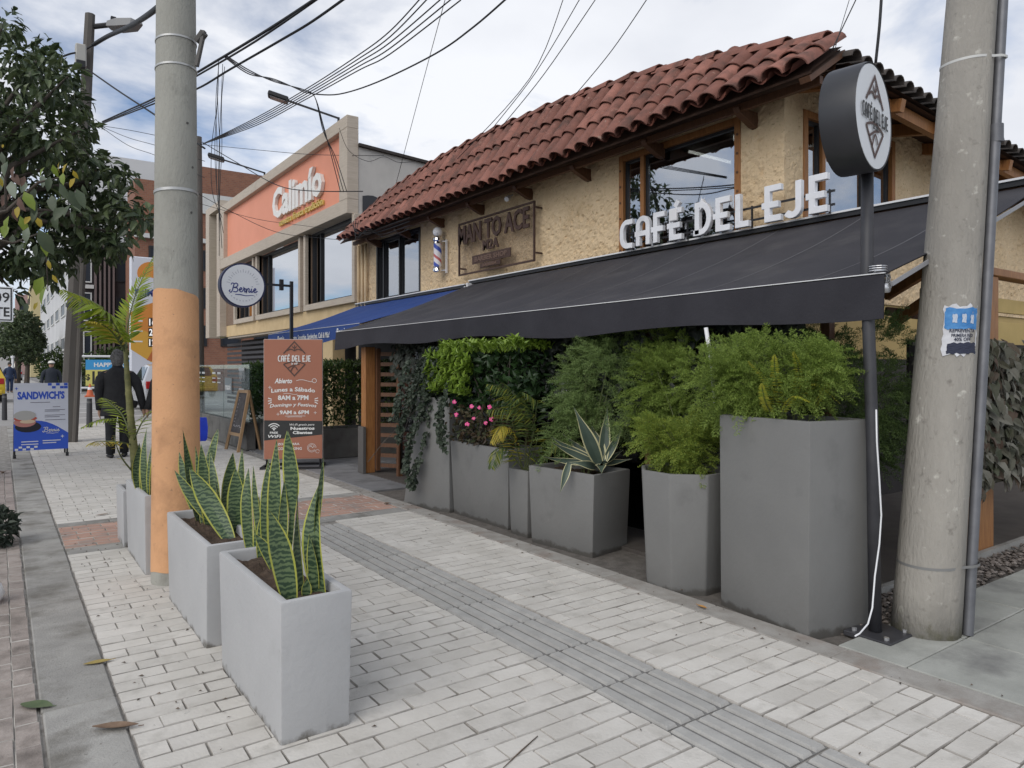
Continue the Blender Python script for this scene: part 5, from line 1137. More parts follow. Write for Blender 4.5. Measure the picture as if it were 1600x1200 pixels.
# ================================================================== NEIGHBOUR SHOP WITH THE PEACH FASCIA
M_clad = mat('pale_stone_clad', (.50, .435, .36), (.42, .36, .29), scale=6, rough=.7, stretch=(.6, .6, 6), world=True)
M_clad2 = mat('brown_wood_clad', (.24, .165, .115), (.17, .115, .08), scale=6, rough=.65, stretch=(.8, .8, 7), world=True)
M_peach = mat('peach_paint', (.75, .30, .19), (.70, .275, .17), scale=1.2, rough=.6, world=True)
M_tan = mat('tan_brick_paint', (.62, .47, .27), (.54, .40, .22), scale=4, rough=.8, world=True, bump=.2)
M_gl2 = glass('shop_glass', .62, (.20, .22, .24))
CX = 6.12
sh = thing('shop_building', 'two storey shop with a peach fascia in a pale stone frame beyond the blue awning', 'building', (6.1, 14.08, 0))
Y0, Y1, FXx = 14.08, 24.6, 5.85
ztop = lambda y: 6.62 + .0 * (y - Y0)
b_ = MB(); b_.box(FXx, 6.11, Y0, Y1, 6.40, 6.66); part('fascia_top', b_, M_clad, sh, bevel=.008)
b_ = MB(); b_.box(FXx, 6.11, Y0, Y1, 4.62, 4.92); part('fascia_bottom', b_, M_clad, sh, bevel=.008)
b_ = MB(); b_.box(FXx, 6.11, Y0, Y0 + .42, 4.92, 6.40); part('fascia_end', b_, M_clad, sh, bevel=.008)
b_ = MB(); b_.box(FXx, 6.11, Y1 - .42, Y1, 4.92, 6.40); part('fascia_end', b_, M_clad, sh, bevel=.008)
b_ = MB(); b_.box(5.98, 6.10, Y0 + .42, Y1 - .42, 4.92, 6.40); part('fascia_panel', b_, M_peach, sh)
b_ = MB(); b_.box(FXx, 6.6, Y0 - .004, Y0 + .006, 4.62, 6.66)
b_ = MB(); textmb(b_, 'Calimío', (5.97, 17.42, 5.36), FX, .70, w=3.6, depth=.08, bold=.035); letters('letter', b_, mat('cream_letters', (.78, .76, .72), rough=.5), sh)
b_ = MB(); textmb(b_, 'nuestra fresca tradición', (5.97, 17.2, 5.10), FX, .155, w=3.1, depth=.05, bold=.02); letters('small_letter', b_, mat('yellow_letters', (.62, .45, .12), rough=.5), sh)
# portal frame with green wall at the far end
for y0, y1, z0, z1, m_ in ((24.62, 25.05, 2.44, 6.5, M_clad), (26.1, 26.6, 2.44, 6.66, M_clad), (24.62, 26.6, 6.5 + .16, 6.9, M_clad)):
    b_ = MB(); b_.box(FXx, 6.4, y0, y1, z0, z1); part('portal_frame', b_, m_, sh)
b_ = MB(); b_.box(6.2, 6.4, 25.05, 26.1, 2.44, 6.66); part('portal_back', b_, mat('mossy_wall', (.16, .15, .06), (.08, .07, .03), scale=3, rough=.9, world=True), sh)
# upper wall round the windows
wins = [(13.95 + .16, 16.92), (17.42, 20.92), (21.4, 23.3)]
zs0, zs1 = 2.93, 4.56
ed = [Y0 + .0] + [v for w in wins for v in w] + [24.62]
for i in range(0, len(ed), 2): b_ = MB(); b_.box(6.05, 6.25, ed[i], ed[i + 1], zs0 - .15, 4.62); part('wall_pier', b_, M_clad2, sh)
b_ = MB(); b_.box(6.06, 6.3, Y0, 24.62, 2.42, zs0 - .15)
part('sill_wall', b_, M_tan, sh)
b_ = MB(); b_.box(6.10, 6.5, Y0 - 1, 24.62, 2.36, 2.418); part('slab_edge', b_, M_clad, sh)
for (a, b) in wins:
    fr_ = MB()
    for y0, y1, z0, z1 in ((a - .13, a, zs0 - .02, zs1 + .05), (b, b + .13, zs0 - .02, zs1 + .05), (a - .13, b + .13, zs0 - .16, zs0 - .02)):
        fr_.box(5.97, 6.12, y0, y1, z0, z1)
    wn = part('window', fr_, M_clad, sh, bevel=.006)
    q = MB(); q.box(6.20, 6.215, a, b, zs0 - .02, zs1 + .05); part('pane', q, M_gl2, wn)
    q = MB()
    for y0, y1, z0, z1 in ((a, a + .04, zs0, zs1), (b - .04, b, zs0, zs1), (a + .04, b - .04, zs0, zs0 + .04), (b - .55, b - .51, zs0 + .04, zs1)): q.box(6.15, 6.198, y0, y1, z0, z1)
    part('sash', q, M_black, wn)
    q = MB(); q.box(6.13, 6.2, a, b, zs1 - .0, zs1 + .06); part('head', q, M_black, wn)
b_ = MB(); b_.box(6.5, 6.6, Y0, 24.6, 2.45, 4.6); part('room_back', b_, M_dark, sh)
# ground floor: columns, dark openings
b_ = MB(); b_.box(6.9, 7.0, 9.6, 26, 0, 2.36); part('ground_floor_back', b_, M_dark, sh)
for x, y0, y1, m_ in ((6.15, 13.0, 14.3, M_tan), (6.15, 9.7, 11.0, M_tan), (6.3, 16.0, 16.7, M_tan), (6.3, 17.6, 18.2, M_clad), (6.3, 19.3, 20.0, M_clad), (6.35, 18.2, 19.3, M_clad2), (6.35, 20.0, 20.8, M_clad2)):
    b_ = MB(); b_.box(x, x + .3, y0, y1, 0, 2.36); part('column', b_, m_, sh)
b_ = MB()
for k in range(14): b_.box(6.42, 6.45, 21, 26, .2 + k * .15, .28 + k * .15)
part('shutter', b_, mat('shutter_grey', (.05, .05, .055), rough=.6), sh)
# side wall of the shop and flat roof
M_plast = mat('weathered_plaster', (.52, .50, .47), (.42, .405, .38), scale=1.2, rough=.9, world=True, dirt=(.22, .22, .22), dscale=1.3, dlo=.62, dhi=.74, bump=.3, bscale=20)
b_ = MB(); b_.loft([[(6.115, Y0 + .02, z) for z in (2.4,)] + [(16, Y0 + .02, 2.4), (16, Y0 + .02, 5.45), (6.115, Y0 + .02, 6.05)], [(6.115, Y0 + .2, 2.4), (16, Y0 + .2, 2.4), (16, Y0 + .2, 5.45), (6.115, Y0 + .2, 6.05)]]); b_.add([(6.115, Y0 + .2, 6.0), (16, Y0 + .2, 5.4), (16, 24.5, 5.4), (6.115, 24.5, 6.0)], [(0, 1, 2, 3)]); part('side_wall', b_, M_plast, sh)
b_ = MB(); b_.bar((6.1, Y0, 6.07), (16, Y0, 5.47), .12, .06); part('coping', b_, M_dark, sh)
b_ = MB()
vs = [(6.2, 4.5), (6.2, 5.02)] + [(6.2 + i * .12, 5.05 + .10 * noise.noise(Vector((i * .45, 3, 1)))) for i in range(1, 9)] + [(7.3, 4.9), (7.3, 4.3)]
b_.add([(x, Y0 + .006, z) for x, z in vs] + [(x, Y0 + .018, z) for x, z in vs], [tuple(range(len(vs)))]); part('dark_patch', b_, mat('charcoal_paint', (.045, .048, .055), rough=.8), sh)
b_ = MB(); n = 10; rg = [[(x, 15 + 1.6 * math.cos(math.pi * k / n) , 5.4 + 1.15 * math.sin(math.pi * k / n)) for k in range(n + 1)] for x in (9.0, 14)]
b_.loft(rg); part('barrel_roof', b_, mat('tan_sheet', (.42, .35, .25), rough=.7), sh, smooth=40)
for (yb, zb, nm) in ((14.85, 6.68, 'nearer'), (20.2, 6.68, 'farther')):
    t = thing('roof_floodlight', 'black arm floodlight on the peach shop parapet, the %s of two' % nm, 'lamp', (5.95, yb, zb), 'floodlights on the shop parapet')
    b_ = MB(); b_.bar((5.98, yb, zb - .03), (5.98, yb, zb + .16), .04, .04); b_.bar((5.98, yb, zb + .14), (4.95, yb + .35, zb + .42), .035, .035); part('arm', b_, M_black, t)
    b_ = MB(); c = Vector((4.8, yb + .4, zb + .46)); dr = Vector((-1.03, .35, .28)).normalized(); b_.frame(c, dr, dr.cross(Vector((0, 0, 1))).normalized(), dr.cross(Vector((0, 0, 1))).cross(dr).normalized(), (.42, .26, .10)); part('head', b_, M_black, t, bevel=.02)
    b_ = MB(); b_.frame(c - Vector((0, 0, .058)), dr, dr.cross(Vector((0, 0, 1))).normalized(), Vector((0, 0, 1)), (.34, .2, .01)); part('lens', b_, mat('lens_grey', (.25, .25, .26), rough=.2), t)
# hedge planters and glass fence before the shop
M_cpl = mat('board_concrete', (.17, .165, .155), (.12, .115, .105), scale=4, rough=.9, world=True, bump=.4, dirt=(.07, .07, .065), dscale=2)
M_hedge = leafm('hedge_leaf', [(.025, .045, .014), (.05, .085, .022), (.085, .13, .03), (.035, .06, .018)], rough=.4)
def hedge(label, x, y, zc, zt, n, seed):
    t = thing('hedge_planter', label, 'hedge', ((x[0] + x[1]) / 2, (y[0] + y[1]) / 2, 0)); r = random.Random(seed)
    b_ = MB(); b_.box(*x, *y, 0, zc); part('trough', b_, M_cpl, t, bevel=.01)
    b_ = MB()
    for _ in range(n):
        f = r.random(); p = Vector((r.uniform(x[0], x[1]), r.uniform(y[0], y[1]), zc + (zt - zc) * r.random() ** .8 + .07 * r.random()))
        if f < .45: p.y = y[0] + r.uniform(-.05, .08)
        elif f < .7: p.x = x[0] + r.uniform(-.05, .08)
        elif f < .85: p.z = zt + r.uniform(-.05, .08)
        leaf(b_, p, Vector((-.2, -.3, .6)) + rvec(r) * .8, (Vector((-.4, -.6, .4)) + rvec(r) * .7).normalized(), r.uniform(.06, .10), r.uniform(.02, .034), .2, .1)
    part('foliage', b_, M_hedge, t); return t
hedge('clipped dark hedge in a low concrete trough right of the brown banner', (4.02, 5.6), (10.6, 11.2), .46, 1.42, 5200, 1)
hedge('hedge end with yellow green tips in a concrete trough, left of the brown banner', (3.62, 4.6), (12.50, 13.4), .47, 1.40, 3200, 2)
gf = thing('glass_fence', 'low concrete wall topped with clear glass panels and white stickers', 'fence', (3.45, 14, 0))
b_ = MB(); b_.box(3.40, 3.56, 12.52, 19.5, 0, .46); part('low_wall', b_, M_cpl, gf, bevel=.01)
for y in (12.55, 14.3, 16.05, 17.8):
    b_ = MB(); b_.box(3.455, 3.468, y, y + 1.735, .46, 1.46); part('glass_panel', b_, glass('fence_glass', .07, (.80, .86, .85)), gf)
b_ = MB(); b_.box(3.455, 3.468, 12.535, 12.548, .46, 1.46); b_.box(3.47, 4.6, 12.44, 12.452, .47, 1.46); part('glass_return', b_, MATS['fence_glass'], gf)
b_ = MB(); b_.box(3.449, 3.4525, 13.65, 14.15, .93, 1.22); stk = part('sticker', b_, mat('sticker_grey', (.20, .23, .24), rough=.6), gf)
b_ = MB(); textmb(b_, 'massé', (3.446, 13.9, 1.0), FX, .11, w=.38, depth=.001, bold=.03); part('lettering', b_, M_wprint, stk)
b_ = MB()
for k in range(9):
    y = 13.15 - .04 * k; b_.ribbon([(0, 0), (.012 * math.sin(k), -.06), (-.01, -.10 - .05 * (k % 3))], .014, (3.45, y, 1.36), *FX, .001)
b_.frame((3.45, 13.0, 1.38), (0, 1, 0), (0, 0, 1), (1, 0, 0), (.36, .05, .001)); b_.frame((3.45, 13.0, 1.02), (0, 1, 0), (0, 0, 1), (1, 0, 0), (.34, .04, .001))
for yy in (14.6, 15.0, 15.9, 16.3):
    for zz in (1.30, 1.2, 1.12): b_.frame((3.45, yy, zz), (0, 1, 0), (0, 0, 1), (1, 0, 0), (.26, .02 + .02 * (zz > 1.25), .001))
part('decal', b_, mat('decal_white', (.5, .52, .52), rough=.7), gf)
# ================================================================== STREET SIGNS AND BOARDS
# hanging round sign on an L post
hs = thing('hanging_round_sign', 'white round sign with navy rim and script lettering on a black L shaped post', 'sign', (4.0, 12, 0))
b_ = MB(); b_.box(3.975, 4.025, 11.975, 12.025, 0, 2.86); part('post', b_, M_black, hs)
b_ = MB(); b_.box(3.50, 3.975, 11.98, 12.02, 2.765, 2.80); b_.box(3.80, 3.86, 11.97, 12.03, 2.70, 2.88); part('arm', b_, M_black, hs)
HC = Vector((3.19, 11.98, 2.735))
def ringy(y, r_, c, n=48): return [(c.x + r_ * math.cos(2 * math.pi * k / n), y, c.z + r_ * math.sin(2 * math.pi * k / n)) for k in range(n)]
M_navy = mat('navy_rim', (.025, .03, .085), rough=.5)
b_ = MB(); b_.loft([ringy(11.93, .352, HC), ringy(11.93, .357, HC), ringy(12.07, .357, HC), ringy(12.07, .352, HC)]); part('rim', b_, M_navy, hs, smooth=40)
b_ = MB(); b_.loft([ringy(11.929, .332, HC), ringy(11.92, .33, HC)]); fc2 = part('sign_face', b_, M_face, hs)
def script_bernie(b_, O, fr, k, m=None, lift=.002, d=.0012):
    "hand drawn joined script reading Bernie, k = x-height"
    S1 = [(-3.2, .45), (-3.5, .1), (-3.1, -.25), (-2.75, .2), (-2.45, 1.4), (-2.3, 2.0), (-2.75, 2.15), (-3.05, 1.75)]
    S2 = [(-2.4, 1.9), (-1.75, 2.2), (-1.35, 1.75), (-1.75, 1.2), (-2.3, 1.05), (-1.6, .95), (-1.35, .4), (-1.8, -.05), (-2.5, .0)]
    S3 = [(-1.1, .45), (-.55, .6), (-.35, .95), (-.7, 1.05), (-.95, .55), (-.7, .05), (-.25, .15), (.1, .75), (.15, 1.15), (.3, .85), (.5, .9), (.35, .4), (.4, .02), (.65, .2)]
    S4 = [(.85, .95), (.75, .02), (.8, .02), (1.0, .7), (1.35, 1.0), (1.5, .75), (1.4, .15), (1.65, .05), (1.95, .4)]
    S5 = [(2.1, 1.0), (1.98, .25), (2.2, .02), (2.5, .35), (3.0, .6), (3.2, .9), (2.95, 1.05), (2.65, .6), (2.85, .05), (3.35, .2), (3.6, .45)]
    sm = lambda P: [tuple((P[i][j] * (1 - t) + P[i + 1][j] * t) if False else .5 * ((2 * P[i][j]) + (P[min(i + 1, len(P) - 1)][j] - P[max(i - 1, 0)][j]) * t + (2 * P[max(i - 1, 0)][j] - 5 * P[i][j] + 4 * P[i + 1][j] - P[min(i + 2, len(P) - 1)][j]) * t * t + (3 * P[i][j] - P[max(i - 1, 0)][j] - 3 * P[i + 1][j] + P[min(i + 2, len(P) - 1)][j]) * t ** 3) for j in (0, 1)) for i in range(len(P) - 1) for t in (0, .25, .5, .75)] + [P[-1]]
    for i, s_ in enumerate((S1, S2, S3, S4, S5)): b_.ribbon([(p[0] * k, p[1] * k) for p in sm(s_)], .26 * k, O, *fr, d, lift=lift + .0006 * i)
    b_.prism([(2.15 * k, 1.35 * k), (2.35 * k, 1.4 * k), (2.35 * k, 1.6 * k), (2.15 * k, 1.55 * k)], Vector(O) + fr[2] * lift, *fr, d)
    b_.ribbon([(-2.0 * k, -.75 * k), (-.8 * k, -.7 * k), (.6 * k, -.95 * k), (2.4 * k, -.75 * k), (3.1 * k, -.95 * k)], [.2 * k, .24 * k, .2 * k, .14 * k, .04 * k], O, *fr, d, lift=lift)
b_ = MB(); script_bernie(b_, (HC.x, 11.92, HC.z - .11), FY, .062); letters('letter', b_, mat('script_navy', (.035, .05, .22), rough=.5), fc2)
b_ = MB()
for k in range(17):
    a = R(8 + 164 * k / 16); r0_, r1_ = .205, .205 + (.035 if k % 2 else .055); b_.ribbon([(r0_ * math.cos(a), r0_ * math.sin(a)), (r1_ * math.cos(a), r1_ * math.sin(a))], .005, (HC.x, 11.918, HC.z - .0), *FY, .001)
for k, ch in enumerate('SANDUCHERIA'):
    a = R(214 + 112 * k / 10); q = MB(); U = Vector((-math.sin(a), 0, math.cos(a))); V = Vector((-math.cos(a), 0, -math.sin(a)))
    textmb(q, ch, Vector((HC.x + .265 * math.cos(a), 11.918, HC.z + .265 * math.sin(a))), (U, V, Vector((0, -1, 0))), .022, depth=.001); b_.add(q.v, q.f)
part('rays_and_ring_text', b_, mat('pale_ink', (.25, .26, .33), rough=.6), fc2)
# standing banner
def lerp3(a, b, t): return Vector(a).lerp(Vector(b), t)
BN0, BN1 = Vector((3.02, 10.22, 0)), Vector((3.72, 9.84, 0)); bu = (BN1 - BN0); BWd = bu.length; bu.normalize(); bnn = Vector((bu.y, -bu.x, 0))
FB = (bu, Vector((0, 0, 1)), bnn)
bz0, bz1 = .12, 1.80
bs = thing('standing_banner', 'tall brown standing banner with opening hours in a black frame stand', 'sign', tuple((BN0 + BN1) / 2))
def BP(u, v): return BN0 + bu * (u * BWd) + Vector((0, 0, bz0 + (bz1 - bz0) * v))
M_terra = mat('banner_terracotta', (.36, .15, .095), (.34, .14, .09), scale=2, rough=.7)
b_ = MB(); b_.frame(BP(.5, .5), *FB, (BWd, bz1 - bz0, .012)); pn = part('panel', b_, M_terra, bs)
b_ = MB(); Of = BP(0, 0) + bnn * .0065; W_, H_ = BWd, bz1 - bz0
b_.prism([(0, .155 * H_), (W_, .20 * H_), (W_, .315 * H_), (0, .325 * H_)], Of, *FB, .0008); part('black_stripe', b_, M_ink, pn)
b_ = MB()
for p, q in ((BP(0, 0), BP(0, 1)), (BP(1, 0), BP(1, 1)), (BP(0, 1), BP(1, 1)), (BP(0, 0), BP(1, 0))): b_.bar(p - bnn * .012, q - bnn * .012, .014, .014, up=bnn)
part('edge_frame', b_, mat('pale_edge', (.5, .45, .42), rough=.5), bs)
b_ = MB()
for e in (BN0, BN1):
    b_.bar(e + bu * (.03 if e is BN0 else -.03) - bnn * .03, e + bu * (.03 if e is BN0 else -.03) - bnn * .03 + Vector((0, 0, 1.7)), .025, .025, up=(1, 0, 0))
    b_.bar(e + bnn * .22 + Vector((0, 0, .015)), e - bnn * .26 + Vector((0, 0, .015)), .03, .03)
b_.bar(BN0 - bnn * .26 + Vector((0, 0, .015)), BN1 - bnn * .26 + Vector((0, 0, .015)), .03, .03); b_.bar(BN0 + bnn * .2 + Vector((0, 0, .015)), BN1 + bnn * .2 + Vector((0, 0, .015)), .03, .03)
part('stand', b_, M_black, bs)
def bn(u, v, e=.0075): return BP(u, v) + bnn * e
cafe_logo(pn, bn(.52, .84), FB, .24, M_brown, M_wprint, lift=.0015)
b_ = MB()
textmb(b_, 'Abierto', bn(.33, .635), FB, .065, w=.24, bold=.03, shear=.25, depth=.001)
textmb(b_, 'Lunes a Sábado', bn(.5, .555), FB, .055, w=.60, bold=.025, depth=.001, arc=.02); textmb(b_, '8AM a 7PM', bn(.5, .495), FB, .06, w=.42, bold=.035, depth=.001)
textmb(b_, 'Domingo y Festivos', bn(.5, .43), FB, .045, w=.64, bold=.02, shear=.2, depth=.001, arc=.02); textmb(b_, '9AM a 6PM', bn(.52, .375), FB, .05, w=.40, bold=.03, depth=.001)
b_.ribbon([(x, .014 * math.sin(x * 22)) for x in [i * .02 for i in range(12)]] + arcp(.25, .0, .03, .03, -90, 200, 8), .006, bn(.55, .655), *FB, .001)
b_.ribbon([(x, .008 * math.sin(x * 30)) for x in [i * .015 for i in range(14)]], .005, bn(.33, .545), *FB, .001); b_.ribbon([(0, 0), (.14, .004), (.28, 0)], .005, bn(.36, .358), *FB, .001); b_.ribbon([(0, 0), (.1, .004), (.2, 0)], .005, bn(.40, .35), *FB, .001)
for u, v in ((.1, .60), (.24, .375), (.88, .385)):
    for a in (0, 90): b_.ribbon([(-.022 * math.cos(R(a)), -.022 * math.sin(R(a))), (.022 * math.cos(R(a)), .022 * math.sin(R(a)))], .005, bn(u, v, .0075 + a * .00001), *FB, .0008)
for sx in (-1, 1):
    for k in range(3): a = R(20 - 25 * k); b_.ribbon([(0, 0), (sx * .05 * math.cos(a), .05 * math.sin(a))], .012, bn(.5 + sx * .37, .50 - .012 * k, .0075 + .0002 * k), *FB, .0008)
for k in range(3): b_.ribbon(arcp(0, 0, .035 + .03 * k, .035 + .03 * k, 40, 140, 8), .013, bn(.17, .24, .0085), *FB, .0008)
b_.prism(arcp(0, 0, .013, .013, 0, 330, 9), bn(.17, .247, .0085), *FB, .0008)
textmb(b_, 'FREE', bn(.17, .213, .0085), FB, .025, w=.11, bold=.03, depth=.001); textmb(b_, 'WiFi', bn(.18, .178, .0085), FB, .04, w=.18, bold=.02, shear=.2, depth=.001)
textmb(b_, 'Wi-Fi gratis para', bn(.65, .278, .0085), FB, .028, w=.34, bold=.01, shear=.25, depth=.001); textmb(b_, 'Nuestros', bn(.66, .243, .0085), FB, .04, w=.33, bold=.04, depth=.001); textmb(b_, 'Clientes', bn(.66, .208, .0085), FB, .037, w=.27, bold=.04, depth=.001)
textmb(b_, 'ZONA PARA', bn(.42, .115), FB, .03, w=.3, bold=.02, depth=.001); textmb(b_, 'COWORKING', bn(.44, .075), FB, .035, w=.33, bold=.02, depth=.001)
for rr2 in (.06, .045): b_.ribbon(arcp(0, 0, rr2, rr2, 0, 330, 20), .004, bn(.82, .09), *FB, .0008)
b_.ribbon(arcp(0, 0, .025, .025, 0, 330, 14), .004, bn(.92, .06, .008), *FB, .0008); b_.ribbon([(-.03, .01), (-.01, .03), (.01, .0), (.03, .02)], .006, bn(.82, .09, .008), *FB, .0008)
part('lettering', b_, M_wprint, pn)
# sandwich A-board
AB = 13.42; x0, x1, z0, z1 = .17, .885, .12, 1.165
ab = thing('sandwich_board', 'white and blue A-frame board advertising sandwiches on black legs', 'sign', (.53, AB, 0))
b_ = MB(); b_.box(x0, x1, AB, AB + .012, z0, z1); pn = part('panel', b_, mat('board_white', (.66, .68, .76), rough=.5), ab)
b_ = MB()
for x in (x0 + .012, x1 - .012):
    b_.bar((x, AB + .03, 0), (x, AB + .03, z1 - .02), .024, .024, up=(1, 0, 0)); b_.bar((x, AB + .55, 0), (x, AB + .03, z1 - .02), .024, .024, up=(1, 0, 0))
    b_.tube([(x + .02, AB + .02, .03), (x - .02, AB + .02, .03)], .032, 10)
part('frame', b_, M_black, ab)
AO = Vector((x0, AB - .001, z0)); AW_, AH = x1 - x0, z1 - z0; Fb = FY; M_bp = mat('board_blue', (.035, .10, .55), rough=.5)
b_ = MB(); b_.prism([(0, 0), (AW_, 0), (AW_, .24 * AH)] + [(AW_ * (1 - t / 10), AH * (.24 + .2 * math.sin(math.pi * .5 * t / 6) if t < 6 else .44 - .04 * (t - 6) ** 1.5 / 8)) for t in range(1, 10)] + [(0, .40 * AH)], AO, *Fb, .0008)
for k in range(5):
    for j in range(2):
        if (k + j) % 2 == 0 or k > 3: b_.prism([(AW_ * (.62 + .075 * k), AH * (.96 - .045 * j)), (AW_ * (.69 + .075 * k), AH * (.96 - .045 * j)), (AW_ * (.69 + .075 * k), AH * (.998 - .045 * j)), (AW_ * (.62 + .075 * k), AH * (.998 - .045 * j))], AO, *Fb, .0008)
def star(b_, u, v, s_): b_.prism([(u * AW_ + s_ * (1 if k % 2 == 0 else .28) * math.cos(k * math.pi / 4), v * AH + s_ * (1 if k % 2 == 0 else .28) * math.sin(k * math.pi / 4)) for k in range(8)], AO + Vector((0, -.001, 0)), *Fb, .0006)
star(b_, .05, .92, .03)
textmb(b_, "SANDWICH'S", AO + Vector((AW_ * .5, 0, AH * .765)), Fb, .105, w=.62, bold=.05, depth=.001); part('blue_print', b_, M_bp, pn)
b_ = MB()
for w_, u, v in ((.26, .48, .71), (.10, .78, .64), (.27, .75, .595), (.2, .7, .575), (.27, .75, .515), (.2, .7, .49), (.27, .76, .445)): b_.frame(AO + Vector((AW_ * u, -.0012, AH * v)), *Fb, (w_, .010, .0006))
part('fine_print', b_, mat('fine_ink', (.22, .22, .27), rough=.7), pn)
b_ = MB(); script_bernie(b_, AO + Vector((AW_ * .68, -.001, AH * .27)), Fb, .032, lift=.0016); star(b_, .89, .19, .03)
for w_, u, v in ((.22, .29, .13), (.22, .29, .09), (.24, .69, .135), (.18, .65, .10)): b_.frame(AO + Vector((AW_ * u, -.0025, AH * v)), *Fb, (w_, .013, .0006))
for k in range(6):
    j = k % 2; b_.prism([(AW_ * (.02 + .07 * k), AH * (.005 + .03 * j)), (AW_ * (.08 + .07 * k), AH * (.005 + .03 * j)), (AW_ * (.08 + .07 * k), AH * (.033 + .03 * j)), (AW_ * (.02 + .07 * k), AH * (.033 + .03 * j))], AO + Vector((0, -.0022, 0)), *Fb, .0006)
part('white_print', b_, M_wprint, pn)
def blob(b_, cx_, cz_, rx, rz, lift, a0=0, a1=360, n=18): b_.prism([(cx_ * AW_ + rx * math.cos(R(a0 + (a1 - a0) * k / n)), cz_ * AH + rz * math.sin(R(a0 + (a1 - a0) * k / n))) for k in range(n)], AO + Vector((0, -lift, 0)), *Fb, .0005)
for nm, cc, args in (('plate_print', (.02, .02, .03), [(.26, .35, .17, .085)]), ('ham_print', (.5, .22, .19), [(.2, .42, .15, .075)]), ('salad_print', (.50, .10, .07), [(.21, .475, .155, .045)]), ('cheese_print', (.66, .52, .36), [(.25, .43, .10, .03)]), ('bread_print', (.45, .44, .42), [(.2, .52, .16, .075)])):
    b_ = MB()
    for i, a_ in enumerate(args): blob(b_, a_[0], a_[1], min(a_[2], a_[0] * AW_ if a_[0] * AW_ < a_[2] else a_[2]), a_[3], .0014 + .0006 * (['plate_print', 'ham_print', 'salad_print', 'cheese_print', 'bread_print'].index(nm) + 1))
    part(nm, b_, mat(nm, cc, rough=.7), pn)
# chalkboard
ck = thing('chalkboard', 'small folding chalkboard with a pale wooden frame leaning at the glass fence', 'chalkboard', (3.3, 12.9, 0))
A0, A1 = at(353, 694, 12.35), at(372, 704, 11.9); A0.z = A1.z = 0; T0, T1 = at(374, 611, 12.35), at(389, 612, 11.95)
M_pw2 = mat('pale_wood', (.42, .27, .145), (.34, .21, .11), scale=8, rough=.6)
b_ = MB()
for p, q in ((A0, T0), (A1, T1)): b_.bar(p, q, .04, .045)
b_.bar(T0, T1, .04, .05); b_.bar(A0.lerp(T0, .28), A1.lerp(T1, .28), .04, .05)
B0, B1 = A0 + (A1 - A0).cross(Vector((0, 0, 1))).normalized() * -.0, A1
for p, q in ((A0 + Vector((.42, .18, 0)), T0), (A1 + Vector((.42, .18, 0)), T1)): b_.bar(p, q, .035, .035)
part('frame', b_, M_pw2, ck)
b_ = MB(); a, b, c, e = A0.lerp(T0, .30), A1.lerp(T1, .30), A1.lerp(T1, .97), A0.lerp(T0, .97); b_.add([a, b, c, e], [(0, 1, 2, 3)]); nn = (b - a).cross(e - a).normalized(); b_.add([v - nn * .008 for v in (a, b, c, e)], [(3, 2, 1, 0)]); bd = part('board', b_, mat('chalk_slate', (.06, .055, .055), (.11, .10, .10), scale=9, rough=.9), ck)
b_ = MB(); r = random.Random(4); fu = (b - a); fv = (e - a); fn = nn if nn.dot(Vector((-1, -1, 0))) > 0 else -nn
for k in range(9):
    v_ = .9 - k * .09; b_.ribbon([(.15 + .7 * i / 9 * r.uniform(.9, 1), v_ + r.uniform(-.025, .025)) for i in range(10)], .012, a + fn * .003, fu, fv, fn, .0006)
part('chalk_marks', b_, mat('chalk', (.45, .42, .42), rough=.95), bd)
# street name sign at the frame edge
rs = thing('street_sign', 'white street sign with black border at the left edge of the frame', 'sign', (-.15, 9, 0))
b_ = MB(); b_.box(-.55, .112, 9, 9.012, 1.875, 2.235); pn = part('panel', b_, M_face, rs, bevel=.003)
b_ = MB(); q = [(-.53, 1.893), (.094, 1.893), (.094, 2.217), (-.53, 2.217)]; b_.ribbon(q, .012, (0, 8.999, 0), *FY, .001, closed=True); textmb(b_, '09', (.015, 8.999, 2.075), FY, .098, w=.13, depth=.001, bold=.01); textmb(b_, 'TE', (.018, 8.999, 1.93), FY, .09, w=.125, depth=.001, bold=.02); part('lettering', b_, M_ink, pn)
b_ = MB(); b_.tube([(-.25, 9.04, 0), (-.25, 9.04, 2.3)], .03, 10); part('post', b_, M_alu, rs, smooth=40)
# ================================================================== FAR STREET
def bollard(x, y, h, label, r_=.06):
    t = thing('bollard', label, 'bollard', (x, y, 0), 'dark bollards along the street'); b_ = MB(); b_.tube([(x, y, -.02), (x, y, h * .8), (x, y, h)], [r_ * 1.1, r_, r_ * .9], 12); part('body', b_, mat('bollard_paint', (.045, .045, .05), rough=.6), t, smooth=40)
    b_ = MB(); b_.tube([(x, y, h * .84), (x, y, h * .9)], [r_ * .99, r_ * .97], 12); part('ring', b_, mat('ring_grey', (.12, .12, .12), rough=.5), t, smooth=40)
bollard(1.72, 19.6, .68, 'dark bollard standing in the open pavement left of the black jacketed woman'); bollard(.36, 17.2, .72, 'leaning dark bollard just left of the sandwich board')
bollard(.10, 24, .7, 'far dark bollard at the left frame edge'); bollard(1.0, 40, .75, 'distant dark bollard near the man in a white cap')
tc_ = thing('traffic_cone', 'orange traffic cone below the price banner', 'cone', (3.62, 41, 0)); b_ = MB(); b_.tube([(3.62, 41, .03), (3.62, 41, .62)], [.17, .03], 14); part('cone', b_, mat('cone_orange', (.55, .13, .05), rough=.6), tc_, smooth=40)
b_ = MB(); b_.box(3.4, 3.84, 40.8, 41.2, -.03, .04); part('base', b_, MATS['cone_orange'], tc_); b_ = MB(); b_.tube([(3.62, 41, .33), (3.62, 41, .45)], [.104, .079], 14); part('band', b_, M_lwhite, tc_, smooth=40)
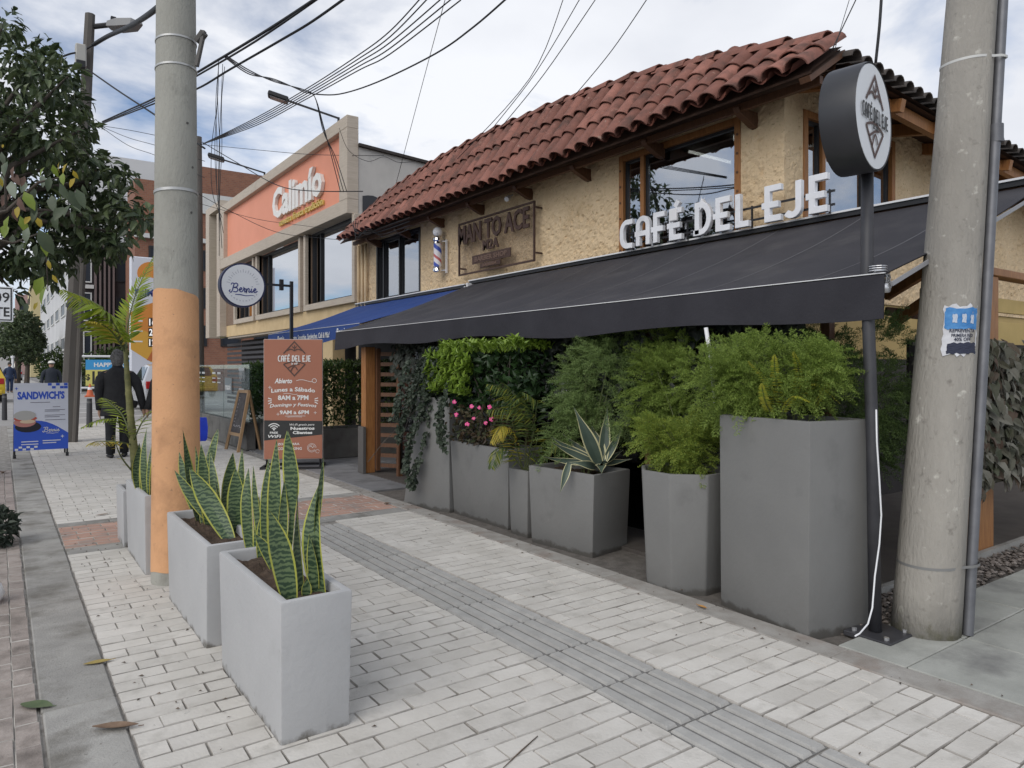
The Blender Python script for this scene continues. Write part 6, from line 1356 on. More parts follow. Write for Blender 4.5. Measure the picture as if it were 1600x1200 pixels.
# leaning far utility pole with lamp
fp0, fp1 = Vector((1.05, 16, -.05)), Vector((1.42, 16.05, 8.25))
fpo = thing('utility_pole', 'tall far concrete utility pole rising through the dark tree with a street lamp', 'utility pole', tuple(fp0))
def fpp(z): return fp0.lerp(fp1, (z + .05) / 8.3)
b_ = MB(); b_.loft([[fpp(z) + Vector((math.cos(2 * math.pi * (k + .5) / 8), math.sin(2 * math.pi * (k + .5) / 8), 0)) * (.165 - .009 * z) for k in range(8)] for z in (-.05, 1, 2.5, 4, 6, 8.25)]); part('shaft', b_, mat('dark_pole', (.085, .077, .07), (.125, .115, .105), scale=2, rough=.9, stretch=(2, 2, .3)), fpo)  # shade on the grey concrete is put into this dark pole colour
b_ = MB(); c = fpp(2.6); b_.loft([[c + Vector((math.cos(2 * math.pi * k / 12), math.sin(2 * math.pi * k / 12), z)) * 1 * .165 if False else c + Vector((.155 * math.cos(2 * math.pi * k / 12), .155 * math.sin(2 * math.pi * k / 12), z)) for k in range(12)] for z in (-.04, .04)]); part('band', b_, M_black, fpo)
b_ = MB(); c = fpp(2.2); b_.tube([fpp(0) + Vector((.10, -.15, 0)), fpp(3.4) + Vector((.09, -.13, 0))], .05, 8); part('conduit', b_, MATS['dark_pole'], fpo)
sl_ = thing('street_lamp', 'long flat street lamp reaching right from the far pole top', 'street lamp', (1.45, 16, 7.8)); D = 13.9
b_ = MB(); b_.tube([at(143, 42, D), at(178, 38, D)], .05, 8); part('arm', b_, M_black, sl_, smooth=40)
h0, h1 = at(170, 39, D), at(222, 38, D); b_ = MB(); dr = (h1 - h0); l_ = dr.length; dr.normalize(); sd = dr.cross(Vector((0, 0, 1))).normalized(); rings = []
for t, w, z0, z1 in ((0, .10, -.06, .05), (.3, .16, -.09, .08), (.75, .15, -.07, .08), (1, .03, -.01, .02)):
    c = h0 + dr * l_ * t; rings.append([c + sd * w + Vector((0, 0, z0)), c + sd * w * .7 + Vector((0, 0, z1)), c - sd * w * .7 + Vector((0, 0, z1)), c - sd * w + Vector((0, 0, z0))])
b_.loft(rings); part('head', b_, mat('lamp_grey', (.20, .20, .20), rough=.5), sl_); b_ = MB(); b_.frame(at(177, 31, D), (1, 0, 0), (0, 1, 0), (0, 0, 1), (.09, .09, .10)); part('sensor', b_, M_black, sl_)
bx = thing('junction_box', 'pale grey junction box strapped to the far pole top', 'box', tuple(at(126, 88, 13.6))); b_ = MB(); b_.frame(at(126, 88, 13.6), (1, 0, 0), (0, 1, 0), (0, 0, 1), (.18, .2, .42)); part('case', b_, mat('box_grey', (.42, .41, .38), rough=.7), bx, bevel=.02)
b_ = MB(); b_.frame(at(126, 101, 13.55), (1, 0, 0), (0, 1, 0), (0, 0, 1), (.15, .16, .12)); part('gland', b_, M_black, bx)
p3 = thing('utility_pole', 'thin dark utility pole hidden close behind the orange painted pole', 'utility pole', (4.2, 19, 0)); b_ = MB(); d3 = 18.0; q0 = at(311, 640, d3); q0.z = 0; q1 = at(309.5, 214, d3); b_.tube([q0, q1], [.14, .09], 10); part('shaft', b_, MATS['dark_pole'], p3, smooth=40); p3.location = q0
for ch in p3.children: ch.data.transform(Matrix.Translation(Vector((4.2, 19, 0)) - q0))

# fuel price totem
tp = thing('fuel_price_totem', 'tall white and orange fuel price totem behind the palm, half hidden by the orange pole', 'sign', (4.45, 28, 0)); TY = 28; TW = (3.70, 5.05)
b_ = MB(); b_.box(*TW, TY, TY + .35, .1, 5.3); pn = part('body', b_, mat('totem_white', (.60, .62, .68), rough=.4), tp, bevel=.03)
M_or1, M_or2, M_or3 = mat('totem_orange', (.62, .24, .05), rough=.5), mat('totem_deep_orange', (.50, .15, .045), rough=.5), mat('totem_yellow', (.65, .36, .06), rough=.5)
tw_ = TW[1] - TW[0]; TO = Vector((TW[0], TY - .001, 0))
b_ = MB(); b_.prism([(0, 3.35)] + [(tw_ * t / 8, 3.35 + .50 * math.sin(math.pi * .5 * t / 8)) for t in range(1, 9)] + [(tw_, 2.3), (0, 2.9)], TO, *FY, .002); b_.prism(arcp(.62, 4.72, .42, .42, 200, -30, 14) + [(.62, 4.6)], TO, *FY, .002); part('orange_print', b_, M_or1, pn)
b_ = MB(); b_.prism([(0, 2.05), (0, 2.9), (tw_, 2.3), (tw_, 1.5), (.62, 1.62)], TO, *FY, .0015); part('yellow_print', b_, M_or3, pn)
b_ = MB(); b_.prism([(.5, 1.68), (.86, 2.35), (tw_, 2.25), (tw_, 1.48)], TO + Vector((0, -.0025, 0)), *FY, .0015); part('deep_orange_print', b_, M_or2, pn); b_ = MB(); b_.prism([(.72, 4.28), (.95, 4.72), (1.05, 4.24)], TO + Vector((0, -.003, 0)), *FY, .0015); part('emblem', b_, M_or2, pn)
b_ = MB(); textmb(b_, 'PRIMAX', TO + Vector((.63, 0, 3.94)), FY, .22, w=1.0, bold=.05, depth=.003); b_.prism([(.34, 1.0), (tw_, 1.0), (tw_, 1.22), (.34, 1.22)], TO, *FY, .002); part('navy_print', b_, mat('totem_navy', (.03, .05, .22), rough=.5), pn)
for k, s in enumerate(('16.64', '21.60', '12.54')):
    b_ = MB(); b_.frame(TO + Vector((.83, -.006, 3.02 - .36 * k)), *FY, (.55, .30, .01)); dp = part('digit_panel', b_, M_ink, pn)
    b_ = MB(); textmb(b_, s, TO + Vector((.83, -.012, 2.91 - .36 * k)), FY, .22, w=.50, bold=.02, depth=.003); part('digits', b_, mat('digit_white', (.8, .8, .8), emit=(1, 1, 1, .35)), dp)
b_ = MB()
for k in range(3): b_.frame(TO + Vector((.22, -.004, 3.05 - .36 * k)), *FY, (.30, .05, .003))
textmb(b_, 'Diesel', TO + Vector((.9, -.004, 1.06)), FY, .1, depth=.002); part('white_print', b_, M_wprint, pn)
# price banner on a tubular frame
pb = thing('price_banner', 'yellow and blue price banner on a white tubular frame behind the woman', 'banner', (5.6, 46, 0)); BY = 46.0
pbx0, pbx1 = 3.60, 8.6
b_ = MB(); D0 = 0
for z in (.30, 2.05): b_.tube([(pbx0, BY, z), (pbx1, BY, z)], .06, 8)
for x in (pbx0, pbx0 + 1.6, pbx1): b_.tube([(x, BY, 0), (x, BY, 2.05)], .06, 8)
part('frame', b_, M_lwhite, pb, smooth=40)
b_ = MB(); b_.box(pbx0 + .25, pbx1 - .3, BY - .08, BY - .07, .42, 1.30); part('yellow_panel', b_, mat('banner_yellow', (.62, .56, .16), rough=.7), pb)
b_ = MB(); b_.box(pbx0 + .25, pbx1 - .3, BY - .08, BY - .07, 1.302, 1.86); part('blue_panel', b_, mat('banner_blue', (.05, .30, .60), rough=.7), pb)
b_ = MB(); textmb(b_, '$', (pbx0 + .36, BY - .082, .75), FY, .30, depth=.003, bold=.02); textmb(b_, '150', (pbx0 + 1.0, BY - .082, .52), FY, .66, w=.86, depth=.003, bold=.04); part('black_print', b_, M_ink, pb)
b_ = MB(); textmb(b_, 'HAPPY HOUR', (pbx0 + 1.7, BY - .082, 1.47), FY, .22, w=2.1, depth=.003, bold=.03); part('white_print', b_, M_wprint, pb)
# cars
def car(label, x, y, body, yaw_back=True, name='parked_car', s=1.0, dirn=1):
    "hatchback lying along Y; tail at -Y"
    t = thing(name, label, 'car', (x, y, 0)); prof = [(0, .35, .80, .82), (.06, .5, .95, .84), (.10, .95, 1.0, .82), (.45, 1.48, 1.50, .66), (1.5, 1.52, 1.55, .66), (2.4, 1.02, 1.06, .78), (3.6, .88, .90, .8), (3.95, .5, .7, .72)]
    m = mat('car_' + label.split()[0], body, rough=.25, coat=.6, metal=.2)
    rings = []
    for (dy, zt, z2, w) in ((0, .62, .62, .78), (.02, .92, .92, .84), (.10, 1.0, 1.0, .85), (.50, 1.46, 1.46, .64), (1.0, 1.52, 1.52, .65), (1.7, 1.50, 1.50, .65), (2.45, 1.02, 1.02, .82), (3.5, .88, .88, .80), (3.92, .62, .62, .70)):
        w0 = .86 if dy > .01 else .80; zs = min(.95, zt)
        rings.append([(x - w0 * s, y + dy * dirn, .30), (x - w0 * s, y + dy * dirn, .6 if zt > .62 else .55), (x - .86 * s if zt > .9 else x - w * s, y + dy * dirn, zs), (x - w * s, y + dy * dirn, zt), (x + w * s, y + dy * dirn, zt), (x + .86 * s if zt > .9 else x + w * s, y + dy * dirn, zs), (x + w0 * s, y + dy * dirn, .6 if zt > .62 else .55), (x + w0 * s, y + dy * dirn, .30)])
    b_ = MB(); b_.loft(rings); part('body', b_, m, t, bevel=.03, seg=2, smooth=50)
    b_ = MB(); b_.add([(x - .62, y + .12 * dirn, 1.03), (x + .62, y + .12 * dirn, 1.03), (x + .54, y + .44 * dirn, 1.42), (x - .54, y + .44 * dirn, 1.42)], [(0, 1, 2, 3)]); b_.v = [v + Vector((0, -.03 * dirn, .02)) for v in b_.v]; part('rear_window', b_, mat('car_glass', (.02, .025, .03), rough=.05), t)
    b_ = MB()
    for sx in (-1, 1): b_.add([(x + sx * .84, y + .55 * dirn, 1.0), (x + sx * .84, y + 2.2 * dirn, 1.02), (x + sx * .68, y + 1.7 * dirn, 1.44), (x + sx * .66, y + .7 * dirn, 1.42)], [(0, 1, 2, 3)])
    b_.v = [v + Vector(((.012 if v.x > x else -.012), 0, .01)) for v in b_.v]; part('side_window', b_, MATS['car_glass'], t)
    for sx in (-1, 1):
        b_ = MB(); b_.frame((x + sx * .72, y + .03 * dirn, .86), (1, 0, 0), (0, 0, 1), (0, 1, 0), (.20, .24, .10)); part('tail_light', b_, mat('tail_red', (.35, .02, .02), rough=.2), t, bevel=.02)
    b_ = MB(); b_.frame((x, y - .006 * dirn, .72), (1, 0, 0), (0, 0, 1), (0, 1, 0), (.42, .16, .02)); part('number_plate', b_, mat('plate_yellow', (.6, .45, .05), rough=.5), t)
    b_ = MB(); b_.frame((x, y - .012 * dirn, .42), (1, 0, 0), (0, 0, 1), (0, 1, 0), (1.5, .16, .10)); part('bumper', b_, m, t, bevel=.03)
    for sx in (-1, 1):
        for dy in (.72, 3.1):
            c = (x + sx * .76, y + dy * dirn, .31); b_ = MB(); b_.tube([(c[0] - .10, c[1], c[2]), (c[0] + .10, c[1], c[2])], .31, 20); w_ = part('wheel', b_, mat('tyre', (.025, .025, .025), rough=.8), t, smooth=40, bevel=.02)
            b_ = MB(); b_.tube([(c[0] + sx * .095, c[1], c[2]), (c[0] + sx * .115, c[1], c[2])], [.20, .18], 14); part('rim', b_, M_alu, w_, smooth=40)
    return t
car('silver hatchback with a yellow number plate seen between the two walkers', 4.55, 27.0 - 2.0, (.42, .43, .45)).location
car('yellow taxi cut off by the left frame edge far down the street', -.68, 36, (.60, .42, .03), name='taxi')
car('grey car far down the street left of the distant man', 1.15, 95, (.25, .26, .28)); car('dark car far away behind the white post', -1.2, 88, (.05, .05, .06))
wp_ = thing('white_post', 'thin white post far down the street by the left frame edge', 'post', (.62, 52, 0)); b_ = MB(); b_.tube([(.62, 52, 0), (.62, 52, 2.0)], .07, 8); part('shaft', b_, M_lwhite, wp_); b_ = MB(); b_.tube([(.62, 52, 2.0), (.62, 52, 2.12)], .11, 8); part('cap', b_, M_lwhite, wp_)

# ================================================================== BACKGROUND BUILDINGS
M_brick = bpy.data.materials.new('facing_brick'); M_brick.use_nodes = True
def _bk(m, c1, c2, mo, sc):
    nt = m.node_tree; N = nt.nodes.new; L = nt.links.new; p = nt.nodes['Principled BSDF']; p.inputs['Roughness'].default_value = .9
    g = N('ShaderNodeNewGeometry'); s_ = N('ShaderNodeSeparateXYZ'); L(g.outputs['Position'], s_.inputs[0]); ad = N('ShaderNodeMath'); L(s_.outputs[0], ad.inputs[0]); L(s_.outputs[1], ad.inputs[1]); c = N('ShaderNodeCombineXYZ'); L(ad.outputs[0], c.inputs[0]); L(s_.outputs[2], c.inputs[1])
    b = N('ShaderNodeTexBrick'); b.inputs['Scale'].default_value = sc; b.inputs['Color1'].default_value = (*c1, 1); b.inputs['Color2'].default_value = (*c2, 1); b.inputs['Mortar'].default_value = (*mo, 1); b.inputs['Mortar Size'].default_value = .02; L(c.outputs[0], b.inputs['Vector']); L(b.outputs[0], p.inputs['Base Color'])
_bk(M_brick, (.26, .115, .07), (.20, .085, .055), (.22, .15, .11), 2.2); MATS['facing_brick'] = M_brick
M_dbr = mat('dark_brick', (.05, .042, .042), (.04, .034, .034), scale=3, rough=.9, world=True); M_band2 = mat('pale_band_paint', (.62, .62, .60), (.5, .5, .49), scale=1, rough=.8, world=True)
M_gld = mat('far_window_glass', (.025, .03, .04), rough=.35, spec=.25)
def block(name, label, x0, x1, y0, y1, z0, z1, m, wins=(), cat='building', bands=()):
    "far building; wins = (face, u0, u1, nu, v0, v1, nv, fill_u, fill_v, frame mat)"
    t = thing(name, label, cat, ((x0 + x1) / 2, y0, 0)); b_ = MB(); b_.box(x0, x1, y0, y1, z0, z1); part('wall', b_, m, t)
    for (face, u0, u1, nu, v0, v1, nv, fu, fv, mf) in wins:
        for i in range(nu):
            for j in range(nv):
                w_, h_ = (u1 - u0) / nu, (v1 - v0) / nv; cu = u0 + w_ * (i + .5); cv = v0 + h_ * (j + .5); O = (cu, y0, cv) if face == 'y' else (x0, cu, cv); fr_ = FY if face == 'y' else FX; U, V, Nn = fr_; O = Vector(O)
                b_ = MB(); a, c = w_ * fu / 2, h_ * fv / 2; e = min(a, c) * .16 + .03
                b_.frame(O + V * (c - e / 2), U, V, Nn, (2 * a, e, .16)); b_.frame(O - V * (c - e / 2), U, V, Nn, (2 * a, e, .16)); b_.frame(O + U * (a - e / 2), U, V, Nn, (e, 2 * c - 2 * e, .16)); b_.frame(O - U * (a - e / 2), U, V, Nn, (e, 2 * c - 2 * e, .16))
                wn = part('window', b_, mf, t); b_ = MB(); b_.frame(O + Nn * .02, U, V, Nn, (2 * a - 2 * e, 2 * c - 2 * e, .02)); part('pane', b_, M_gld, wn)
    for (bx0, bx1, by0, by1, bz0, bz1, bm_) in bands: b_ = MB(); b_.box(bx0, bx1, by0, by1, bz0, bz1); part('band', b_, bm_, t)
    return t
M_wf = mat('white_window_frame', (.6, .6, .58), rough=.6)
bb = block('brick_building', 'orange brick building with a white band above the peach shop frame', 6.3, 19, 46, 49.8, 0, 11.2, M_brick, [('y', 6.6, 18.5, 6, 2.2, 9.0, 3, .6, .55, M_black)], bands=[(6.3, 8.4, 46.01, 49, 11.2, 12.3, M_brick), (9.2, 19.2, 45.85, 45.99, 11.2 - .5, 11.9, M_band2), (9.2, 15.0, 46.2, 50, 11.9, 13.6, M_brick), (6.25, 19.1, 45.7, 45.99, 8.9, 9.15, M_band2)])
block('dark_apartment_block', 'tall dark brown apartment block with white framed windows behind the far pole', 4.0, 12.5, 50.2, 58, 0, 8.9, M_dbr, [('y', 4.02, 4.58, 1, 1.6, 8.6, 3, .8, .74, M_wf), ('y', 5.75, 7.4, 2, 1.6, 8.6, 3, .86, .6, M_black), ('x', 50.6, 57.6, 3, 1.6, 8.6, 3, .5, .5, M_wf)],
      bands=[(x, x + .10, 49.9, 50.19, 2.0, 8.9, mat('mullion_brown', (.16, .125, .12), rough=.7)) for x in (4.66, 4.9, 5.14, 5.38, 5.62)] + [(4.0, 4.62, 49.95, 50.19, z, z + .22, M_band2) for z in (1.5, 3.85, 6.2)])
block('white_apartment_block', 'white apartment block with strip windows seen between tree and far pole', 4.45, 12, 60, 116, 0, 17, mat('white_render', (.60, .60, .60), (.52, .52, .52), scale=.3, rough=.8, world=True), [('x', 61, 115, 7, 2.0, 16.5, 5, .62, .40, M_wf)])
block('yellow_house', 'far yellow house front between the tree and the white block', 3.9, 9, 135, 150, 0, 14.5, mat('pale_yellow', (.55, .46, .25), rough=.8), [('x', 136, 149, 2, 4, 14, 3, .4, .4, M_black)])
block('pink_block', 'small far pinkish block at the end of the street', 2.8, 7.5, 190, 205, 0, 17.5, mat('pink_render', (.42, .28, .25), (.35, .22, .2), scale=.3, rough=.8, world=True), [('y', 2.9, 7.4, 2, 4, 16, 4, .5, .5, M_gld)])
block('distant_block', 'pale distant block low on the horizon at the left edge', -6, 2.5, 260, 280, 0, 17, mat('pale_far', (.5, .48, .46), rough=.8), [('y', -5, 2, 3, 4, 16, 4, .5, .5, M_gld)])
block('grey_shed', 'grey clad building rising beyond the dark tiled roof at the right edge', 12.5, 40, 8.5, 20, 0, 6.6, mat('grey_cladding', (.26, .275, .30), (.23, .245, .27), scale=.5, rough=.6, world=True))
block('opposite_block', 'building across the road', -26, -16, 2, 26, 0, 7.5, M_tan, [('y', -25, -17, 3, 3, 7, 1, .5, .5, M_wf)]) if False else None

# ================================================================== TREES
M_tl = leafm('dark_tree_leaf', [(.026, .042, .02), (.055, .082, .035), (.12, .155, .065), (.036, .056, .025), (.08, .115, .045)], rough=.4, trans=.18)
M_tl2 = leafm('mid_tree_leaf', [(.04, .07, .02), (.07, .11, .03), (.10, .145, .045)], rough=.5, trans=.25)
def crown(b_, clumps, r, n_per, L_, w, droop=.25):
    for (c, rad) in clumps:
        for _ in range(int(n_per * (rad / .35) ** 2)):
            u = rvec(r); k = .45 + .6 * r.random() ** .7; p = Vector(c) + Vector((u.x, u.y, u.z * .85)) * rad * k; s_ = r.uniform(.6, 1.25)
            d = u * .8 + rvec(r) * .6 + Vector((0, 0, -.35)); leaf(b_, p, d, (u * .6 + Vector((0, 0, .7)) + rvec(r) * .5).normalized(), L_ * s_, w * s_, .18, droop)
r = random.Random(51); D = 10.0
C1 = [(8, 36, 24), (2, 52, 22), (40, 90, 36), (72, 84, 26), (10, 130, 55), (75, 135, 45), (108, 118, 22), (122, 160, 28), (60, 200, 62), (12, 225, 50), (112, 215, 36), (132, 200, 22), (128, 250, 26), (95, 262, 40), (170, 252, 26), (192, 268, 20), (165, 300, 40), (198, 322, 34), (214, 350, 24), (152, 362, 46), (112, 330, 46), (100, 390, 40), (150, 385, 30), (186, 372, 24), (50, 390, 50), (20, 405, 36), (45, 320, 56), (6, 330, 50), (72, 425, 24), (226, 338, 18), (22, 455, 12)]
tr = thing('dark_tree', 'large dark leafed street tree filling the upper left', 'tree', (-.75, 11.2, 0)); cl = []
for (px, py, pr) in C1:
    for k in range(3):
        dd = D + r.uniform(-.9, 1.0); cl.append((at(px + r.uniform(-.35, .35) * pr, py + r.uniform(-.35, .35) * pr, dd), pr * .0092 * r.uniform(.55, .85)))
# the crown goes on beyond the frame edge
for _ in range(30): cl.append((Vector((r.uniform(-2.6, -.4), r.uniform(10.0, 13.0), r.uniform(2.9, 4.7))), r.uniform(.3, .45)))
b_ = MB(); crown(b_, cl, r, 100, .175, .07); part('crown', b_, M_tl, tr)
b_ = MB(); T0 = Vector((-.75, 11.2, -.1)); b_.tube([T0, T0 + Vector((.05, 0, 1.6)), T0 + Vector((.1, .1, 2.8)), T0 + Vector((.2, .0, 4.2))], [.19, .15, .13, .08], 10)
for (c, rd) in cl[::5]: b_.tube([T0 + Vector((.1, .1, 2.4)), (T0 + Vector((.1, .1, 3.2))).lerp(c, .5) + Vector((0, 0, .15)), c], [.07, .04, .012], 6)
part('trunk', b_, M_bark, tr, smooth=1)
# nearer sapling with large yellowing leaves
M_big = [mat('big_leaf_green', (.06, .085, .05), (.085, .11, .06), scale=14, rough=.45, trans=.2), mat('big_leaf_lime', (.18, .26, .035), (.22, .28, .05), scale=14, rough=.45, trans=.35), mat('big_leaf_yellow', (.42, .31, .03), (.34, .28, .05), scale=14, rough=.5, trans=.35), mat('big_leaf_brown', (.13, .075, .055), (.09, .055, .045), scale=14, rough=.7), mat('big_leaf_pale', (.15, .18, .13), (.12, .15, .1), scale=14, rough=.4)]
sg = thing('yellowing_sapling', 'nearer sapling with large green and yellow leaves at the left edge', 'tree', (-.6, 5.2, 0)); D = 4.6; r = random.Random(61)
b_ = MB(); b_.tube([(-.62, 5.2, -.05), (-.5, 5.2, 1.2), (-.25, 5.25, 2.2), at(10, 330, D), at(60, 285, D), at(105, 275, D)], [.04, .03, .022, .012, .008, .004], 7); b_.tube([(-.25, 5.25, 2.2), at(20, 380, D), at(60, 365, D), at(72, 395, D), at(75, 455, D)], [.016, .008, .006, .004, .003], 6); b_.tube([at(10, 330, D), at(8, 270, D), at(2, 240, D)], [.01, .006, .004], 6); part('trunk', b_, M_bark, sg, smooth=1)
LV = [(5, 228, 5, 2), (3, 245, 16, 4), (12, 262, 20, 0), (5, 285, 22, 0), (20, 295, 24, 4), (2, 283, 12, 2), (38, 312, 26, 1), (48, 318, 26, 0), (30, 330, 16, 2), (95, 260, 14, 2), (105, 262, 14, 2), (85, 265, 16, 1), (112, 272, 12, 2), (70, 268, 14, 1), (100, 278, 16, 1), (118, 285, 14, 2), (80, 285, 20, 0), (65, 282, 18, 4), (92, 300, 28, 0), (105, 310, 26, 0), (120, 308, 26, 0), (78, 318, 26, 0), (98, 335, 24, 0), (60, 335, 22, 0), (30, 350, 26, 1), (12, 348, 22, 1), (45, 345, 14, 2), (58, 347, 14, 2), (8, 360, 20, 1), (62, 375, 34, 0), (74, 378, 30, 1), (22, 375, 18, 0), (45, 365, 20, 4), (35, 390, 20, 0), (55, 390, 18, 0), (72, 412, 12, 2), (78, 408, 12, 4), (70, 445, 26, 1), (72, 460, 26, 1), (82, 435, 12, 2), (40, 480, 14, 0), (68, 482, 14, 0), (58, 478, 12, 2), (34, 472, 14, 0), (22, 268, 16, 3), (16, 280, 20, 3), (24, 300, 22, 3), (12, 312, 20, 3), (28, 318, 20, 3), (20, 335, 16, 3), (36, 282, 14, 3), (50, 300, 18, 4), (40, 292, 16, 4), (112, 330, 20, 0), (86, 345, 20, 0), (128, 295, 14, 0)]
for (px, py, sz_, mi) in LV:
    b_ = MB(); p = at(px + r.uniform(-3, 3), py - sz_ * .5, D + r.uniform(-.25, .25)); L_ = sz_ * 1.25 * D / 1120; s_ = L_ * r.uniform(.42, .55)
    for dx in (0,):
        d = Vector((r.uniform(-.5, .5), r.uniform(-.4, .4), -.85)); nr = (Vector((-SA, -CA, .5)) + rvec(r) * .6).normalized(); leaf(b_, p, d, nr, L_, s_, .12, .1)
    part('leaf', b_, M_big[mi], sg, smooth=1)
# background greenery
def far_tree(label, c, rad, n, seed, m, L_=.35, trunk=None, name='far_tree', z0=0):
    r = random.Random(seed); c = Vector(c); t = thing(name, label, 'tree' if name != 'far_hedge' else 'hedge', (c.x, c.y, 0)); b_ = MB(); rad = Vector(rad)
    for _ in range(14):
        u = rvec(r); cc = c + Vector((u.x * rad.x, u.y * rad.y, u.z * rad.z)) * .6; cloud(b_, cc, rad * .45, n // 14, L_, L_ * .45, r)
    part('crown', b_, m, t)
    if name != 'far_hedge':
        b_ = MB(); b_.tube([(c.x, c.y, -.05), (c.x + .1, c.y, c.z * .6), c], [.22, .16, .08], 8); part('trunk', b_, M_bark, t)
far_tree('dark spreading tree far down the street left of the white block', (.9, 58, 3.4), (1.8, 3, 1.75), 4200, 1, M_tl, .26)
far_tree('second dark tree beyond, above the distant man', (1.9, 76, 3.4), (1.6, 3, 1.7), 2600, 2, M_tl, .34); far_tree('low dark tree at the left frame edge far away', (-1.0, 66, 3.4), (2.2, 3, 2.0), 2600, 3, M_tl, .34)
far_tree('light green shrub hedge behind the far pole', (2.95, 57, 1.4), (1.1, 1.2, 1.3), 2200, 4, M_tl2, .22, name='far_hedge')
far_tree('long green hedge behind the price banner', (6.2, 48.3, 1.5), (2.6, .8, 1.5), 4600, 5, M_tl2, .22, name='far_hedge'); far_tree('leafy bush under the price banner', (4.6, 47.5, .5), (2.2, .7, .5), 1500, 6, M_tl, .14, name='far_hedge')
r = random.Random(9); dp_ = thing('dark_shrub', 'small dark leafy shrub cut by the left frame edge beside the kerb', 'plant', (-.03, 7.0, 0)); b_ = MB(); cloud(b_, (-.06, 7.0, .13), (.17, .22, .16), 500, .07, .03, r); part('foliage', b_, leafm('shrub_leaf', [(.02, .03, .022), (.04, .055, .04), (.06, .08, .055)]), dp_)
b_ = MB(); b_.tube([(-.05, 7, -.02), (-.05, 7, .15)], .012, 6); part('stem', b_, M_bark, dp_)
# white bag corner at the frame edge
wb = thing('white_bag', 'crumpled white plastic bag at the left frame edge on the worn pavers', 'bag', (-.08, 5.28, .1)); b_ = MB(); rg = []
for z, rr3 in ((0, .09), (.05, .11), (.10, .095), (.14, .06), (.17, .03)): rg.append([(-.085 + rr3 * math.cos(k * .5236) * (1 + .15 * math.sin(k * 2.3)), 5.28 + rr3 * math.sin(k * .5236) * (1 + .15 * math.cos(k * 3.1)), z) for k in range(12)])
b_.loft(rg); part('body', b_, mat('white_plastic', (.7, .72, .74), rough=.4), wb, smooth=1)
b_ = MB(); b_.tube([(-.085, 5.28, .165), (-.07, 5.27, .2), (-.05, 5.29, .215)], [.02, .014, .02], 6); part('knot', b_, MATS['white_plastic'], wb)
# ================================================================== PEOPLE
def skin_body(name, joints, edges, m, parent, sub=1):
    "one continuous figure grown round the joint skeleton"
    me = bpy.data.meshes.new(name); o0 = Vector(root_of(parent).location); names = list(joints)
    me.from_pydata([tuple(Vector(joints[k][0]) - o0) for k in names], [(names.index(a), names.index(b)) for a, b in edges], [])
    o = bpy.data.objects.new(name, me); COL.objects.link(o)
    sk = o.modifiers.new('skin', 'SKIN'); sk.use_smooth_shade = True
    for i, k in enumerate(names): v = me.skin_vertices[0].data[i]; rr4 = joints[k][1]; v.radius = (rr4, rr4) if not isinstance(rr4, tuple) else rr4; v.use_root = (k == 'pelvis')
    s_ = o.modifiers.new('sub', 'SUBSURF'); s_.levels = s_.render_levels = sub
    dg = bpy.context.evaluated_depsgraph_get(); nm = bpy.data.meshes.new_from_object(o.evaluated_get(dg)); bpy.data.objects.remove(o)
    nm.materials.clear(); nm.materials.append(m); nm.polygons.foreach_set('use_smooth', [True] * len(nm.polygons)); return put(name, nm, parent)
M_skin = mat('skin', (.42, .25, .17), rough=.6); M_jack = mat('black_jacket', (.018, .018, .02), (.028, .028, .03), scale=9, rough=.85, bump=.4, bscale=18, bdist=.02); M_trou = mat('black_trousers', (.014, .014, .016), (.022, .022, .024), scale=12, rough=.85); M_shoe = mat('dark_shoe', (.02, .02, .022), rough=.6)
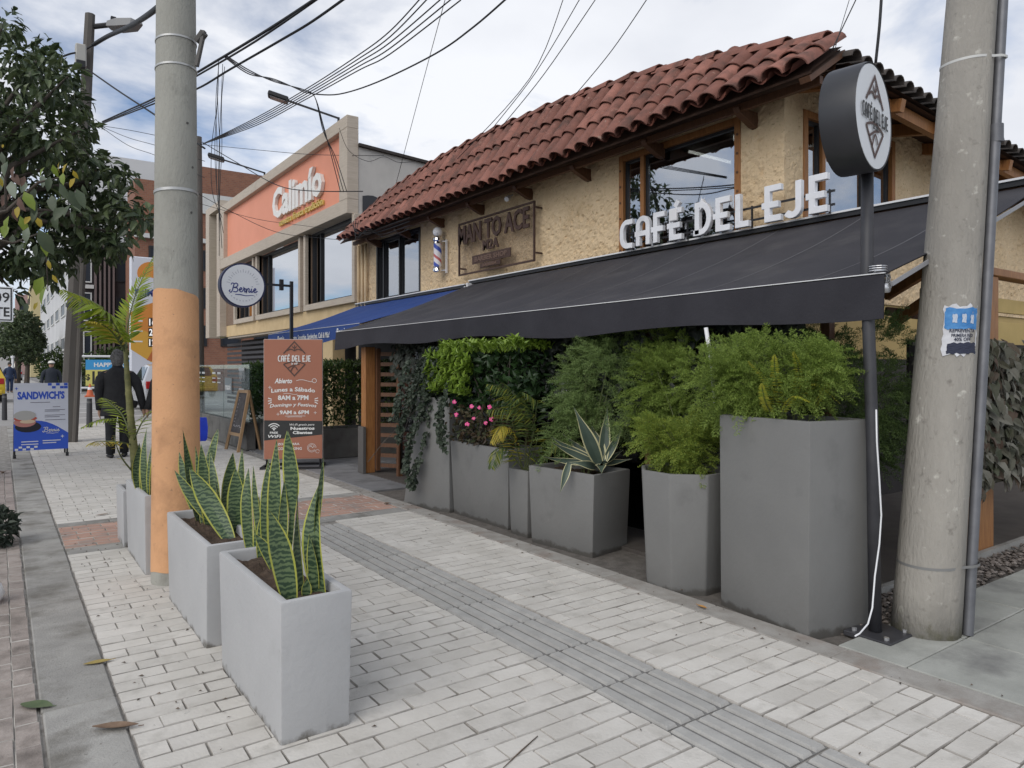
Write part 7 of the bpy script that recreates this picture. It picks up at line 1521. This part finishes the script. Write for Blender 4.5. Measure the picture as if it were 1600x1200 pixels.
def person(label, x, y, H, yaw, jm, tm, hm, larm=(-.10, .0), rarm=(.10, .0), stride=.08, jl=.50, bulk=1.0, cap=None, hair_len=.0):
    "standing figure; the body frame looks along yaw (0 = +Y). arms: (sideways, forward) reach of each hand"
    k = H / 1.70; c_, s2 = math.cos(yaw), math.sin(yaw)
    P = lambda a, b, z: Vector((x + (a * c_ + b * s2) * k, y + (-a * s2 + b * c_) * k, z * k))
    t = thing('person', label, 'person', (x, y, 0)); J = {'pelvis': (P(0, 0, .93), .125), 'waist': (P(0, 0, 1.08), .12), 'chest': (P(0, .0, 1.27), .145), 'neck0': (P(0, -.01, 1.42), .07), 'neck': (P(0, .0, 1.49), .052), 'head0': (P(0, .03, 1.56), .085), 'head': (P(0, .025, 1.63), .088), 'crown': (P(0, .02, 1.69), .045)}
    E_ = [('pelvis', 'waist'), ('waist', 'chest'), ('chest', 'neck0'), ('neck0', 'neck'), ('neck', 'head0'), ('head0', 'head'), ('head', 'crown')]; hands = []
    for s_, nm, (ax_, fw) in ((-1, 'l', larm), (1, 'r', rarm)):
        hp = P(s_ * .21 * bulk + ax_, fw, .76); el = P(s_ * .235 * bulk + ax_ * .35, fw * .2 - .03, 1.09)
        J[nm + 'sh'] = (P(s_ * .18 * bulk, 0, 1.38), .062); J[nm + 'el'] = (el, .045); J[nm + 'wr'] = (el.lerp(hp, .92), .030); J[nm + 'palm'] = (hp + Vector((0, 0, -.05 * k)), .036)
        E_ += [('chest', nm + 'sh'), (nm + 'sh', nm + 'el'), (nm + 'el', nm + 'wr'), (nm + 'wr', nm + 'palm')]
        for f in range(4):
            off = P((f - 1.5) * .0, (f - 1.5) * .019, 0) - P(0, 0, 0); J[nm + 'f%d' % f] = (hp + Vector((0, 0, -.09 * k)) + off, .009); J[nm + 'g%d' % f] = (hp + Vector((0, 0, (-.13 + .006 * abs(f - 1.3)) * k)) + off + (P(-s_ * .012, 0, 0) - P(0, 0, 0)), .0075); E_ += [(nm + 'palm', nm + 'f%d' % f), (nm + 'f%d' % f, nm + 'g%d' % f)]
        th = P(0, .04, 0) - P(0, 0, 0); J[nm + 't'] = (hp + th + Vector((0, 0, -.07 * k)), .010); E_.append((nm + 'palm', nm + 't'))
        J[nm + 'hip'] = (P(s_ * .095, 0, .88), .095); J[nm + 'kn'] = (P(s_ * .10, s_ * stride * .5 + .02, .49), .06); J[nm + 'an'] = (P(s_ * .10, s_ * stride, .09), .042); J[nm + 'toe'] = (P(s_ * .115, s_ * stride + .14, .035), .032)
        E_ += [('pelvis', nm + 'hip'), (nm + 'hip', nm + 'kn'), (nm + 'kn', nm + 'an'), (nm + 'an', nm + 'toe')]
    body = skin_body('body', J, E_, M_skin, t)
    def ring(c, ra, rb, n=20): ra, rb = ra * k, rb * k; return [c + Vector((math.cos(q) * ra * c_ + math.sin(q) * rb * s2, -math.cos(q) * ra * s2 + math.sin(q) * rb * c_, 0)) for q in [2 * math.pi * i / n for i in range(n)]]
    # trousers
    b_ = MB()
    for nm in 'lr':
        h_, kn, an = J[nm + 'hip'][0], J[nm + 'kn'][0], J[nm + 'an'][0]; b_.loft([ring(h_ + Vector((0, 0, .12 * k)), .115, .14), ring(h_ - Vector((0, 0, .06 * k)), .112, .125), ring(h_.lerp(kn, .6), .09, .10), ring(kn, .076, .085), ring(kn.lerp(an, .5), .072, .082), ring(an - Vector((0, 0, .02 * k)), .066, .078)])
    part('trousers', b_, tm, t, smooth=1)
    # jacket: body shell and sleeves
    b_ = MB(); zb = 1.42 - jl - .14; sg = [(zb, .215, .165), (zb + .02, .222, .17), (.93, .205, .16), (1.08, .19, .148), (1.25, .20, .155), (1.34, .20, .14), (1.39, .17, .125), (1.43, .12, .10), (1.475, .075, .075), (1.50, .07, .07)]
    b_.loft([[p + Vector((noise.noise(p * 9) * .012, noise.noise(p * 9 + Vector((5, 0, 0))) * .012, 0)) for p in ring(P(0, 0, z), a * bulk, q * bulk, 24)] for z, a, q in sg if z >= zb])
    for nm, s_ in (('l', -1), ('r', 1)):
        a, e, w_ = J[nm + 'sh'][0], J[nm + 'el'][0], J[nm + 'wr'][0]; V_ = lambda u, z: P(s_ * u, 0, z) - P(0, 0, 0); b_.tube([a + V_(-.12, -.01), a + V_(-.07, -.012), a + V_(-.01, -.032), a + V_(.03 * bulk, -.10), a.lerp(e, .55) + V_(.01, 0), e, e.lerp(w_, .5), w_, w_ - Vector((0, 0, .004))], [.03 * k, .062 * k, .072 * k, .078 * k * bulk, .074 * k * bulk, .066 * k, .060 * k, .054 * k, .03 * k], 16)
    part('jacket', b_, jm, t, smooth=1)
    for nm, s_ in (('l', -1), ('r', 1)):
        an, to = J[nm + 'an'][0], J[nm + 'toe'][0]; fd = (to - an); fd.z = 0; fd.normalize(); sd = Vector((fd.y, -fd.x, 0)); b_ = MB(); rg = []
        for u, w2, hh in ((-.075, .028, .05), (-.05, .042, .085), (.02, .042, .09), (.10, .05, .065), (.17, .042, .045), (.20, .016, .025)):
            cc = Vector((an.x, an.y, 0)) + fd * u * k; rg.append([cc + sd * w2 * k * math.cos(q) + Vector((0, 0, max(0, (hh * .5 + hh * .5 * math.sin(q)) * k))) for q in [2 * math.pi * i / 10 for i in range(10)]])
        b_.loft(rg); part('shoe', b_, M_shoe, t, smooth=1)
    # hair / cap
    hc = J['head'][0] + Vector((0, 0, .0)); b_ = MB(); rg = []
    for i in range(9):
        th = math.pi * i / 8; rr5 = math.sin(th); z = math.cos(th) * .125 * (1 if i < 5 else 1 + hair_len)
        rg.append([p + Vector((noise.noise(p * 26), noise.noise(p * 26 + Vector((7, 0, 0))), noise.noise(p * 26 + Vector((0, 9, 0))))) * .016 for p in ring(hc + (P(0, -.025 - .015 * (i > 4), 0) - P(0, 0, 0)) + Vector((0, 0, (z + .012) * k)), max(.002, .102 * rr5), max(.002, .108 * rr5))])
    b_.loft(rg); part('hair', b_, hm, t, smooth=1)
    # face: eyes, nose, mouth, ears
    b_ = MB()
    for s_ in (-1, 1): c = P(s_ * .033, .112, 1.61); b_.loft([ring(c + Vector((0, 0, z)), q, q, 8) for z, q in ((-.009, .003), (-.004, .010), (.004, .010), (.009, .003))])
    part('eyes', b_, M_ink, body); b_ = MB(); b_.loft([ring(P(0, .118, 1.605), .006, .006, 6), ring(P(0, .128, 1.575), .016, .018, 6), ring(P(0, .11, 1.565), .012, .01, 6)]); part('nose', b_, M_skin, body, smooth=1)
    b_ = MB(); b_.frame(P(0, .112, 1.535), P(1, 0, 0) - P(0, 0, 0), Vector((0, 0, 1)), P(0, 1, 0) - P(0, 0, 0), (.05, .010, .01)); part('mouth', b_, mat('lips', (.35, .13, .11), rough=.6), body)
    b_ = MB()
    for s_ in (-1, 1): b_.loft([ring(P(s_ * .083, .015, z), .010, q, 8) for z, q in ((1.565, .008), (1.59, .016), (1.62, .020), (1.64, .010))])
    part('ears', b_, M_skin, body, smooth=1)
    if cap:
        b_ = MB(); b_.loft([ring(hc + Vector((0, 0, z * k)), a, a * 1.08) for z, a in ((.035, .122), (.06, .122), (.10, .105), (.13, .07), (.145, .01))]); b_.loft([ring(hc + (P(0, .13, 0) - P(0, 0, 0)) + Vector((0, 0, z)), .085, .08) for z in (.035, .045)]); part('cap', b_, cap, t, smooth=40)
    return t, J
M_grayhair = mat('grey_hair', (.20, .195, .19), (.07, .065, .062), scale=35, rough=.9, bump=1, bscale=120); M_dkhair = mat('dark_hair', (.03, .025, .02), rough=.7)
person('grey haired woman in a long black jacket walking away past the palm', 1.50, 12.75, 1.63, R(4), M_jack, M_trou, M_grayhair, larm=(-.02, .05), rarm=(.16, .03), stride=.05, jl=.60, bulk=1.10, hair_len=.5)
_, J2 = person('person in black mostly hidden behind the orange pole carrying a blue bag', 2.30, 12.6, 1.62, R(4), M_jack, M_trou, M_dkhair, larm=(-.17, .03), rarm=(.05, .02), stride=-.05, jl=.62, bulk=1.18, hair_len=.3)
hb = J2['rpalm'][0]; bgt = thing('blue_bag', 'bright blue carrier bag held by the person behind the orange pole', 'bag', (hb.x, hb.y, .3)); b_ = MB()
c = Vector((hb.x + .05, hb.y - .02, 0)); b_.loft([[c + Vector((u * w_, v * d_, z)) for u, v in ((-1, -1), (1, -1), (1.05, 0), (1, 1), (-1, 1), (-1.05, 0))] for z, w_, d_ in ((.20, .12, .06), (.24, .14, .075), (.42, .15, .07), (.56, .14, .045), (.585, .135, .03))]); part('sack', b_, mat('bag_blue', (.015, .045, .50), (.02, .06, .60), scale=9, rough=.5), bgt, smooth=40)
for s_ in (-1, 1): b_ = MB(); b_.tube([c + Vector((-.06, s_ * .025, .58)), hb + Vector((-.01, s_ * .015, -.10)), c + Vector((.06, s_ * .025, .58))], .008, 6); part('handle', b_, MATS['bag_blue'], bgt)
person('distant man in a white cap and dark jacket walking towards the viewer', 1.62, 33, 1.62, R(178), mat('navy_jacket', (.02, .025, .035), rough=.85), M_trou, M_dkhair, larm=(-.10, .05), rarm=(.10, .05), stride=.10, cap=mat('cap_white', (.65, .63, .58), rough=.7), bulk=1.15)
person('far figure in dark blue beside the white post', .45, 50, 1.68, R(170), mat('blue_coat', (.025, .04, .085), rough=.85), mat('blue_jeans', (.03, .05, .11), rough=.85), M_dkhair)
# ================================================================== OVERHEAD CABLES
M_cab = mat('cable_black', (.018, .018, .02), rough=.6)
def cable(label, pts, r_=.006, sub=6):
    P = [at(*p) for p in pts]; out = []
    for i in range(len(P) - 1):
        p0, p1, p2, p3_ = P[max(i - 1, 0)], P[i], P[i + 1], P[min(i + 2, len(P) - 1)]
        for t in [j / sub for j in range(sub)]: out.append(.5 * ((2 * p1) + (p2 - p0) * t + (2 * p0 - 5 * p1 + 4 * p2 - p3_) * t * t + (3 * p1 - p0 - 3 * p2 + p3_) * t ** 3))
    out.append(P[-1]); b_ = MB(); b_.tube(out, r_, 5); solo('overhead_cable', b_, M_cab, label, 'cable', tuple(P[0]), 'overhead cables', smooth=1)
cable('thick twisted cable from behind the orange pole top to the far pole', [(300, -40, 8.2), (246, 12, 9.5), (205, 40, 11.5), (168, 57, 13.2), (146, 70, 13.7)], .04)
cable('cable dropping from the far pole into the tree crown', [(146, 70, 13.7), (128, 80, 13.6), (110, 84, 13.4), (90, 90, 13.2), (40, 96, 12.5)], .018)
cable('cable sloping down from the far pole junction to the orange pole', [(142, 112, 13.6), (185, 142, 12.8), (246, 182, 11.6), (320, 232, 10.8)], .015)
cable('upper of the paired thick cables crossing behind the orange pole', [(160, 190, 13.4), (200, 172, 11.8), (246, 151, 9.8), (305, 115, 8), (400, 58, 6.6), (490, 0, 5.8), (560, -50, 5.2)], .013)
cable('second of the paired thick cables crossing behind the orange pole', [(160, 192, 13.4), (200, 175, 11.8), (246, 155, 9.8), (305, 120, 8), (400, 64, 6.6), (522, -20, 5.6)], .010)
cable('third lower thick cable to the top of the frame left of centre', [(160, 193, 13.4), (246, 160, 10), (305, 140, 8.2), (360, 108, 7.4), (440, 62, 6.4), (490, 32, 6), (560, -18, 5.4)], .011)
for i, (a, b) in enumerate(((600, 60), (640, 40), (660, 42), (690, 30), (705, 34))):
    x2 = (662, 672, 692, 706, 720)[i]; cable('thin cable %s of the fan rising from the far thin pole' % ('first', 'second', 'third', 'fourth', 'lowest')[i], [(314, 226, 18), (400, 184 + 3 * i, 16), (480, 138 + 4 * i, 14), (560, 86 + 6 * i, 12), (610, 48 + 9 * i, 11), (x2, -8 + 2 * i, 10)], .010)
cable('long sagging cable from the lamp cluster to the top centre', [(490, 147, 13), (530, 147, 12.5), (590, 128, 11.5), (680, 84, 10), (740, 42, 9), (800, -10, 8)], .012)
for i in range(3): cable('looping drop cable %s above the peach shop' % ('one', 'two', 'three')[i], [(352, 86 + 2 * i, 7.6), (390, 110 + 3 * i, 9.5), (430, 128 - 2 * i, 11), (475, 140 + 2 * i, 12.6), (492, 152, 13), (505, 195 + 5 * i, 13.4), (518 + 3 * i, 245, 13.6), (532 + 5 * i, 300, 13.8)], .008)
r = random.Random(2)
for i in range(6):
    x = 336 + i * 2; cable('thin hanging cable strand %s of the bundle right of the orange pole' % ('one', 'two', 'three', 'four', 'five', 'six')[i], [(x + r.uniform(-3, 6), 94 + 2 * i, 8), (x + r.uniform(-4, 4), 160, 8.1), (x + r.uniform(-6, 6), 230, 8.2), (x + r.uniform(-5, 5), 300, 8.2), (x + r.uniform(-4, 14), 340 + 12 * i, 8.2)], .0035)
cable('cable from the far thin pole down to the ochre roof bracket', [(316, 222, 18), (370, 254, 17), (430, 288, 15.5), (480, 298, 14.5), (567, 299, 13.6)], .010)
cable('nearly level thin cable across the peach fascia top', [(318, 226, 18), (400, 234, 17), (480, 241, 16), (560, 243, 14.8), (600, 243, 14.4)], .006)
cable('thin cable looping on the plaster side wall', [(530, 200, 14), (545, 235, 14.2), (575, 252, 14.5), (600, 245, 14.6), (625, 254, 14.8), (660, 250, 15)], .005)
cable('thin slack line crossing the peach panel low', [(305, 300, 12), (360, 330, 13), (430, 362, 13.2), (500, 372, 13), (545, 375, 12.6)], .005)
cable('second slack line crossing the peach panel', [(312, 318, 12), (400, 342, 13), (470, 352, 13), (548, 362, 12.6)], .004)
cable('thin line from top centre down to the tile roof', [(698, -10, 9), (675, 75, 10.5), (655, 150, 12), (618, 290, 13.5)], .005)
for i, (bx, by, mx_, my, tx) in enumerate(((715, 248, 828, 122, 884), (770, 200, 838, 112, 912), (782, 200, 850, 116, 938), (893, 155, 955, 80, 1018))): cable('thin wire %s rising from the tile roof to the top right of centre' % ('one', 'two', 'three', 'four')[i], [(bx, by, 10 - i * .5), (mx_, my, 9 - i * .4), (tx, -12, 8 - i * .3)], .005)
cable('thin wire rising behind the round lightbox, left one', [(1300, 78, 6), (1318, 40, 6), (1342, -10, 6)], .005); cable('thin wire rising behind the round lightbox, right one', [(1304, 80, 6.1), (1312, 50, 6.1), (1330, -10, 6.1)], .003)
cable('dark cable dropping from above straight into the round lightbox', [(1378, -20, 3.75), (1374, 40, 3.75), (1368, 98, 3.78)], .008)
for i in range(4): cable('tangled wire %s at the roof corner above the blue awning' % ('one', 'two', 'three', 'four')[i], [(548 + 4 * i, 345, 13), (556, 360 + 5 * i, 12.9), (575, 366 - 3 * i, 12.8), (590 + 3 * i, 358 + 4 * i, 12.7), (640, 340 + 6 * i, 11.5)], .006)
for i in range(3): cable('thin telephone line %s between far pole and orange pole' % ('upper', 'middle', 'lower')[i], [(155, 196, 13.4), (200, 203 + 12 * i, 12.8), (246, 212 + 16 * i, 12.2), (320, 226 + 26 * i, 11.6)], .005)
